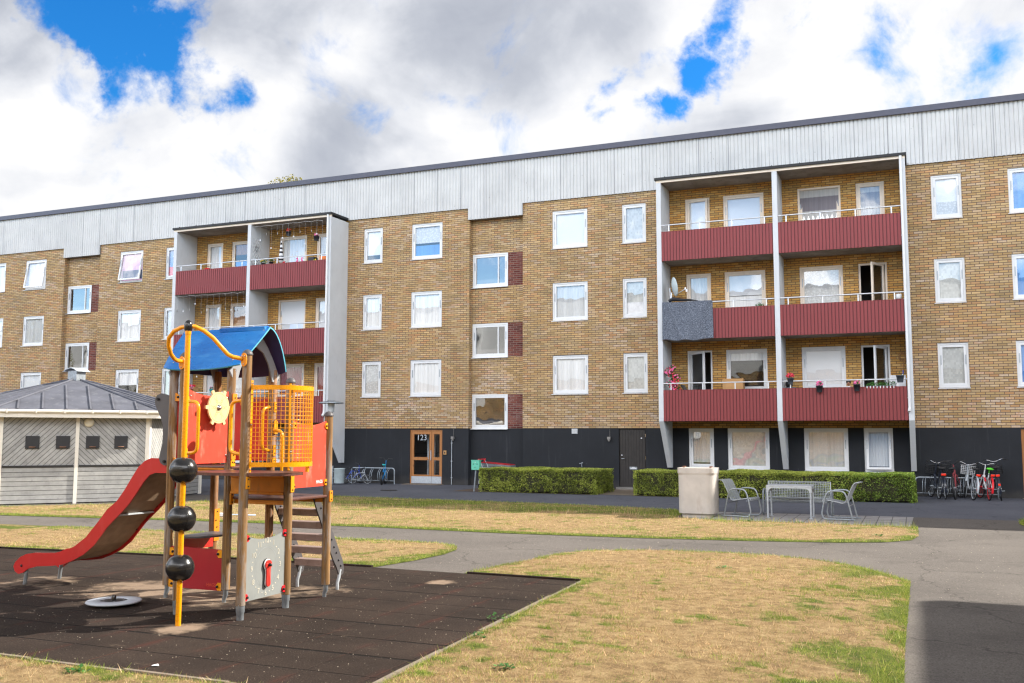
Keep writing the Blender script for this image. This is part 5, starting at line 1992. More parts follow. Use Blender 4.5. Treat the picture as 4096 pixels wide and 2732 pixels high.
L1 = [(-15.5, -8), (-0.13, -8), (-0.13, 5.0), (-0.16, 9.0), (-0.14, 13.03), (-0.42, 13.61), (-0.74, 14.1), (-1.1, 14.51), (-1.5, 14.80), (-2.03, 15.02), (-2.8, 15.08), (-3.55, 15.04), (-4.2, 14.85), (-4.81, 14.49), (-5.1, 13.9), (-5.25, 12.99), (-5.4, 12.2), (-5.52, 11.52),
      (-3.87, 11.50), (-3.78, 9.0), (-3.67, 6.5), (-3.62, 5.80), (-15.5, 5.72)]
L2 = [(-32, 11.15), (-13.3, 11.15), (-9.0, 11.52), (-6.89, 11.57), (-6.72, 12.4), (-6.66, 13.2), (-6.74, 13.8), (-6.96, 14.25), (-7.3, 14.48), (-7.9, 14.56), (-12.3, 14.36), (-17.0, 14.05), (-32, 13.4)]
L3 = [(-40, 14.2), (-24, 15.05), (-18.9, 15.54), (-13.87, 16.2), (-9.83, 16.5), (-7.12, 16.45), (-4.6, 16.65), (-2.7, 16.96), (-1.3, 17.3), (-0.6, 17.65), (-0.15, 18.2), (-0.04, 19.0), (-0.05, 20.83), (-4.06, 20.86), (-4.98, 20.9), (-5.05, 22.3), (-5.48, 23.3), (-8.25, 23.86), (-13.6, 24.15), (-15.9, 24.3), (-17.2, 22.4),
      (-18.3, 20.1), (-19.6, 18.9), (-21.4, 17.15), (-24.5, 17.6), (-40, 17.2)]
L4 = [(1.86, 21.2), (1.92, 21.8), (1.86, 22.4), (1.95, 23.1), (2.3, 23.9), (9, 24.2), (9, 20.5), (2.4, 20.6)]
RUB = [(-15.5, 5.80), (-3.66, 5.80), (-3.70, 6.5), (-3.80, 9.0), (-3.90, 11.44), (-6.9, 11.50), (-9.0, 11.45), (-13.3, 11.05), (-15.5, 11.05)]
LAWNS = [L1, L2, L3, L4]


def inside(poly, x, y):
    c = np.zeros(x.shape, bool)
    n = len(poly)
    for i in range(n):
        x0, y0 = poly[i]
        x1, y1 = poly[(i + 1) % n]
        k = ((y0 > y) != (y1 > y))
        if y1 != y0:
            c ^= k & (x < (x1 - x0) * (y - y0) / (y1 - y0) + x0)
    return c


def edge_dist(poly, x, y):
    d = np.full(x.shape, 1e9)
    n = len(poly)
    for i in range(n):
        ax, ay = poly[i]
        bx, by = poly[(i + 1) % n]
        dx, dy = bx - ax, by - ay
        t = np.clip(((x - ax) * dx + (y - ay) * dy) / max(1e-9, dx * dx + dy * dy), 0, 1)
        d = np.minimum(d, np.hypot(x - ax - t * dx, y - ay - t * dy))
    return d


def greenness(x, y, d):
    """drought: green only along the edges, on the right of the near lawn and in scattered tufts"""
    brk = fbm(x * 6.5 + 2, y * 8.5 + 5, 4)
    g = 0.12 + 0.5 * (fbm(x * 0.7 + 3, y * 0.8 + 9, 4) - 0.42) + 0.5 * (brk - 0.48)
    g += 0.55 * np.clip((fbm(x * 4.3 + 40, y * 6.0 + 7, 5) - 0.56) * 7, 0, 1) * np.clip((brk - 0.34) * 4, 0, 1)
    g += 0.30 * np.clip((fbm(x * 0.9 + 61, y * 1.5 + 33, 4) - 0.52) * 5, 0, 1) * np.clip((fbm(x * 14, y * 17, 3) - 0.35) * 4, 0, 1)
    edge = np.clip(1 - d / (0.10 + 0.34 * fbm(x * 2.3 + 5, y * 2.3, 3)), 0, 1)
    g += 0.72 * edge * np.clip((brk - 0.25) * 3.0, 0.15, 1)
    near = (y < 15.3)
    right = np.clip((x + 1.6) / 1.3, 0, 1) * np.clip((15.2 - y) / 1.0, 0, 1)
    g += near * right * 0.66 * np.clip((fbm(x * 2.6, y * 2.2, 4) - 0.33) * 2.8, 0, 1)
    corner = np.exp(-(((x + 4.1) / 0.8) ** 2 + ((y - 10.0) / 2.0) ** 2))
    g += near * corner * 0.50 * np.clip((fbm(x * 3.6 + 9, y * 2.6, 4) - 0.38) * 3.5, 0, 1)
    # the strip by the walkway keeps its lush verge
    g += (y > 16) * (y < 19) * 0.25 * np.clip(1 - d / 0.45, 0, 1)
    g += (y > 21.5) * 0.22
    g += (y > 15) * np.clip(1 - d / 0.40, 0, 1) * (y < 17.2) * np.clip((-3.5 - x) / 2, 0, 1) * 0.75 + (y > 11) * (y < 15) * (x < -6.6) * np.clip(1 - d / 0.9, 0, 1) * 0.35
    g += (y > 15) * (y < 17.6) * np.clip(1 - d / 0.28, 0, 1) * 0.4
    g += (y > 15.5) * 0.10 + (y > 20.5) * 0.10
    # hard-worn brown patches
    g -= 0.25 * np.clip((fbm(x * 1.1 + 70, y * 1.6 + 20, 4) - 0.55) * 6, 0, 1)
    return np.clip(g, 0, 1)


def lawn_sheet(poly, step, z, xlo, xhi, ylo, yhi):
    """fine triangulated turf sheet that stops exactly at the outline"""
    bm = bmesh.new()
    vs = [bm.verts.new((x, y, z)) for x, y in poly]
    f = bm.faces.new(vs)
    if f.normal.z < 0:
        f.normal_flip()
    x = math.ceil(xlo / step) * step
    while x < xhi:
        bmesh.ops.bisect_plane(bm, geom=bm.verts[:] + bm.edges[:] + bm.faces[:], plane_co=(x, 0, 0), plane_no=(1, 0, 0))
        x += step
    y = math.ceil(ylo / step) * step
    while y < yhi:
        bmesh.ops.bisect_plane(bm, geom=bm.verts[:] + bm.edges[:] + bm.faces[:], plane_co=(0, y, 0), plane_no=(0, 1, 0))
        y += step
    bmesh.ops.triangulate(bm, faces=bm.faces[:])
    me = bpy.data.meshes.new('lawn')
    bm.to_mesh(me)
    bm.free()
    co = np.empty(len(me.vertices) * 3)
    me.vertices.foreach_get('co', co)
    co = co.reshape(-1, 3)
    d = edge_dist(poly, co[:, 0], co[:, 1])
    g = greenness(co[:, 0], co[:, 1], d)
    co[:, 2] = z + np.minimum(1, d / 0.12) * (0.006 + 0.022 * fbm(co[:, 0] * 1.7, co[:, 1] * 1.7, 3))
    me.vertices.foreach_set('co', co.ravel())
    at = me.attributes.new('green', 'FLOAT', 'POINT')
    at.data.foreach_set('value', g.astype(np.float32))
    me.materials.append(MATS['lawn'])
    o = bpy.data.objects.new('lawn', me)
    COL.objects.link(o)
    tag(o, kind='structure')


for poly, st, lim in ((L1, 0.12, (-8, -0.1, 4.5, 15.2)), (L2, 0.16, (-16, -6.6, 11.1, 14.6)), (L3, 0.20, (-24, 0, 15, 24.4)), (L4, 0.2, (1.8, 3, 20.5, 24.3))):
    lawn_sheet(poly, st, 0.006, *lim)

sheet('rubber_mats', RUB, 0.012, 'rubber')
# concrete and timber edging round the mats
edg = MB()
for (a, b) in (((-3.66, 5.80), (-3.70, 6.5)), ((-3.70, 6.5), (-3.80, 9.0)), ((-3.80, 9.0), (-3.90, 11.44)), ((-15.5, 5.80), (-3.66, 5.80))):
    A, B = V(*a, 0), V(*b, 0)
    dr = (B - A).normalized()
    nn = V(dr.y, -dr.x, 0) * 0.036
    Ln = (B - A).length
    k = max(1, round(Ln / 1.0))
    for i in range(k):
        p, q = A + (B - A) * (i / k) + dr * 0.004, A + (B - A) * ((i + 1) / k) - dr * 0.004
        h = 0.022 + 0.006 * math.sin(i * 2.3 + a[0])
        edg.prism([(p.x, p.y), (q.x, q.y), (q.x + nn.x, q.y + nn.y), (p.x + nn.x, p.y + nn.y)], 'z', -0.05, h)
o = edg.build('kerb', 'concrete_edge')
tag(o, kind='structure')
edg = MB()
for (a, b) in (((-3.90, 11.44), (-5.45, 11.47)), ((-6.9, 11.50), (-9.0, 11.45)), ((-9.0, 11.45), (-13.3, 11.05)), ((-13.3, 11.05), (-15.5, 11.05))):
    A, B = V(*a, 0), V(*b, 0)
    dr = (B - A).normalized()
    nn = V(dr.y, -dr.x, 0) * 0.045
    edg.prism([(A.x, A.y), (B.x, B.y), (B.x + nn.x, B.y + nn.y), (A.x + nn.x, A.y + nn.y)], 'z', -0.05, 0.034)
o = edg.build('kerb', 'rubber')
tag(o, kind='structure')

pv = sheet('paving', [(-4.45, 20.86), (-0.18, 20.80), (-0.14, 23.2), (-4.5, 22.95)], 0.016, 'paving_slabs', t=0.03)
sheet('planting_bed', [(-13.9, 28.05), (-9.2, 28.05), (-8.9, 28.7), (-9.0, FY), (-13.9, FY)], 0.006, 'soil')
sheet('planting_bed', [(-7.9, 28.05), (-0.1, 28.45), (-0.1, FY), (-7.9, FY)], 0.006, 'soil')
sheet('door_path', [(-9.3, 28.3), (-7.9, 28.2), (-7.9, FY), (-9.3, FY)], 0.009, 'concrete_edge')


# ------------------------------------------------------------------ grass blades
def blades(name, poly, n, xr, yr, hh, wid, green_bias=0.0, lean=1.0, keep=None, tall=False, label=None):
    x = rng.uniform(*xr, n * 2)
    y = rng.uniform(*yr, n * 2)
    ok = inside(poly, x, y)
    x, y = x[ok], y[ok]
    # thin by clumps
    cl = fbm(x * 7, y * 7, 3)
    d = edge_dist(poly, x, y)
    g = greenness(x, y, d)
    keepm = rng.random(x.shape) < np.clip(0.30 + (cl - 0.35) * 2.0 + g * 0.5, 0.08, 1)
    if keep is not None:
        keepm &= keep(x, y, d)
    x, y, d, g = x[keepm][:n], y[keepm][:n], d[keepm][:n], g[keepm][:n]
    m = len(x)
    isg = rng.random(m) < np.clip((g - 0.06) * 1.15 + green_bias, 0, 0.95)
    h = rng.uniform(hh[0], hh[1], m) * np.where(isg, 1.05, 1.0) * (1 + 0.35 * g)
    a = rng.uniform(0, 2 * PI, m)
    tilt = rng.uniform(0.35, 1.42, m) * lean
    tilt = np.where(isg, tilt * 0.8, tilt)
    b = rng.uniform(0, 2 * PI, m)
    w = rng.uniform(wid[0], wid[1], m)
    z0 = 0.012
    base = np.stack([x, y, np.full(m, z0)], 1)
    side = np.stack([np.cos(a), np.sin(a), np.zeros(m)], 1) * w[:, None] / 2
    tip = base + np.stack([np.cos(b) * np.sin(tilt), np.sin(b) * np.sin(tilt), np.cos(tilt)], 1) * h[:, None]
    co = np.stack([base - side, base + side, tip], 1).reshape(-1, 3)
    me = bpy.data.meshes.new(name)
    me.vertices.add(m * 3)
    me.vertices.foreach_set('co', co.ravel())
    me.loops.add(m * 3)
    me.loops.foreach_set('vertex_index', np.arange(m * 3, dtype=np.int32))
    me.polygons.add(m)
    me.polygons.foreach_set('loop_start', np.arange(0, m * 3, 3, dtype=np.int32))
    try:
        me.polygons.foreach_set('loop_total', np.full(m, 3, dtype=np.int32))
    except Exception:
        pass
    dry = np.array([[0.60, 0.42, 0.23], [0.43, 0.27, 0.13], [0.74, 0.56, 0.34], [0.30, 0.18, 0.085], [0.60, 0.47, 0.24]])
    grn = np.array([[0.20, 0.28, 0.035], [0.30, 0.36, 0.06], [0.12, 0.19, 0.025], [0.42, 0.42, 0.11]])
    c = np.where(isg[:, None], grn[rng.integers(0, 4, m)], dry[rng.integers(0, 5, m)])
    patch = 0.85 + 0.80 * fbm(x * 1.3 + 8, y * 1.9 + 3, 5) + 0.25 * (fbm(x * 9, y * 9, 3) - 0.5)
    c = c * rng.uniform(0.6, 1.2, (m, 1)) * patch[:, None]
    col = np.ones((m, 3, 4), np.float32)
    col[:, :, :3] = c[:, None, :]
    at = me.color_attributes.new('tint', 'FLOAT_COLOR', 'POINT')
    at.data.foreach_set('color', col.ravel())
    me.materials.append(MATS['blades'])
    me.update()
    me.validate()
    o = bpy.data.objects.new(name, me)
    COL.objects.link(o)
    tag(o, label, None, None, 'stuff')
    return o


blades('grass', L1, 330000, (-7.2, -0.1), (4.6, 15.15), (0.012, 0.036), (0.0022, 0.0042), label='short sun-bleached grass with green patches on the near lawn')
blades('grass', L2, 52000, (-15.5, -6.6), (11.1, 14.6), (0.018, 0.045), (0.004, 0.007), label='short dry grass on the lawn behind the rubber mats')
blades('grass', L3, 120000, (-24, 0), (15, 24.4), (0.02, 0.055), (0.005, 0.009), label='dry grass on the strip between the two paths')
blades('grass', L4, 6000, (1.8, 3.2), (20.5, 24.3), (0.04, 0.09), (0.006, 0.011), green_bias=0.8, label='small patch of green grass at the right edge')
blades('tall_grass', L3, 3600, (-17.5, -4.9), (20.6, 23.9), (0.07, 0.20), (0.004, 0.007), lean=0.35, keep=lambda x, y, d: (np.abs(y - (21.25 + 0.05 * (x + 5))) < 0.55 * fbm(x * 2, y * 0 + 3, 2)), label='thin uncut grass stalks along the shadow edge')
blades('tall_grass', L3, 900, (-4.9, -0.1), (20.35, 20.86), (0.05, 0.13), (0.004, 0.007), lean=0.4, label='thin uncut grass stalks in front of the paving')

blades('straw', L1, 26000, (-7.2, -0.1), (4.6, 15.15), (0.035, 0.075), (0.004, 0.0075), lean=1.12, label='loose bleached straw lying on the near lawn')

# grit blown over the mats and the path
gv = MB()
for i in range(1300):
    if i < 800:
        x, y = random.uniform(-9.5, -3.9), random.uniform(5.9, 11.3)
    else:
        x, y = random.uniform(-6.5, 1.1), random.uniform(11.6, 20.0)
        if any(inside(P_, np.array([x]), np.array([y]))[0] for P_ in LAWNS):
            continue
    r = random.uniform(0.002, 0.0060) * (1.0 if y < 11.5 else 1.6)
    z = 0.012 if y < 11.5 else 0.0
    a = random.uniform(0, PI)
    p_ = [V(x + r * math.cos(a + k * PI / 2) * random.uniform(0.7, 1.3), y + r * math.sin(a + k * PI / 2), z) for k in range(4)]
    t_ = V(x, y, z + r * 0.9)
    gv.add(p_ + [t_], [(0, 1, 4), (1, 2, 4), (2, 3, 4), (3, 0, 4)])
tag(gv.build('gravel', 'grit'), 'pale grit and crumbs strewn over the mats and paths', None, None, 'stuff')

# low weeds in the turf
def weed(x, y, r, label):
    mb = MB()
    for i in range(34):
        a = random.uniform(0, 2 * PI)
        q = r * random.uniform(0.1, 1)
        cx, cy_, cz_ = x + q * math.cos(a), y + q * math.sin(a) * 0.8, 0.02 + random.uniform(0.0, 0.035)
        l = random.uniform(0.02, 0.045)
        b = random.uniform(0, 2 * PI)
        d1 = V(math.cos(b), math.sin(b), random.uniform(0.1, 0.6)) * l
        d2 = V(-math.sin(b), math.cos(b), random.uniform(-0.2, 0.3)) * l * 0.4
        p = V(cx, cy_, cz_)
        mb.quad(p, p + d1 * 0.5 + d2, p + d1, p + d1 * 0.5 - d2)
    o = mb.build('weed', 'plant_leaf')
    me = o.data
    at = me.attributes.new('leaf', 'FLOAT', 'FACE')
    at.data.foreach_set('value', np.random.default_rng(int(x * 100) % 97).random(len(me.polygons)).astype(np.float32))
    tag(o, label, 'weed', 'low weeds in the lawns')


weed(-3.80, 8.75, 0.13, 'leafy green weed rooted against the concrete kerb of the rubber mats')
weed(-3.62, 7.9, 0.09, 'small green weed just outside the concrete kerb, nearer the camera')
weed(-2.98, 6.95, 0.08, 'small dark green weed in the dry near lawn')
weed(-2.45, 13.2, 0.14, 'green weed tuft at the back of the near lawn')
weed(-0.7, 18.5, 0.12, 'weed tuft near the rounded right end of the far grass strip')
weed(-3.3, 20.5, 0.12, 'bright green weed in front of the paved seating area')
weed(-2.3, 20.55, 0.12, 'bright green weed in front of the table, beside the right chair')
weed(-11.2, 17.6, 0.16, 'bright green weed behind the tower steps')
weed(-5.9, 5.55, 0.11, 'weed on the front lawn below the rubber mats')


# ------------------------------------------------------------------ hedges
def hedge(name, x0, x1, y0, y1, h, label, n, right_bright=False):
    core = MB()
    core.bbox(x0 + 0.06, x1 - 0.06, y0 + 0.06, y1 - 0.06, 0.03, h - 0.05, 0.08)
    root = tag(core.build(name, 'twig_core'), label, 'hedge')
    vs, att = [], []
    areas = [('f', (x1 - x0) * h), ('t', (x1 - x0) * (y1 - y0)), ('r', (y1 - y0) * h), ('l', (y1 - y0) * h), ('b', (x1 - x0) * h * 0.3)]
    tot = sum(a for _, a in areas)
    for s, ar in areas:
        k = int(n * ar / tot)
        u, v = rng.random(k), rng.random(k)
        dep = rng.random(k) ** 1.6 * 0.11
        wav = 0.065
        if s == 'f':
            P = np.stack([x0 + u * (x1 - x0), y0 + dep - 0.02, v * h], 1)
            P[:, 1] -= wav * (fbm(P[:, 0] * 2.2, P[:, 2] * 3.0, 3) - 0.5) * 2
        elif s == 'b':
            P = np.stack([x0 + u * (x1 - x0), y1 - dep, v * h], 1)
        elif s == 't':
            P = np.stack([x0 + u * (x1 - x0), y0 + v * (y1 - y0), h - dep * 0.6], 1)
            P[:, 2] += wav * (fbm(P[:, 0] * 1.6, P[:, 1] * 1.6, 3) - 0.5) * 1.6
        elif s == 'r':
            P = np.stack([x1 - dep + 0.02, y0 + u * (y1 - y0), v * h], 1)
            P[:, 0] += wav * (fbm(P[:, 1] * 2.2, P[:, 2] * 3.0, 3) - 0.5) * 2
        else:
            P = np.stack([x0 + dep - 0.02, y0 + u * (y1 - y0), v * h], 1)
        # holes: fewer leaves in some clumps so the dark inside shows
        hole = fbm(P[:, 0] * 5 + 11, P[:, 2] * 6 + P[:, 1] * 5, 3)
        keep = rng.random(k) < np.clip(0.25 + (hole - 0.34) * 5.0, 0.12, 1) if s != 't' else np.ones(k, bool)
        keep &= ~((P[:, 2] < 0.06) & (rng.random(k) < 0.6))
        P = P[keep]
        m = len(P)
        a1 = rng.normal(size=(m, 3))
        a1 /= np.linalg.norm(a1, axis=1)[:, None]
        a2 = np.cross(a1, rng.normal(size=(m, 3)))
        a2 /= np.linalg.norm(a2, axis=1)[:, None] + 1e-9
        L_ = rng.uniform(0.012, 0.026, m)[:, None]
        W_ = L_ * 0.55
        q = np.stack([P - a1 * L_, P + a2 * W_, P + a1 * L_, P - a2 * W_], 1)
        vs.append(q.reshape(-1, 3))
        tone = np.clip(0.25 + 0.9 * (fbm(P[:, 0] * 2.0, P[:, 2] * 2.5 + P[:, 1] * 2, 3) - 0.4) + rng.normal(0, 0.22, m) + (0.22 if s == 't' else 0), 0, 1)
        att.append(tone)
    co = np.concatenate(vs)
    m = len(co) // 4
    me = bpy.data.meshes.new('leaves')
    me.vertices.add(m * 4)
    me.vertices.foreach_set('co', co.ravel())
    me.loops.add(m * 4)
    me.loops.foreach_set('vertex_index', np.arange(m * 4, dtype=np.int32))
    me.polygons.add(m)
    me.polygons.foreach_set('loop_start', np.arange(0, m * 4, 4, dtype=np.int32))
    at = me.attributes.new('leaf', 'FLOAT', 'FACE')
    at.data.foreach_set('value', np.concatenate(att).astype(np.float32))
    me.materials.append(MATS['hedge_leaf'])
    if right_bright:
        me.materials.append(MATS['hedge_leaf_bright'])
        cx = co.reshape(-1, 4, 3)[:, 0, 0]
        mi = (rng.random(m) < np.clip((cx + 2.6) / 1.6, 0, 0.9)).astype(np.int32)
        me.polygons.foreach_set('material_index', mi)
    me.update()
    me.validate()
    lo = bpy.data.objects.new('leaves', me)
    COL.objects.link(lo)
    lo.parent = root
    return root


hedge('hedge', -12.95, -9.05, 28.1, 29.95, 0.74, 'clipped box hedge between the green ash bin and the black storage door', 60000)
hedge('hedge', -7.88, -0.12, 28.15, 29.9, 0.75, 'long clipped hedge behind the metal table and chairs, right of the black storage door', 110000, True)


# ------------------------------------------------------------------ trees
def tree(x, y, h, r, label, n=9000, trunk=0.14, seed=1, crown_low=0.35, tip=False):
    rg = np.random.default_rng(seed)
    t = thing('tree', label, 'tree', (x, y, 0), 'trees round the yard' if not tip else None)
    mb = MB()
    pts = [(x, y, -0.1), (x + 0.05, y, h * 0.25), (x - 0.08, y + 0.05, h * 0.5), (x + 0.05, y, h * 0.8)]
    mb.tube(pts, [trunk, trunk * 0.8, trunk * 0.55, trunk * 0.15], 9)
    cents = []
    for i in range(26):
        z = h * rg.uniform(crown_low, 0.97)
        q = (z / h - crown_low) / (1 - crown_low)
        rr = r * (1 - q ** 2.2) ** 0.5 * rg.uniform(0.35, 0.95)
        a = rg.uniform(0, 2 * PI)
        c = (x + rr * math.cos(a), y + rr * math.sin(a), z)
        cents.append(c)
        zb = max(h * 0.2, z - rr * 0.8 - 0.3)
        mb.tube([(x, y, zb), (x + rr * 0.4 * math.cos(a), y + rr * 0.4 * math.sin(a), zb + (z - zb) * 0.6), c], [trunk * 0.3, trunk * 0.18, 0.01], 5)
    cents.append((x, y, h * 0.97))
    mb.build('trunk', 'bark', t)
    ci = rg.integers(0, len(cents), n)
    C_ = np.array(cents)[ci]
    off = rg.normal(size=(n, 3))
    off = off / np.linalg.norm(off, axis=1)[:, None] * (rg.random(n) ** 0.45)[:, None] * r * 0.36
    P = C_ + off * np.array([1, 1, 0.8])
    a1 = rg.normal(size=(n, 3))
    a1 /= np.linalg.norm(a1, axis=1)[:, None]
    a2 = np.cross(a1, rg.normal(size=(n, 3)))
    a2 /= np.linalg.norm(a2, axis=1)[:, None] + 1e-9
    ls = 0.10 if not tip else 0.06
    Lf = rg.uniform(ls * 0.6, ls * 1.3, n)[:, None]
    co = np.stack([P - a1 * Lf, P + a2 * Lf * 0.6, P + a1 * Lf, P - a2 * Lf * 0.6], 1).reshape(-1, 3) - np.array([x, y, 0])
    me = bpy.data.meshes.new('crown')
    me.vertices.add(n * 4)
    me.vertices.foreach_set('co', co.ravel())
    me.loops.add(n * 4)
    me.loops.foreach_set('vertex_index', np.arange(n * 4, dtype=np.int32))
    me.polygons.add(n)
    me.polygons.foreach_set('loop_start', np.arange(0, n * 4, 4, dtype=np.int32))
    at = me.attributes.new('leaf', 'FLOAT', 'FACE')
    at.data.foreach_set('value', np.clip(0.4 + rg.normal(0, 0.25, n), 0, 1).astype(np.float32))
    me.materials.append(MATS['tree_leaf'])
    me.update()
    me.validate()
    o = bpy.data.objects.new('crown', me)
    COL.objects.link(o)
    o.parent = t
    return t


tree(-35.0, 48.0, 17.75, 1.9, 'autumn tree whose yellow top just shows above the roof edge', n=7000, crown_low=0.6, tip=True, seed=5)
for i, (x, y, h) in enumerate(((-66, 6, 12), (-73, 1, 14), (-60, -4, 11), (-80, 8, 13))):
    tree(x, y, h, 3.6, ['broad yellow-green tree mirrored in the left windows', 'tallest tree of the row beyond the left edge', 'smallest tree of the row beyond the left edge', 'outermost tree of the row beyond the left edge'][i], n=9000, trunk=0.25, seed=20 + i, crown_low=0.22)

# the houses that face the front (seen mirrored in its windows) and the one that shades the path
opp = thing('opposite_building', 'facing brick block with white top band, mirrored in the window panes', 'building', (-20, -16, 0))
oh = []
for i in range(22):
    x = -96 + i * 5.2
    for z in (1.0, 4.0, 7.6, 10.2):
        oh.append((x, x + 1.4, z, z + 1.35))
        w = MB()
        ring(w, x, x + 1.4, z, z + 1.35, 0.09, -16.02, -15.95)
        if z > 3:
            w.build('window', 'white_paint', opp)
            g = MB()
            g.quad((x + 1.31, -16.05, z + 0.09), (x + 0.09, -16.05, z + 0.09), (x + 0.09, -16.05, z + 1.26), (x + 1.31, -16.05, z + 1.26))
            g.build('pane', 'curtain_grey', opp)
mb = MB()
mb.box(-100, 24, -28, -16.0, 0, 6.6)
mb.build('wall', 'brick', opp, uv=True)
mb = MB()
mb.box(-100.05, 24.05, -28.05, -15.94, 6.6, 13.4)
for i in range(18):
    mb.box(-97 + i * 6.7, -96.8 + i * 6.7, -15.94, -14.8, 1.5, 12.6)
mb.build('top_band', 'white_paint', opp)
mb = MB()
mb.box(-100.2, 24.2, -28.2, -15.8, 13.4, 13.7)
mb.build('roof', 'roof_felt', opp)

shd = thing('corner_building', 'low brick house out of frame on the right whose eaves shade the path', 'building', (12, 4, 0))
mb = MB()
mb.box(7.45, 20, -12, 16.6, 0, 6.05)
mb.build('wall', 'brick', shd, uv=True)
mb = MB()
mb.box(6.95, 20.5, -12.5, 17.1, 6.05, 6.25)
mb.build('roof', 'roof_felt', shd)

# ------------------------------------------------------------------ six-sided barbecue kiosk
kc = V(-22.76, 21.06, 0)
kiosk = thing('kiosk', 'grey weatherboarded six-sided kiosk with dark felt roof, black hatches and white corner posts', 'kiosk', tuple(kc))
KL = 3.58
Pc = [V(-21.61, 17.67, 0), V(-19.25, 20.36, 0)]
ang = math.atan2(Pc[1].y - Pc[0].y, Pc[1].x - Pc[0].x)
hexp = [Pc[0], Pc[1]]
an = ang + R(60)
for i in range(4):
    hexp.append(hexp[-1] + V(math.cos(an), math.sin(an), 0) * KL)
    an += R(60)
kc = sum(hexp, V(0, 0, 0)) / 6
EZ = 2.25
for i in range(6):
    a, b = hexp[i], hexp[(i + 1) % 6]
    d = (b - a).normalized()
    nrm = V(d.y, -d.x, 0)
    mid = (a + b) / 2
    halves = [(a, mid, 1), (mid, b, -1)] if i != 1 else [(a, b, -1)]
    mb = MB()
    me_uv = []
    for p, q, sgn in halves:
        mb.quad(p + V(0, 0, 0.03), q + V(0, 0, 0.03), q + V(0, 0, EZ), p + V(0, 0, EZ))
        Lh = (q - p).length
        if sgn > 0:   # boards rise to the right
            me_uv += [(10, 0.03), (10 - Lh, 0.03), (10 - Lh, EZ), (10, EZ)]
        else:
            me_uv += [(0, 0.03), (Lh, 0.03), (Lh, EZ), (0, EZ)]
    o = mb.build('board_wall', 'siding', kiosk, uv=True)
    for li, u in enumerate(me_uv):
        o.data.uv_layers[0].data[li].uv = u
    # posts and the black rail at counter height
    for p, w, off in ((a, 0.10, 0.0), (mid, 0.085, 0.0)):
        if i == 1 and p is mid:
            continue
        mb = MB()
        c0, c1 = (p - d * w / 2 + nrm * 0.03), (p + d * w / 2 + nrm * 0.03)
        mb.prism([(c0.x, c0.y), (c1.x, c1.y), (c1.x - nrm.x * 0.05, c1.y - nrm.y * 0.05), (c0.x - nrm.x * 0.05, c0.y - nrm.y * 0.05)], 'z', 0.0, EZ)
        if p is a:
            dp = (hexp[i] - hexp[i - 1]).normalized()
            np_ = V(dp.y, -dp.x, 0)
            c0, c1 = (p - dp * 0.10 + np_ * 0.031), (p + dp * 0.0 + np_ * 0.031)
            mb.prism([(c0.x, c0.y), (c1.x, c1.y), (c1.x - np_.x * 0.05, c1.y - np_.y * 0.05), (c0.x - np_.x * 0.05, c0.y - np_.y * 0.05)], 'z', 0.0, EZ)
        mb.build('corner_post' if p is a else 'wall_post', 'kiosk_white', kiosk)
    mb = MB()
    for p, q, _ in halves:
        e0, e1 = p + d * 0.06 + nrm * 0.002, q - d * 0.06 + nrm * 0.002
        mb.prism([(e0.x, e0.y), (e1.x, e1.y), (e1.x + nrm.x * 0.03, e1.y + nrm.y * 0.03), (e0.x + nrm.x * 0.03, e0.y + nrm.y * 0.03)], 'z', 0.955, 1.0)
    mb.build('counter_rail', 'black_plastic', kiosk)

OV = 0.36
eav = [kc + (p - kc) * (1 + OV / (KL * 0.866)) for p in hexp]
apex = V(kc.x, kc.y, 3.50)
inner = [kc + (p - kc).normalized() * 0.22 + V(0, 0, 3.38) for p in hexp]
mb = MB()
ez = 2.44
for i in range(6):
    a, b = eav[i] + V(0, 0, ez), eav[(i + 1) % 6] + V(0, 0, ez)
    mb.quad(a, b, inner[(i + 1) % 6], inner[i])
    mb.quad(b - V(0, 0, 0.03), a - V(0, 0, 0.03), inner[i] - V(0, 0, 0.05), inner[(i + 1) % 6] - V(0, 0, 0.05))
    mb.quad(a - V(0, 0, 0.03), b - V(0, 0, 0.03), b, a)
    # welted seams running up the slope, and the hip caps
    d = (eav[(i + 1) % 6] - eav[i]).normalized()
    up_mid = ((inner[i] + inner[(i + 1) % 6]) / 2 - (a + b) / 2)
    Ls = (b - a).length
    for k in range(1, 7):
        s = k / 7 + 0.0
        base = a + (b - a) * s
        # stop the seam where it meets the hip
        frac = min(s, 1 - s) * 2 * 0.93
        top = base + up_mid * min(1.0, frac)
        nn = d.cross(up_mid).normalized()
        if nn.z < 0:
            nn = -nn
        w = d * 0.022
        mb.add([base - w, base + w, top + w, top - w, base - w + nn * 0.035, base + w + nn * 0.02, top + w + nn * 0.02, top - w + nn * 0.035],
               [(4, 5, 6, 7), (0, 1, 5, 4), (1, 2, 6, 5), (2, 3, 7, 6), (3, 0, 4, 7)])
    mb.tube([a + V(0, 0, 0.012), inner[i] + V(0, 0, 0.015)], 0.03, 6)
mb.add([p + V(0, 0, 0.0) for p in inner], [tuple(range(6))])
roof = mb.build('roof', 'roof_felt', kiosk)
roof['label'] = 'weathered dark felt roof with welted seams'
mb = MB()
for i in range(6):
    a, b = eav[i], eav[(i + 1) % 6]
    d = (b - a).normalized()
    nrm = V(d.y, -d.x, 0)
    ai, bi = a - nrm * 0.03, b - nrm * 0.03
    mb.prism([(a.x, a.y), (b.x, b.y), (bi.x, bi.y), (ai.x, ai.y)], 'z', 2.235, 2.41)
mb.build('fascia', 'kiosk_white', kiosk)
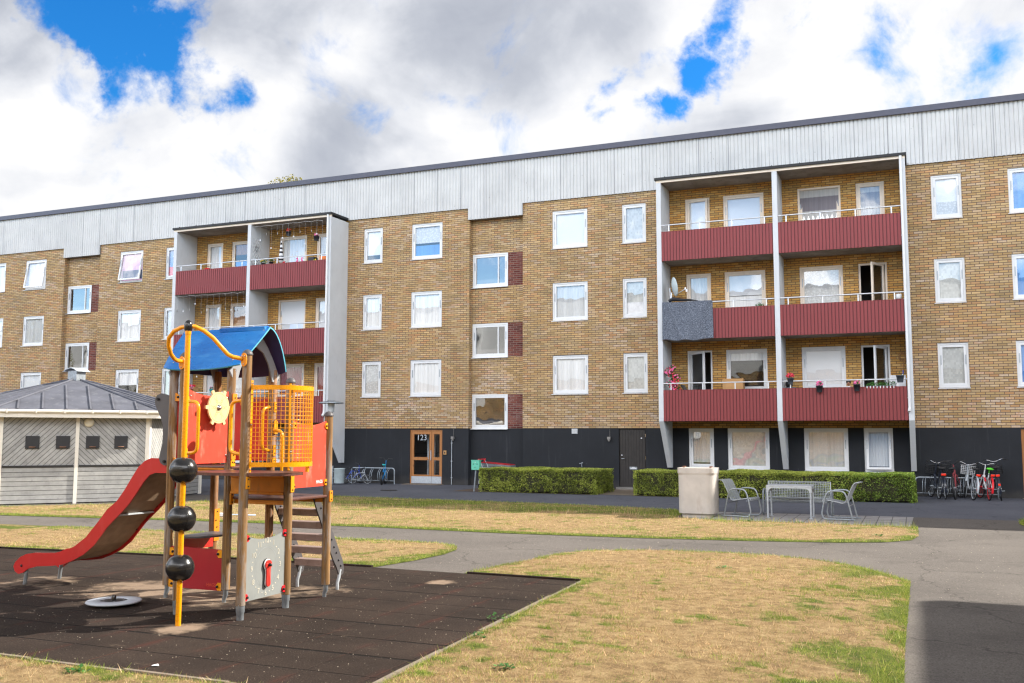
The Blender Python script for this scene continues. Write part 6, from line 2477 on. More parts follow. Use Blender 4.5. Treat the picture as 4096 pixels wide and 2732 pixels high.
for i in range(6):
    a, b = eav[i], eav[(i + 1) % 6]
    d = (b - a).normalized()
    nrm = V(d.y, -d.x, 0)
    mb = MB()
    mb.tube([a + nrm * 0.045 + V(0, 0, 2.395), b + nrm * 0.045 + V(0, 0, 2.395)], 0.042, 8)
    for k in range(6):
        c = a + (b - a) * (k + 0.5) / 6
        e0 = c - d * 0.012 + nrm * 0.0
        mb.prism([(e0.x, e0.y), (e0.x + d.x * 0.024, e0.y + d.y * 0.024), (e0.x + d.x * 0.024 + nrm.x * 0.095, e0.y + d.y * 0.024 + nrm.y * 0.095), (e0.x + nrm.x * 0.095, e0.y + nrm.y * 0.095)], 'z', 2.34, 2.44)
    mb.build('gutter', 'kiosk_white', kiosk)
mb = MB()
cc = kc + V(0, 0, 0)
mb.box(cc.x - 0.17, cc.x + 0.17, cc.y - 0.17, cc.y + 0.17, 3.36, 3.66)
mb.build('chimney', 'galvanised', kiosk)
mb = MB()
pts = [(-0.26, 3.66), (-0.14, 3.72), (0.0, 3.755), (0.14, 3.72), (0.26, 3.65), (0.26, 3.635), (0.14, 3.70), (0.0, 3.735), (-0.14, 3.70), (-0.26, 3.645)]
mb.prism([(cc.x + p, q) for p, q in pts], 'y', cc.y - 0.25, cc.y + 0.25)
mb.build('chimney_cap', 'galv_light', kiosk)
# hatches
a, b = hexp[0], hexp[1]
d = (b - a).normalized()
nrm = V(d.y, -d.x, 0)
for s in (0.205, 0.405, 0.605, 0.80):
    c = a + d * (KL * s)
    e = c - d * 0.165 + nrm * 0.004
    f_ = c + d * 0.165 + nrm * 0.004
    mb = MB()
    mb.prism([(e.x, e.y), (f_.x, f_.y), (f_.x + nrm.x * 0.035, f_.y + nrm.y * 0.035), (e.x + nrm.x * 0.035, e.y + nrm.y * 0.035)], 'z', 1.43, 1.76)
    h = mb.build('hatch', 'black_plastic', kiosk)
    mb = MB()
    c2 = c + nrm * 0.04
    mb.tube([c2 - d * 0.07 + V(0, 0, 1.475), c2 - d * 0.07 + nrm * 0.03 + V(0, 0, 1.475), c2 + d * 0.07 + nrm * 0.03 + V(0, 0, 1.475), c2 + d * 0.07 + V(0, 0, 1.475)], 0.010, 6)
    mb.build('handle', 'rusty', h)
mb = MB()
c = a + d * (KL * 0.60) + nrm * 0.12
c = a + d * (KL * 0.575) + nrm * 0.01
M_ = Matrix.Translation(c + V(0, 0, 2.12)) @ Matrix(((d.x, 0, nrm.x, 0), (d.y, 0, nrm.y, 0), (0, 1, 0, 0), (0, 0, 0, 1)))
mb.M = M_
mb.lathe([(0.125, 0.0), (0.125, 0.03), (0.105, 0.05), (0.06, 0.068), (0, 0.074)], (0, 0, 0), 24)
mb.build('wall_lamp', 'kiosk_cream', kiosk)

# ------------------------------------------------------------------ street lamp, bins
lamp = thing('lamp_post', 'grey park lamp with flat disc shade, standing right behind the tower', 'lamp post', (-16.12, 24.4, 0))
mb = MB()
mb.tube([(-16.12, 24.4, -0.05), (-16.12, 24.4, 2.48)], 0.048, 12)
mb.lathe([(0.07, 0.0), (0.07, 0.35), (0.05, 0.38)], (-16.12, 24.4, 0), 12)
mb.build('pole', 'galvanised', lamp)
mb = MB()
mb.lathe([(0.095, 2.48), (0.10, 2.50), (0.10, 2.73)], (-16.12, 24.4, 0), 16)
mb.build('lamp_glass', 'galv_light', lamp)
mb = MB()
mb.lathe([(0.10, 2.735), (0.36, 2.735), (0.375, 2.75), (0.34, 2.775), (0.18, 2.80), (0.10, 2.825), (0, 2.83)], (-16.12, 24.4, 0), 32)
mb.build('lamp_shade', 'galvanised', lamp)

wb = thing('litter_bin', 'small perforated grey litter bin on a post beside the parked children bikes', 'litter bin', (-19.4, 29.95, 0))
mb = MB()
mb.lathe([(0.175, 0.06), (0.18, 0.09), (0.195, 0.56), (0.205, 0.575), (0.205, 0.595), (0.19, 0.595), (0.18, 0.10)], (-19.38, 29.95, 0), 22)
mb.build('basket', 'perforated', wb)
mb = MB()
mb.tube([(-19.70, 30.0, -0.02), (-19.70, 30.0, 0.68)], 0.028, 9)
for z in (0.22, 0.46):
    mb.box(-19.70, -19.56, 29.985, 30.015, z, z + 0.03)
mb.build('post', 'galvanised', wb)

gb = thing('ash_bin', 'mint green ash bin with two slots on a slim leaning post at the hedge end', 'ash bin', (-13.17, 28.2, 0))
mb = MB()
mb.tube([(-13.17, 28.2, -0.02), (-13.10, 28.2, 0.72)], 0.026, 9)
mb.build('post', 'galvanised', gb)
mb = MB()
mb.bbox(-13.235, -12.955, 28.12, 28.27, 0.69, 0.99, 0.01)
mb.cur = 1
mb.box(-13.18, -13.14, 28.117, 28.121, 0.865, 0.89)
mb.box(-13.05, -13.01, 28.117, 28.121, 0.865, 0.89)
mb.cur = 2
mb.ball((-13.095, 28.118, 0.935), 0.014, 8, 6)
mb.cur = 1
mb.add([(-13.10, 28.117, 0.80), (-13.088, 28.117, 0.77), (-13.095, 28.117, 0.745), (-13.108, 28.117, 0.77)], [(0, 1, 2, 3)])
mb.box(-13.14, -13.11, 28.117, 28.120, 0.755, 0.762)
mb.build('box', ['green_box', 'black_plastic', 'paper'], gb)
mb = MB()
mb.bbox(-13.245, -12.945, 28.11, 28.28, 0.985, 1.005, 0.004)
mb.build('lid', 'green_box', gb)

# concrete waste container
cb = thing('concrete_bin', 'pale concrete rounded waste container with rusty lugs beside the paved seating area', 'waste container', (-4.55, 21.62, 0))


def rsq(cx, cy, w, r, n=7):
    pts = []
    for (sx, sy, a0) in ((1, 1, 0), (-1, 1, 90), (-1, -1, 180), (1, -1, 270)):
        for i in range(n + 1):
            a = R(a0 + 90 * i / n)
            pts.append((cx + sx * (w - r) + r * math.cos(a), cy + sy * (w - r) + r * math.sin(a)))
    return pts


def loft(mb, sections):
    n = len(sections[0][0])
    vs = []
    for pts, z in sections:
        vs += [(x, y, z) for x, y in pts]
    fs = []
    for i in range(len(sections) - 1):
        for k in range(n):
            q = (k + 1) % n
            fs.append((i * n + k, i * n + q, (i + 1) * n + q, (i + 1) * n + k))
    mb.add(vs, fs, False)
    mb.add(vs[:n], [tuple(range(n))[::-1]])
    mb.add(vs[-n:], [tuple(range(n))])


mb = MB()
cx, cy_ = -4.55, 21.62
loft(mb, [(rsq(cx, cy_, 0.385, 0.17), 0.085), (rsq(cx, cy_, 0.395, 0.18), 0.095), (rsq(cx, cy_, 0.400, 0.18), 0.93), (rsq(cx, cy_, 0.412, 0.15), 0.98), (rsq(cx, cy_, 0.412, 0.15), 1.085)])
mb.build('body', 'concrete_pale', cb)
mb = MB()
loft(mb, [(rsq(cx, cy_, 0.33, 0.14), 0.0), (rsq(cx, cy_, 0.34, 0.15), 0.09)])
mb.build('foot', 'concrete_pale', cb)
mb = MB()
for x in (-4.86, -4.26):
    mb.box(x - 0.02, x + 0.02, 21.5, 21.54, 1.08, 1.115)
    mb.box(x - 0.006, x + 0.05, 21.5, 21.54, 1.10, 1.12)
mb.build('lug', 'rusty', cb)

# ------------------------------------------------------------------ garden furniture of galvanised tube
def armchair(label, loc, yaw):
    t = thing('metal_armchair', label, 'armchair', loc, 'galvanised armchairs by the metal table', local=True)
    for s in (-1, 1):
        y = 0.285 * s
        pts = [(-0.36, y, 0.02), (-0.05, y, 0.025), (0.24, y, 0.02), (0.31, y, 0.03), (0.345, y, 0.12), (0.30, y, 0.34), (0.255, y, 0.52), (0.20, y, 0.60), (0.08, y, 0.615), (-0.06, y, 0.615), (-0.13, y, 0.585), (-0.17, y, 0.50), (-0.22, y, 0.30), (-0.28, y, 0.04)]
        mb = MB()
        mb.tube(fillet(pts, 0.05, 4), 0.0175, 10)
        mb.build('side_frame', 'galvanised', t)
    mb = MB()
    mb.tube([(-0.215, -0.285, 0.31), (-0.215, 0.285, 0.31)], 0.012, 7)
    mb.tube([(0.25, -0.285, 0.36), (0.25, 0.285, 0.36)], 0.012, 7)
    mb.build('cross_bar', 'galvanised', t)
    prof = [(0.31, 0.375), (0.33, 0.405), (0.30, 0.425), (0.05, 0.385), (-0.07, 0.36), (-0.12, 0.37), (-0.15, 0.42), (-0.22, 0.58), (-0.29, 0.73), (-0.33, 0.785), (-0.38, 0.80), (-0.41, 0.795)]
    pl = [Vector((x, 0, z)) for x, z in prof]
    fine = []
    for i in range(len(pl) - 1):
        k = max(1, int((pl[i + 1] - pl[i]).length / 0.022))
        for j in range(k):
            fine.append(pl[i].lerp(pl[i + 1], j / k))
    fine.append(pl[-1])
    seat = [p for p in fine if p.x > -0.1]
    back = [p for p in fine if p.x <= -0.1]
    for nm, ps in (('seat', seat), ('backrest', back)):
        mb = MB()
        for p in ps:
            mb.box(p.x - 0.0088, p.x + 0.0088, -0.25, 0.25, p.z - 0.008, p.z + 0.008)
        for s in (-0.25, -0.125, 0.0, 0.125, 0.25):
            mb.tube([(q.x, s, q.z - 0.004) for q in ps], 0.0075 if abs(s) > 0.2 else 0.005, 6)
        mb.build(nm, 'galv_light', t)
    t.rotation_euler = (0, 0, yaw)
    return t


ac = armchair('galvanised armchair nearest the concrete waste container, facing right toward the table', (-3.66, 21.86, 0.02), R(-14))
a2 = copy_tree(ac)
a2.location = (-1.56, 21.88, 0.02)
a2.rotation_euler = (0, 0, R(174))
a2['label'] = 'galvanised armchair at the right end of the seating area, facing left toward the table'

tb = thing('metal_table', 'galvanised metal table with arched apron on the paving, in front of the bench', 'table', (-2.6, 22.07, 0.02))
tx0, tx1, ty0, ty1 = -3.10, -2.14, 21.75, 22.38
mb = MB()
mb.bbox(tx0, tx1, ty0, ty1, 0.695, 0.72, 0.004)
mb.build('table_top', 'galv_light', tb)
for y in (ty0 + 0.005, ty1 - 0.02):
    pts = [(tx0, 0.695), (tx1, 0.695), (tx1, 0.57), (tx1 - 0.045, 0.57)]
    pts += [(tx1 - 0.045 - 0.10 * (1 - math.cos(R(90 * i / 6))), 0.57 + 0.09 * math.sin(R(90 * i / 6))) for i in range(1, 7)]
    pts += [(tx0 + 0.045 + 0.10 * (1 - math.cos(R(90 * i / 6))), 0.57 + 0.09 * math.sin(R(90 * i / 6))) for i in range(6, 0, -1)]
    pts += [(tx0 + 0.045, 0.57), (tx0, 0.57)]
    mb = MB()
    mb.prism(pts, 'y', y, y + 0.015)
    mb.build('apron', 'galv_light', tb)
for x in (tx0, tx1 - 0.015):
    mb = MB()
    mb.prism([(ty0 + 0.02, 0.695), (ty1 - 0.02, 0.695), (ty1 - 0.02, 0.57), (ty1 - 0.06, 0.57), (ty1 - 0.14, 0.65), (ty0 + 0.14, 0.65), (ty0 + 0.06, 0.57), (ty0 + 0.02, 0.57)], 'x', x, x + 0.015)
    mb.build('apron', 'galv_light', tb)
for x in (tx0 + 0.027, tx1 - 0.027):
    for y in (ty0 + 0.032, ty1 - 0.032):
        mb = MB()
        mb.tube([(x, y, 0.58), (x, y, 0.018)], 0.021, 10)
        mb.box(x - 0.035, x + 0.035, y - 0.03, y + 0.03, 0.016, 0.024)
        mb.build('leg', 'galv_light', tb)

bn = thing('metal_bench', 'galvanised wire grid bench standing behind the metal table', 'bench', (-2.53, 22.75, 0.02))
bx0, bx1 = -3.22, -1.85
prof = [(22.52, 0.36), (22.50, 0.395), (22.53, 0.41), (22.75, 0.375), (22.88, 0.37), (22.91, 0.40), (22.96, 0.58), (23.0, 0.73), (23.03, 0.755), (23.06, 0.75)]
pl = [Vector((0, y, z)) for y, z in prof]
fine = []
for i in range(len(pl) - 1):
    k = max(1, int((pl[i + 1] - pl[i]).length / 0.032))
    for j in range(k):
        fine.append(pl[i].lerp(pl[i + 1], j / k))
fine.append(pl[-1])
for nm, ps in (('seat', [p for p in fine if p.y < 22.9]), ('backrest', [p for p in fine if p.y >= 22.88])):
    mb = MB()
    for p in ps:
        mb.tube([(bx0, p.y, p.z), (bx1, p.y, p.z)], 0.0035, 5)
    n = 38
    for i in range(n + 1):
        x = bx0 + (bx1 - bx0) * i / n
        mb.tube([(x, p.y, p.z) for p in ps], 0.0036 if 0 < i < n else 0.010, 5)
    mb.tube([(bx0, ps[0].y, ps[0].z), (bx1, ps[0].y, ps[0].z)], 0.011, 7)
    mb.tube([(bx0, ps[-1].y, ps[-1].z), (bx1, ps[-1].y, ps[-1].z)], 0.010, 7)
    mb.build(nm, 'galv_light', bn)
for x in (bx0 - 0.05, bx1 + 0.05):
    mb = MB()
    mb.tube(fillet([(x, 23.0, 0.03), (x, 22.5, 0.03), (x, 22.46, 0.08), (x, 22.50, 0.54), (x, 22.56, 0.59), (x, 22.80, 0.59), (x, 22.86, 0.54), (x, 22.98, 0.03)], 0.05, 4), 0.0175, 10)
    mb.build('side_frame', 'galvanised', bn)
mb = MB()
mb.tube([(bx0 - 0.05, 22.84, 0.30), (bx1 + 0.05, 22.84, 0.30)], 0.014, 8)
mb.tube([(bx0 - 0.05, 22.52, 0.34), (bx1 + 0.05, 22.52, 0.34)], 0.012, 8)
mb.build('cross_bar', 'galvanised', bn)


# ------------------------------------------------------------------ cycle racks and bikes
def rack(x0, x1, y, label, n):
    t = thing('bike_rack', label, 'bike rack', ((x0 + x1) / 2, y, 0))
    mb = MB()
    mb.tube(fillet([(x0, y, 0.0), (x0, y, 0.58), (x1, y, 0.58), (x1, y, 0.0)], 0.12, 6), 0.024, 10)
    mb.tube([(x0, y, 0.12), (x1, y, 0.12)], 0.014, 7)
    mb.build('frame', 'galvanised', t)
    mb = MB()
    for i in range(n):
        x = x0 + 0.25 + (x1 - x0 - 0.5) * i / max(1, n - 1)
        for s in (-0.035, 0.035):
            mb.tube(fillet([(x + s, y, 0.56), (x + s - 0.02, y - 0.10, 0.44), (x + s - 0.03, y - 0.12, 0.16), (x + s, y, 0.12)], 0.08, 4), 0.009, 6)
    mb.build('wheel_holder', 'galvanised', t)


rack(-19.62, -17.78, 31.15, 'galvanised cycle stand with wheel loops, left of the entrance door', 5)
rack(-0.1, 2.1, 31.18, 'galvanised cycle stand against the black wall on the right', 6)


def bike(label, loc, yaw, lean, k=1.0, R_=0.335, frame='frame_dark', step=False, basket=None, guard=None, rim='galv_light', seatm='saddle', high=0.0, fat=0.020, light=True, steer=0.0, basket_big=False, bars='swept', rack_=True, rear_reflector=False, tyre='black_rubber'):
    t = thing('bicycle', label, 'bicycle', loc, 'bicycles parked at the stands', local=True)
    r = R_ * k
    wb_ = 1.05 * k
    rear = V(-wb_ / 2, 0, r)
    front = V(wb_ / 2, 0, r)
    bb = V(-0.10 * k, 0, 0.28 * k)
    seat_t = V(-0.24 * k, 0, (0.72 + high * 0.5) * k)
    head_t = V(0.33 * k, 0, 0.82 * k)
    head_b = V(0.36 * k, 0, 0.68 * k)
    f = MB()
    w = 0.015 * k
    if step:
        f.tube([bb + V(0, 0, 0.0), bb + V(0.16 * k, 0, 0.06 * k), V(0.28 * k, 0, 0.50 * k), head_b], w * 1.3, 8)
    else:
        f.tube([bb, head_b], w * 1.3, 8)
        f.tube([seat_t - V(0, 0, 0.06 * k), head_t - V(0, 0, 0.03 * k)], w * 1.1, 8)
    f.tube([bb, seat_t], w, 8)
    f.tube([head_b, head_t], w * 1.2, 8)
    for s in (-1, 1):
        f.tube([bb + V(0, 0.02 * s, 0), rear + V(0, 0.05 * s * k, 0)], w * 0.6, 6)
        f.tube([seat_t + V(0, 0.01 * s, -0.08 * k), rear + V(0, 0.05 * s * k, 0)], w * 0.6, 6)
    f.build('frame', frame, t)
    fk = MB()
    st = Matrix.Translation(head_b) @ Matrix.Rotation(steer, 4, 'Z') @ Matrix.Translation(-head_b)
    fk.M = st
    for s in (-1, 1):
        fk.tube([head_b + V(0, 0.03 * s * k, 0), head_b + V(0.03 * k, 0.045 * s * k, -0.08 * k), front + V(0, 0.045 * s * k, 0)], w * 0.75, 6)
    fk.tube([head_t, head_t + V(-0.02 * k, 0, (0.10 + high) * k)], w * 0.9, 7)
    fk.build('fork', frame, t)
    for nm, c, M in (('wheel', rear, None), ('wheel', front, st)):
        wm = MB()
        wm.M = M
        rr = r - fat * k
        n = 28
        wm.tube([(c.x + (rr - 0.012) * math.cos(2 * PI * i / n), c.y, c.z + (rr - 0.012) * math.sin(2 * PI * i / n)) for i in range(n)], 0.010 * k + 0.002, 6, closed=True)
        for i in range(18):
            a = 2 * PI * i / 18
            s = 0.025 if i % 2 else -0.025
            wm.tube([(c.x, c.y + s, c.z), (c.x + (rr - 0.01) * math.cos(a), c.y, c.z + (rr - 0.01) * math.sin(a))], 0.0014, 3, caps=False)
        wm.tube([(c.x, c.y - 0.05 * k, c.z), (c.x, c.y + 0.05 * k, c.z)], 0.018, 8)
        wo = wm.build('wheel', rim, t)
        ty = MB()
        ty.M = M
        ty.tube([(c.x + rr * math.cos(2 * PI * i / n), c.y, c.z + rr * math.sin(2 * PI * i / n)) for i in range(n)], fat * k, 8, closed=True)
        ty.build('tyre', 'black_plastic' if tyre == 'black_rubber' else tyre, wo)
    hb = MB()
    hb.M = st
    top = head_t + V(-0.02 * k, 0, (0.10 + high) * k)
    if bars == 'swept':
        hb.tube(fillet([top + V(-0.14 * k, -0.31 * k, 0.02), top + V(0.02, -0.20 * k, 0.06 * k), top + V(0.03 * k, -0.05, 0.0), top, top + V(0.03 * k, 0.05, 0.0), top + V(0.02, 0.20 * k, 0.06 * k), top + V(-0.14 * k, 0.31 * k, 0.02)], 0.05, 4), 0.011, 7)
    else:
        hb.tube([top + V(-0.03 * k, -0.33 * k, 0.09 * k), top + V(0, -0.12 * k, 0.09 * k), top + V(0, -0.05 * k, 0), top + V(0, 0.05 * k, 0), top + V(0, 0.12 * k, 0.09 * k), top + V(-0.03 * k, 0.33 * k, 0.09 * k)], 0.012, 7)
    ho = hb.build('handlebar', 'chrome' if bars == 'swept' else 'black_plastic', t)
    gr = MB()
    gr.M = st
    for s in (-1, 1):
        if bars == 'swept':
            gr.tube([top + V(-0.04 * k, 0.245 * s * k, 0.045), top + V(-0.16 * k, 0.318 * s * k, 0.018)], 0.016, 8)
        else:
            gr.tube([top + V(-0.02 * k, 0.23 * s * k, 0.09 * k), top + V(-0.035 * k, 0.35 * s * k, 0.09 * k)], 0.017, 8)
    gr.build('grip', 'black_plastic', ho)
    sd = MB()
    sp_ = seat_t + V(-0.03 * k, 0, 0.10 * k)
    sd.tube([seat_t, sp_], 0.012, 7)
    pts = []
    secs = [(-0.13, 0.085, 0.0), (-0.10, 0.10, 0.018), (-0.03, 0.085, 0.015), (0.05, 0.04, 0.008), (0.13, 0.02, 0.004)]
    vs, fs = [], []
    for i, (x, wd, zz) in enumerate(secs):
        for kk in range(8):
            a = 2 * PI * kk / 8
            vs.append((sp_.x + x * k + 0.01, wd * k * math.cos(a), sp_.z + 0.02 * k + zz + 0.028 * k * math.sin(a)))
    for i in range(len(secs) - 1):
        for kk in range(8):
            q = (kk + 1) % 8
            fs.append((i * 8 + kk, i * 8 + q, (i + 1) * 8 + q, (i + 1) * 8 + kk))
    fs += [tuple(range(8))[::-1], tuple(range(32, 40))]
    sd.cur = 0
    sd.add(vs, fs, True)
    sd.build('saddle', seatm, t)
    cr = MB()
    cr.lathe([(0.085 * k, -0.03), (0.085 * k, -0.026)], (bb.x, 0, bb.z), 18, axis='y')
    cr.tube([(bb.x, -0.05, bb.z), (bb.x + 0.15 * k, -0.06, bb.z - 0.04 * k)], 0.008, 6)
    cr.tube([(bb.x, 0.05, bb.z), (bb.x - 0.15 * k, 0.06, bb.z + 0.04 * k)], 0.008, 6)
    cr.box(bb.x + 0.11 * k, bb.x + 0.19 * k, -0.14 * k, -0.06 * k, bb.z - 0.05 * k, bb.z - 0.03 * k)
    cr.box(bb.x - 0.19 * k, bb.x - 0.11 * k, 0.06 * k, 0.14 * k, bb.z + 0.03 * k, bb.z + 0.05 * k)
    cr.build('crank', 'galvanised', t)
    if guard:
        for c, a0, a1, M in ((rear, 20, 200, None), (front, -5, 150, st)):
            g = MB()
            g.M = M
            n = 14
            rr = r + 0.012
            vs, fs = [], []
            for i in range(n + 1):
                a = R(a0 + (a1 - a0) * i / n)
                for y in (-0.026 * k, 0.0, 0.026 * k):
                    q = rr + (0.008 if y == 0 else 0)
                    vs.append((c.x + q * math.cos(a), y, c.z + q * math.sin(a)))
            for i in range(n):
                fs += [(i * 3, i * 3 + 1, i * 3 + 4, i * 3 + 3), (i * 3 + 1, i * 3 + 2, i * 3 + 5, i * 3 + 4)]
            g.add(vs, fs, True)
            g.build('mudguard', guard, t)
    if rack_:
        rk = MB()
        z = rear.z + r + 0.055
        for s in (-1, 1):
            rk.tube([(rear.x - 0.20 * k, 0.05 * s, z), (rear.x + 0.18 * k, 0.05 * s, z)], 0.006, 5)
            rk.tube([(rear.x - 0.10 * k, 0.05 * s, z), (rear.x, 0.055 * s, rear.z)], 0.005, 5)
        for i in range(4):
            x = rear.x - 0.18 * k + i * 0.11 * k
            rk.tube([(x, -0.05, z), (x, 0.05, z)], 0.004, 5)
        rk.build('luggage_rack', 'black_plastic', t)
    if light:
        lt = MB()
        zz = rear.z + r + (0.045 if rack_ else 0.02)
        lt.bbox(rear.x - 0.245 * k, rear.x - 0.205 * k, -0.05, 0.05, zz - 0.03, zz + 0.025, 0.008)
        lt.build('tail_light', 'tail_light', t)
    if rear_reflector:
        lt = MB()
        lt.bbox(rear.x - r - 0.05, rear.x - r - 0.03, -0.03, 0.03, rear.z + 0.10, rear.z + 0.16, 0.006)
        lt.build('reflector', 'tail_light', t)
    if basket:
        bk = MB()
        bk.M = st
        cx0 = head_t.x + 0.06 * k
        z0, z1 = head_t.z - 0.12 * k, head_t.z + 0.13 * k
        hw = 0.18 * k
        for z in np.linspace(z0, z1, 6):
            e = 0.02 * (z - z0) / (z1 - z0)
            bk.tube([(cx0 - e, -hw - e, z), (cx0 + 0.26 * k + e, -hw - e, z), (cx0 + 0.26 * k + e, hw + e, z), (cx0 - e, hw + e, z)], 0.004 if z < z1 else 0.007, 4, closed=True)
        for i in range(8):
            q = i / 7
            for x in (cx0, cx0 + 0.26 * k):
                bk.tube([(x, -hw + 2 * hw * q, z0), (x, -hw + 2 * hw * q, z1)], 0.0035, 4)
            for s in (-hw, hw):
                bk.tube([(cx0 + 0.26 * k * q, s, z0), (cx0 + 0.26 * k * q, s, z1)], 0.0035, 4)
            bk.tube([(cx0 + 0.26 * k * q, -hw, z0), (cx0 + 0.26 * k * q, hw, z0)], 0.0035, 4)
        bk.build('basket', basket, t)
    t.rotation_euler = (lean, 0, yaw)
    return t


N90 = R(90)
bike('dark blue ladies bicycle with black basket, leftmost at the right-hand stand', (0.42, 30.78, 0), N90 + R(10), R(7), step=True, basket='black_plastic', guard='frame_dark', high=0.10, steer=R(8))
bike('dark bicycle with round red tail light, second from the left at the right-hand stand', (0.66, 30.75, 0), N90 + R(3), R(-3), step=False, basket='black_plastic', guard='frame_dark', high=0.06, steer=R(-25), bars='flat')
bike('maroon mountain bike with thick black tyres and no rack, third from the left', (1.0, 30.72, 0), N90 - R(7), R(-5), frame='curtain_wine', fat=0.026, high=0.06, light=False, bars='flat', rack_=False, steer=R(-20))
bike('silver ladies bicycle with chrome handlebar and pale wire basket', (1.28, 30.66, 0), N90 + R(12), R(8), step=True, frame='galv_light', basket='white_paint', guard='galv_light', high=0.06, steer=R(-18))
bike('red and white bicycle with bright green saddle cover', (1.72, 30.72, 0), N90 + R(8), R(6), step=True, frame='white_paint', guard='bright_red', seatm='lime', basket='black_plastic', high=0.06, rim='bright_red', steer=R(10))
bike('tall black bicycle with upright handlebar, rightmost at the stand', (2.12, 30.72, 0), N90 - R(2), R(-6), step=True, guard='frame_dark', high=0.16, basket='black_plastic', steer=R(4), rear_reflector=True)
bike('bright blue fat-tyred children bike with turquoise saddle, standing alone nearest the entrance door', (-18.08, 30.85, 0), R(112), R(5), k=0.72, R_=0.33, frame='sky_blue', fat=0.055, rim='sky_blue', seatm='teal', high=0.30, light=False, bars='flat', rack_=False, steer=R(-10))
bike('silver children bike turned sideways with its front wheel to the right', (-18.98, 30.72, 0), R(14), R(6), k=0.55, R_=0.33, frame='galv_light', fat=0.026, high=0.10, light=False, bars='flat', rack_=False)
bike('small cobalt blue children bike next to the litter bin', (-19.42, 30.98, 0), R(62), R(6), k=0.60, R_=0.32, frame='bright_blue', fat=0.04, high=0.22, light=False, bars='flat', rack_=False)

# shopping trolley parked behind the hedge
tr = thing('shopping_trolley', 'wire shopping trolley with red handle parked against the black wall behind the hedge', 'trolley', (-13.3, 30.4, 0))
mb = MB()
x0, x1, y0, y1 = -13.80, -12.75, 30.15, 30.62
for i in range(26):
    q = i / 25
    x = x0 + (x1 - x0) * q
    zt = 0.86 - 0.08 * q
    for y in (y0, y1):
        mb.tube([(x, y, 0.46), (x, y, zt)], 0.004, 4)
    mb.tube([(x, y0, 0.46), (x, y1, 0.46)], 0.004, 4)
for k in range(5):
    z = 0.46 + 0.08 * k
    mb.tube([(x0, y0, z), (x1, y0, z), (x1, y1, z), (x0, y1, z)], 0.004, 4, closed=True)
mb.build('basket', 'galv_light', tr)
mb = MB()
mb.tube([(x0, y0, 0.87), (x1, y0, 0.79), (x1, y1, 0.79), (x0, y1, 0.87)], 0.013, 7, closed=True)
mb.tube([(x0 - 0.12, y0 - 0.02, 0.97), (x0 - 0.12, y1 + 0.02, 0.97)], 0.02, 8)
mb.tube([(x0 + 0.1, y0 - 0.02, 0.90), (x0 + 0.16, y0 - 0.03, 1.0)], 0.018, 8)
mb.build('handle', 'bright_red', tr)
mb = MB()
for y in (y0, y1):
    mb.tube(fillet([(x0 - 0.12, y, 0.97), (x0, y, 0.80), (x0 + 0.12, y, 0.42), (x0 - 0.10, y, 0.26), (x0 - 0.10, y, 0.14)], 0.05, 4), 0.012, 7)
    mb.tube([(x0 - 0.1, y, 0.2), (x1 - 0.1, y, 0.16)], 0.012, 7)
mb.tube([(x0 - 0.1, y0, 0.2), (x0 - 0.1, y1, 0.2)], 0.012, 7)
mb.build('chassis', 'galv_light', tr)
for x in (x0 - 0.08, x1 - 0.12):
    for y in (y0, y1):
        mb = MB()
        mb.lathe([(0.055, -0.014), (0.06, 0.0), (0.055, 0.014)], (x, y, 0.062), 14, axis='y')
        mb.build('wheel', 'black_rubber', tr)

# ------------------------------------------------------------------ small things lying about
o = MB()
sc_ = [(-5.535, 5.965, 0.018), (-5.490, 5.968, 0.022), (-5.480, 5.99, 0.018), (-5.505, 6.005, 0.028), (-5.540, 5.99, 0.020)]
o.add(sc_, [(0, 1, 2, 3, 4)])
o.add([(x, y, z - 0.001) for x, y, z in sc_], [(4, 3, 2, 1, 0)])
tag(o.build('paper_scrap', 'paper'), 'crumpled white scrap of paper on the rubber mats near the front edge', 'litter')
sc = thing('toy_scooter', 'toppled toy scooter with white board and thin blue handlebar on the far grass strip', 'toy scooter', (-13.9, 17.3, 0.02))
mb = MB()
mb.bbox(-14.22, -13.96, 17.05, 17.15, 0.03, 0.10, 0.01)
mb.build('board', 'paper', sc)
mb = MB()
mb.bbox(-14.25, -14.21, 17.04, 17.16, 0.03, 0.10, 0.01)
mb.build('wheel', 'bright_red', sc)
mb = MB()
mb.tube([(-13.97, 17.10, 0.07), (-13.60, 17.42, 0.05)], 0.013, 7)
mb.tube([(-13.60, 17.36, 0.05), (-13.52, 17.58, 0.035)], 0.014, 7)
mb.build('handlebar', 'pale_blue', sc)
mb = MB()
mb.lathe([(0.0, 0.004), (0.28, 0.004), (0.28, 0.012), (0.0, 0.012)], (-15.94, 27.57, 0), 26)
tag(mb.build('manhole_cover', 'black_plastic'), 'dark round manhole cover in the walkway in front of the entrance', 'manhole cover')

# ------------------------------------------------------------------ things on the balconies
def flowers(mb_l, mb_f, c, r, nl, nf, hz=1.0, seed=0):
    rg = random.Random(seed)
    for i in range(nl):
        v = V(rg.gauss(0, 1), rg.gauss(0, 1), rg.gauss(0, 1)).normalized() * r * rg.random() ** 0.5
        p = V(*c) + V(v.x, v.y * 0.8, v.z * hz)
        d1 = V(rg.gauss(0, 1), rg.gauss(0, 1), rg.gauss(0, 1)).normalized() * rg.uniform(0.018, 0.035)
        d2 = d1.orthogonal().normalized() * d1.length * 0.45
        mb_l.quad(p - d1, p + d2, p + d1, p - d2)
    for i in range(nf):
        v = V(rg.gauss(0, 1), rg.gauss(0, 1) - 0.4, rg.gauss(0, 1)).normalized() * r * rg.uniform(0.75, 1.05)
        p = V(*c) + V(v.x, v.y * 0.8, v.z * hz)
        mb_f.ball(p, rg.uniform(0.018, 0.030), 7, 5)


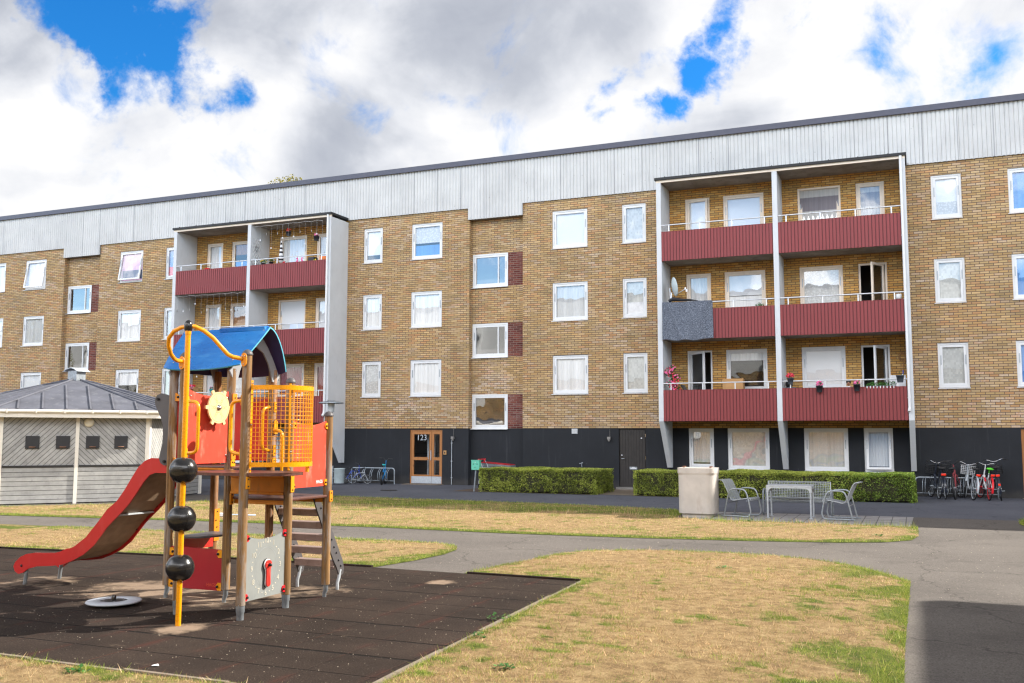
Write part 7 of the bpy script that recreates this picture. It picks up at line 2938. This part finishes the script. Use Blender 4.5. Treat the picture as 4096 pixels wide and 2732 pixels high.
def potted(label, x, y, z, w, h, potm, flm, leaf=True, nf=12, nl=60, fr=0.10, hang=False, name='flower_pot', grp=None):
    t = thing(name, label, 'potted plant', (x, y, z), grp)
    mb = MB()
    mb.lathe([(w * 0.68, z), (w * 0.95, z + h * 0.86), (w, z + h * 0.86), (w, z + h), (w * 0.86, z + h), (w * 0.84, z + h * 0.9), (0.0, z + h * 0.9)], (x, y, 0), 16)
    mb.build('pot', potm, t)
    l, f = MB(), MB()
    flowers(l, f, (x, y, z + h + fr * 0.55), fr, nl, nf, 0.75, seed=int(abs(x * 37 + z * 11)))
    lo_ = l.build('leaves', 'plant_leaf', t)
    at = lo_.data.attributes.new('leaf', 'FLOAT', 'FACE')
    at.data.foreach_set('value', rng.random(len(lo_.data.polygons)).astype(np.float32))
    if nf:
        f.build('blossoms', flm, t)
    if hang:
        mb = MB()
        for s in (-1, 1):
            mb.tube([(x + s * w * 0.9, y, z + h), (x, y, z + h + 0.30)], 0.004, 4)
        mb.tube([(x, y, z + h + 0.28), (x, y, hang)], 0.004, 4)
        mb.build('hanger', 'black_plastic', t)
    return t


YP = YB - 0.085
potted('grey pot of deep pink roses at the left end of the right lower balcony rail', -3.51, YB + 0.02, 3.49 - 0.13, 0.10, 0.20, 'pot_grey', 'rose', nf=30, fr=0.12)
potted('left of the two black flower pots hooked on the right lower parapet', -2.66, YP, 3.10, 0.105, 0.20, 'pot_black', 'pink', nf=26, fr=0.095)
potted('black hanging pot with pink flowers in front of the seated woman', -1.60, YP, 3.12, 0.10, 0.20, 'pot_black', 'pink', nf=16, fr=0.085)
potted('grey pot with bare green stems at the right end of the lower balcony', -0.40, YB + 0.0, 3.36, 0.115, 0.21, 'pot_grey', 'chrome', nf=3, nl=10, fr=0.10)
# herbs in a rail planter
hb = thing('herb_planter', 'long planter full of green herbs hooked over the lower right parapet', 'planter', (-0.95, YB + 0.02, 3.25))
mb = MB()
mb.bbox(-1.36, -0.52, YB + 0.05, YB + 0.20, 3.14, 3.275, 0.01)
mb.build('trough', 'pot_grey', hb)
mb = MB()
for i in range(9):
    mb.bbox(-1.33 + i * 0.092, -1.305 + i * 0.092, YB - 0.012, YB + 0.05, 3.20, 3.27, 0.004)
mb.build('hook', 'white_paint', hb)
l, f = MB(), MB()
for i in range(9):
    flowers(l, f, (-1.30 + i * 0.09, YB + 0.12, 3.30 + 0.02 * (i % 3)), 0.075, 34, 0, 1.0, seed=90 + i)
lo_ = l.build('leaves', 'plant_leaf', hb)
at = lo_.data.attributes.new('leaf', 'FLOAT', 'FACE')
at.data.foreach_set('value', (0.4 + 0.6 * rng.random(len(lo_.data.polygons))).astype(np.float32))
# rose garland
ro = thing('rose_garland', 'tall garland of red and pink roses in the corner of the left lower balcony', 'garland', (-7.2, YB + 0.15, 2.42))
l, f, f2 = MB(), MB(), MB()
for i in range(11):
    z = 3.20 + i * 0.075
    c = (-7.22 + 0.10 * math.sin(i * 1.3) + (0.07 if i < 7 else -0.02), YB + 0.14, z)
    flowers(l, f if i % 2 else f2, c, 0.13, 70, 15, 0.8, seed=200 + i)
lo_ = l.build('leaves', 'plant_leaf', ro)
at = lo_.data.attributes.new('leaf', 'FLOAT', 'FACE')
at.data.foreach_set('value', (0.5 * rng.random(len(lo_.data.polygons))).astype(np.float32))
f.build('blossoms', 'rose', ro)
f2.build('blossoms', 'pink', ro)
mb = MB()
mb.tube([(-7.2, YB + 0.16, 2.42), (-7.2, YB + 0.16, 4.0)], 0.012, 6)
mb.build('stem', 'bark', ro)

tag(MB().bbox(-5.69, -5.04, 30.95, 31.25, 2.42, 3.61, 0.004).build('cardboard_box', 'cardboard'), 'tall plain cardboard box on the left lower balcony', 'box')
ch = thing('folding_chair', 'black reclining folding chair on the left lower balcony', 'folding chair', (-6.75, 30.9, 2.42))
mb = MB()
mb.M = Matrix.Translation((-6.80, 30.9, 3.10)) @ Matrix.Rotation(R(-28), 4, 'Y')
mb.bbox(-0.02, 0.02, -0.24, 0.24, -0.30, 0.38, 0.008)
mb.build('backrest', 'saddle', ch)
mb = MB()
mb.bbox(-6.72, -6.28, 30.66, 31.14, 2.86, 2.90, 0.01)
mb.build('seat', 'saddle', ch)
for s in (-1, 1):
    mb = MB()
    mb.tube([(-6.85, 30.9 + 0.24 * s, 2.42), (-6.35, 30.9 + 0.24 * s, 3.02)], 0.012, 6)
    mb.tube([(-6.35, 30.9 + 0.24 * s, 2.42), (-6.80, 30.9 + 0.24 * s, 3.00)], 0.012, 6)
    mb.build('leg', 'black_plastic', ch)
ch2 = thing('garden_chair', 'white draped garden chair at the right end of the lower balcony', 'chair', (-0.45, 31.0, 2.42))
mb = MB()
mb.bbox(-0.70, -0.25, 31.05, 31.13, 2.95, 3.62, 0.03)
mb.build('backrest', 'white_cloth', ch2)
mb = MB()
mb.bbox(-0.70, -0.25, 30.68, 31.10, 2.86, 2.93, 0.02)
mb.build('seat', 'white_cloth', ch2)
for x in (-0.67, -0.28):
    for y in (30.72, 31.08):
        mb = MB()
        mb.tube([(x, y, 2.42), (x, y, 2.88)], 0.015, 6)
        mb.build('leg', 'black_plastic', ch2)
rs = thing('rucksack', 'black bag on a grey marbled cushion at the left end of the right lower balcony', 'bag', (-3.55, 30.9, 2.42))
mb = MB()
mb.ball((-3.62, 30.9, 3.40), 0.13, 12, 8, (0.9, 0.7, 1.1))
mb.build('bag', 'saddle', rs)
mb = MB()
mb.bbox(-3.72, -3.40, 30.7, 31.1, 2.42, 3.30, 0.06)
mb.build('cushion', 'blanket_felt', rs)

# woven carpet beater on the wall
cbt = thing('carpet_beater', 'woven rattan carpet beater with blue grip hanging on the balcony wall', 'carpet beater', (-0.32, 31.46, 3.9))
mb = MB()
for k in range(3):
    pts = []
    for i in range(40):
        a = 2 * PI * i / 40
        rr = 0.105 + 0.035 * math.cos(3 * a + k * 2.1)
        pts.append((-0.32 + rr * math.cos(a), 31.455 - 0.006 * k, 4.20 + rr * 1.05 * math.sin(a)))
    mb.tube(pts, 0.008, 6, closed=True)
mb.tube([(-0.32, 31.455, 4.09), (-0.30, 31.455, 4.0), (-0.325, 31.455, 3.78)], 0.011, 6)
mb.build('head', 'rattan', cbt)
mb = MB()
mb.tube([(-0.325, 31.455, 3.79), (-0.325, 31.455, 3.67)], 0.014, 8)
mb.build('grip', 'bright_blue', cbt)

# satellite dish and blanket
dsh = thing('satellite_dish', 'pale satellite dish with arm, clamped to the middle left balcony above the felt blanket', 'satellite dish', (-7.15, YB + 0.1, 6.1))
mb = MB()
Md = Matrix.Translation((-7.12, YB + 0.05, 6.58)) @ Matrix.Rotation(R(28), 4, 'Z') @ Matrix.Rotation(R(80), 4, 'Y') @ Matrix.Rotation(R(0), 4, 'Z')
mb.M = Md
prof = [(0.0, 0.0), (0.10, 0.006), (0.20, 0.028), (0.29, 0.060), (0.315, 0.072), (0.315, 0.060), (0.28, 0.045), (0.18, 0.012), (0.0, -0.012)]
mb.lathe(prof, (0, 0, 0), 30)
mb.build('dish', 'dish_grey', dsh)
mb = MB()
mb.tube([(-7.02, YB + 0.0, 6.32), (-6.70, YB - 0.10, 6.46)], 0.011, 6)
mb.lathe([(0.02, 0.0), (0.028, 0.02), (0.028, 0.06), (0.02, 0.08)], (-6.68, YB - 0.1, 6.44), 10)
mb.box(-6.66, -6.61, YB - 0.13, YB - 0.08, 6.38, 6.46)
mb.build('arm', 'aluminium', dsh)
mb = MB()
mb.tube([(-7.20, YB + 0.06, 6.20), (-7.22, YB + 0.06, 6.55)], 0.014, 7)
mb.tube([(-7.18, YB + 0.04, 6.05), (-7.16, YB + 0.05, 6.40)], 0.018, 7)
mb.build('mast', 'aluminium', dsh)

bl = MB()
nx, nz = 60, 44
gx = np.linspace(-7.455, -5.83, nx + 1)
vs = []
for j in range(nz + 1):
    q = j / nz
    for i, x in enumerate(gx):
        s = i / nx
        zt = 6.065 + 0.02 * math.cos(s * 9)
        zb = 4.86 - 0.035 * math.sin(s * 3.1) + 0.018 * math.sin(s * 17) + 0.05 * max(0, s - 0.9) * 6
        z = zt + (zb - zt) * q
        fold = 0.060 * math.exp(-((s - 0.12 - 0.28 * q) / 0.05) ** 2) + 0.050 * math.exp(-((s - 0.93 + 0.25 * q * (1 - q) * 2) / 0.05) ** 2) * (1 - q) + 0.030 * math.sin(s * 11 + q * 3) * q + 0.012 * math.sin(s * 27 - q * 5)
        y = YB - 0.035 - fold - 0.02 * q
        vs.append((x + 0.02 * q * (1 if s > 0.9 else 0), y, z))
w = nx + 1
fs = [(j * w + i, (j + 1) * w + i, (j + 1) * w + i + 1, j * w + i + 1) for j in range(nz) for i in range(nx)]
N0 = len(vs)
vs2 = [(x, y + 0.008, z) for x, y, z in vs]
fs2 = [tuple(N0 + k for k in f[::-1]) for f in fs]
rim = [i for i in range(w)] + [j * w + nx for j in range(1, nz + 1)] + [nz * w + i for i in range(nx - 1, -1, -1)] + [j * w for j in range(nz - 1, 0, -1)]
fs3 = [(rim[k], rim[(k + 1) % len(rim)], N0 + rim[(k + 1) % len(rim)], N0 + rim[k]) for k in range(len(rim))]
bl.add(vs + vs2, fs + fs2 + fs3, True)
# the part thrown back over the rail
bl.box(-7.45, -5.86, YB - 0.04, YB + 0.07, 6.05, 6.075)
tag(bl.build('blanket', 'blanket_felt'), 'speckled blue-grey felt blanket hung over the middle left balcony railing', 'blanket')
tp = MB()
tp.tube([(-7.24, YB + 0.0, 6.12), (-7.10, YB - 0.02, 6.18), (-6.85, YB - 0.02, 6.14), (-6.55, YB - 0.02, 6.12), (-6.30, YB - 0.01, 6.09)], [0.05, 0.07, 0.05, 0.035, 0.006], 8)
tag(tp.build('tarp', 'navy_black'), 'black folded cloth lying on the rail under the satellite dish', 'cloth')

pl = potted('leafy green houseplant in the right corner of the middle left balcony', -4.42, YB + 0.28, 5.55, 0.09, 0.20, 'white_paint', 'rose', nf=0, nl=150, fr=0.17)
vase = MB()
vase.lathe([(0.07, 5.84), (0.085, 5.87), (0.085, 5.96), (0.07, 5.985), (0, 5.99)], (-0.36, YB + 0.1, 0), 14)
tag(vase.build('lidded_jar', 'white_paint'), 'small white jar on the parapet at the right end of the middle balcony', 'jar')
mb = MB()
mb.box(-4.75, -4.15, 30.75, 30.79, 3.20, 3.23)
mb.tube(fillet([(-4.70, 30.75, 2.42), (-4.66, 30.75, 3.30), (-4.35, 30.75, 3.30), (-4.30, 30.75, 2.42)], 0.06, 4), 0.012, 7)
mb.tube(fillet([(-4.70, 31.05, 2.42), (-4.66, 31.05, 3.28), (-4.35, 31.05, 3.28), (-4.30, 31.05, 2.42)], 0.06, 4), 0.012, 7)
tag(mb.build('tube_chair', 'white_paint'), 'white tubular folded chair frame at the right end of the left lower balcony', 'folding chair')

# the seated woman: one skinned body, hair and blouse as its children
def skinned(name, verts, edges, radii, mat, loc, label=None, cat=None, parent=None, sub=2):
    me = bpy.data.meshes.new(name)
    me.from_pydata([Vector(v) - Vector(loc) if parent is None else v for v in verts], edges, [])
    o = bpy.data.objects.new(name, me)
    COL.objects.link(o)
    if parent is None:
        o.location = loc
    else:
        o.parent = parent
    md = o.modifiers.new('skin', 'SKIN')
    md.use_smooth_shade = True
    for i, sv in enumerate(me.skin_vertices[0].data):
        r = radii[i]
        sv.radius = r if isinstance(r, tuple) else (r, r)
        sv.use_root = (i == 0)
    o.modifiers.new('sub', 'SUBSURF').render_levels = sub
    o.modifiers['sub'].levels = sub
    me.materials.append(MATS[mat])
    if label:
        tag(o, label, cat)
    return o


wx_, wy_, wz_ = -1.86, 30.80, 2.46
Vt = [(0, 0, 0.50), (0, 0.0, 0.62), (0, -0.02, 0.76), (0, -0.03, 0.84), (0, -0.05, 0.89), (0, -0.085, 0.94), (0, -0.095, 1.0), (0, -0.085, 1.045),
      (-0.14, -0.02, 0.80), (-0.20, -0.06, 0.62), (-0.10, -0.26, 0.66), (-0.05, -0.30, 0.72),
      (0.14, -0.02, 0.80), (0.20, -0.06, 0.62), (0.11, -0.24, 0.70), (0.085, -0.20, 0.88),
      (-0.10, -0.02, 0.50), (-0.12, -0.40, 0.50), (-0.12, -0.42, 0.06), (-0.12, -0.52, 0.04),
      (0.10, -0.02, 0.50), (0.12, -0.40, 0.50), (0.12, -0.42, 0.06), (0.12, -0.52, 0.04)]
Et = [(0, 1), (1, 2), (2, 3), (3, 4), (4, 5), (5, 6), (6, 7), (2, 8), (8, 9), (9, 10), (10, 11), (2, 12), (12, 13), (13, 14), (14, 15), (0, 16), (16, 17), (17, 18), (18, 19), (0, 20), (20, 21), (21, 22), (22, 23)]
Rt = [(0.14, 0.11), (0.12, 0.09), (0.12, 0.085), 0.045, 0.042, (0.062, 0.068), (0.070, 0.080), (0.055, 0.065), 0.045, 0.036, 0.025, 0.028, 0.045, 0.036, 0.025, 0.028, 0.075, 0.055, 0.035, 0.03, 0.075, 0.055, 0.035, 0.03]
S_ = 0.80
person = skinned('person', [(wx_ + x * S_, wy_ + y * S_, wz_ + 0.15 + z * S_) for x, y, z in Vt], Et, [tuple(q * S_ for q in r) if isinstance(r, tuple) else r * S_ for r in Rt], 'skin', (wx_, wy_, wz_),
                 'seated woman with dark tied hair and white top, looking down on the lower right balcony', 'person')
hx, hy, hz_ = 0.0, -0.09 * S_, 0.15 + 1.0 * S_
mb = MB()
mb.ball((hx, hy + 0.020, hz_ + 0.012), 0.076, 16, 12, (0.95, 1.0, 1.06))
mb.ball((hx, hy + 0.085, hz_ + 0.03), 0.035, 10, 8)
ORG[person.name] = V(0, 0, 0)
mb.build('hair', 'hair', person)
mb = MB()
mb.ball((hx, hy - 0.072, hz_ - 0.018), 0.011, 8, 6, (0.7, 1, 1.3))
mb.build('nose', 'skin', person)
mb = MB()
for s in (-1, 1):
    mb.ball((hx + s * 0.024, hy - 0.062, hz_ + 0.004), 0.008, 8, 6, (1.4, 0.6, 0.6))
    mb.ball((hx + s * 0.024, hy - 0.062, hz_ + 0.018), 0.008, 8, 6, (1.7, 0.5, 0.35))
mb.build('eye', 'hair', person)
mb = MB()
mb.ball((hx, hy - 0.064, hz_ - 0.042), 0.010, 8, 6, (1.6, 0.5, 0.5))
mb.build('mouth', 'curtain_wine', person)
mb = MB()
mb.lathe([(0.12, 0.40), (0.135, 0.50), (0.135, 0.62), (0.12, 0.70), (0.075, 0.745), (0.045, 0.755)], (0, 0, 0), 18)
mb.v = [(x * 1.05, y * 0.78 - 0.01, z + 0.09) for x, y, z in mb.v]
for s in (-1, 1):
    mb.tube([(s * 0.085, -0.01, 0.79), (s * 0.125, -0.02, 0.75), (s * 0.16, -0.05, 0.65)], [0.045, 0.048, 0.042], 10)
mb.build('blouse', 'white_cloth', person)
tag(MB().bbox(-1.95, -1.58, 30.68, 31.08, 2.42, 2.90, 0.02).build('stool', 'cardboard'), 'low brown stool under the seated woman, half hidden by the parapet', 'stool')

# ---- the decorated balcony, top left stack
DX = -PER
um = thing('parasol', 'closed black and white striped parasol on the top left balcony', 'parasol', (-22.95, 30.75, 7.6))
mb = MB()
mb.tube([(-22.62, 30.55, 7.6), (-22.62, 30.55, 9.33)], 0.014, 7)
mb.build('pole', 'white_paint', um)
mb = MB()
prof = [(0.085, 8.50), (0.10, 8.56), (0.095, 8.62), (0.085, 8.70), (0.09, 8.74), (0.072, 8.84), (0.066, 8.92), (0.056, 9.0), (0.05, 9.08), (0.04, 9.18), (0.028, 9.27), (0.012, 9.34), (0, 9.36)]
for i in range(len(prof) - 1):
    mb.cur = i % 2
    mb.lathe([prof[i], prof[i + 1]], (-22.62, 30.55, 0), 12)
mb.f = [f for f in mb.f]
mb.build('canopy', ['white_cloth', 'navy_black'], um)
tl = MB()
for i in range(-5, 6):
    y0 = 30.62
    for s in (-1, 1):
        a0 = (y0 + 0.0, 8.55 + i * 0.17)
        seg = []
        for q in (0, 1):
            yy = 30.42 + q * 0.42
            zz = 8.95 + i * 0.17 + s * (q - 0.5) * 0.55
            seg.append((yy, zz))
        (ya, za), (yb_, zb_) = seg
        # clip to the trellis height
        def clip(p, q, lo, hi):
            (y1_, z1_), (y2_, z2_) = p, q
            t0, t1 = 0.0, 1.0
            dz = z2_ - z1_
            if abs(dz) > 1e-9:
                ta, tb2 = (lo - z1_) / dz, (hi - z1_) / dz
                t0, t1 = max(t0, min(ta, tb2)), min(t1, max(ta, tb2))
            return None if t0 >= t1 else ((y1_ + (y2_ - y1_) * t0, z1_ + dz * t0), (y1_ + (y2_ - y1_) * t1, z1_ + dz * t1))
        c = clip(seg[0], seg[1], 8.45, 9.55)
        if c:
            tl.tube([(-23.85, c[0][0], c[0][1]), (-23.85, c[1][0], c[1][1])], 0.009, 4)
tag(tl.build('trellis', 'white_paint'), 'white diagonal trellis on the side wall of the top left balcony', 'trellis')
st_ = MB()
pts = []
for i in range(12):
    a = R(90 + 30 * i)
    r_ = 0.15 if i % 2 == 0 else 0.07
    pts.append((-23.84, 30.62 + r_ * 0.8 * math.cos(a), 9.12 + r_ * math.sin(a)))
st_.tube(pts, 0.008, 5, closed=True)
tag(st_.build('star_ornament', 'black_plastic'), 'black metal star hung on the white trellis', 'ornament')
potted('hanging black basket with red flowers under the top balcony ceiling', -22.33, 30.60, 9.52, 0.11, 0.17, 'pot_black', 'bright_red', nf=9, fr=0.09, hang=10.03)
potted('hanging black bowl with pink flowers near the right fin of the top balcony', -21.0, 30.55, 9.22, 0.12, 0.17, 'pot_black', 'pink', nf=14, fr=0.09, hang=10.03)
potted('red bow-like flowers peeping over the decorated top parapet', -22.35, YB + 0.12, 8.25, 0.08, 0.13, 'pot_black', 'bright_red', nf=14, nl=10, fr=0.085)
potted('yellow flowers peeping over the right end of the decorated top parapet', -20.92, YB + 0.12, 8.25, 0.07, 0.12, 'pot_black', 'flower_yellow', nf=12, nl=14, fr=0.08)
potted('orange and white flowers in front of the trellis', -23.45, YB + 0.25, 8.35, 0.09, 0.16, 'pot_black', 'flower_yellow', nf=9, nl=80, fr=0.14)
potted('white-flowered plant right of the trellis on the decorated balcony', -23.15, YB + 0.35, 8.40, 0.09, 0.16, 'pot_black', 'white_cloth', nf=8, nl=80, fr=0.13)
fl = MB()
for s, x in ((1, -21.75), (-1, -21.50)):
    fl.tube([(x, YB + 0.08, 8.30), (x, YB + 0.08, 8.42), (x + 0.04 * s, YB + 0.08, 8.50), (x + 0.02 * s, YB + 0.08, 8.57), (x - 0.05 * s, YB + 0.08, 8.54)], [0.045, 0.05, 0.03, 0.028, 0.015], 8)
tag(fl.build('flamingo_ornament', 'pink'), 'pair of pink flamingo ornaments behind the top balcony rail', 'ornament')
tag(MB().bbox(-21.72 + 0.3, -21.0 + 0.1 - 0.25, 30.62, 30.9, 8.35, 8.62, 0.01).build('crate', 'pot_black'), 'black plastic crate on the decorated top balcony', 'crate')
tag(MB().bbox(-20.85, -20.55, 30.55, 30.8, 8.30, 8.60, 0.01).build('wooden_box', 'reflector_orange'), 'orange wooden box in the right corner of the top balcony', 'box')
gb_ = MB()
gb_.prism([(-23.85, 8.2), (-22.80, 8.2), (-22.80, 8.36), (-23.3, 8.46), (-23.85, 8.50)], 'y', 30.62, 30.95)
tag(gb_.build('covered_table', 'navy_black'), 'table under a dark cover behind the decorated top parapet', 'table')
# string of hanging stars and drops
for (xa_, xb_, zc, n_, y_, lab) in ((-23.75, -20.6, 10.0, 12, 30.36, 'string of thin white drop ornaments under the top balcony ceiling'), (-27.5, -24.2, 7.42, 11, 30.36, 'string of white stars and moons under the middle balcony ceiling'), (-27.5, -24.2, 4.84, 9, 30.36, 'string of white stars and moons under the lower balcony ceiling')):
    mb = MB()
    cable = []
    for i in range(n_ + 1):
        x = xa_ + (xb_ - xa_) * i / n_
        z = zc - 0.05 * math.sin(i * 1.7) ** 2 - 0.02
        cable.append((x, y_, z))
        dl = 0.25 + 0.45 * random.random() if zc < 9 else 0.30 + 0.35 * (i % 3 == 0) + 0.2 * (i % 2)
        mb.tube([(x, y_, z), (x, y_, z - dl)], 0.0016, 4)
        if i % 2:
            p_ = []
            for k in range(10):
                a = R(90 + 36 * k)
                r_ = 0.042 if k % 2 == 0 else 0.018
                p_.append((x + r_ * math.cos(a), z - dl - 0.04 + r_ * math.sin(a)))
            mb.prism(p_, 'y', y_ - 0.004, y_ + 0.004)
        else:
            p_ = [(x + 0.055 * math.cos(R(a)) * 0.6, z - dl - 0.06 + 0.055 * math.sin(R(a))) for a in range(-80, 81, 20)] + [(x + 0.012 + 0.045 * math.cos(R(a)) * 0.3, z - dl - 0.06 + 0.050 * math.sin(R(a))) for a in range(80, -81, -20)]
            mb.prism(p_, 'y', y_ - 0.004, y_ + 0.004)
    mb.tube(cable, 0.004, 4)
    tag(mb.build('hanging_ornaments', 'paper'), lab, 'ornaments')
# red rail planter and pots of the lower left stack
potted('terracotta pot of pink flowers on the lower left balcony rail, seen past the blue roof', -26.62, YB + 0.02, 3.46, 0.085, 0.16, 'terracotta', 'pink', nf=14, fr=0.09)
potted('turquoise pot of purple flowers on the lower left balcony rail', -25.62, YB + 0.02, 3.44, 0.075, 0.15, 'teal', 'curtain_pink', nf=10, fr=0.075)
tag(MB().bbox(-27.25, -26.85, 30.7, 31.0, 2.44, 3.72, 0.01).build('cabinet', 'cardboard'), 'light brown cabinet on the lower left balcony', 'cabinet')
tag(MB().bbox(-27.2, -26.95, 30.72, 30.95, 3.72, 3.82, 0.01).build('biscuit_tin', 'bright_red'), 'red tin box on top of the balcony cabinet', 'box')
bc_ = thing('barbecue', 'small red and black grill behind the top left balcony rail', 'grill', (-26.2, 30.6, 7.6))
mb = MB()
mb.ball((-26.25, 30.62, 8.40), 0.17, 14, 8, (1, 1, 0.75))
mb.build('bowl', 'bright_red', bc_)
mb = MB()
for a in (0, 120, 240):
    mb.tube([(-26.25, 30.62, 8.35), (-26.25 + 0.22 * math.cos(R(a)), 30.62 + 0.22 * math.sin(R(a)), 7.62)], 0.012, 6)
mb.tube([(-26.35, 30.6, 8.60), (-26.15, 30.6, 8.58)], 0.014, 6)
mb.build('leg', 'black_plastic', bc_)
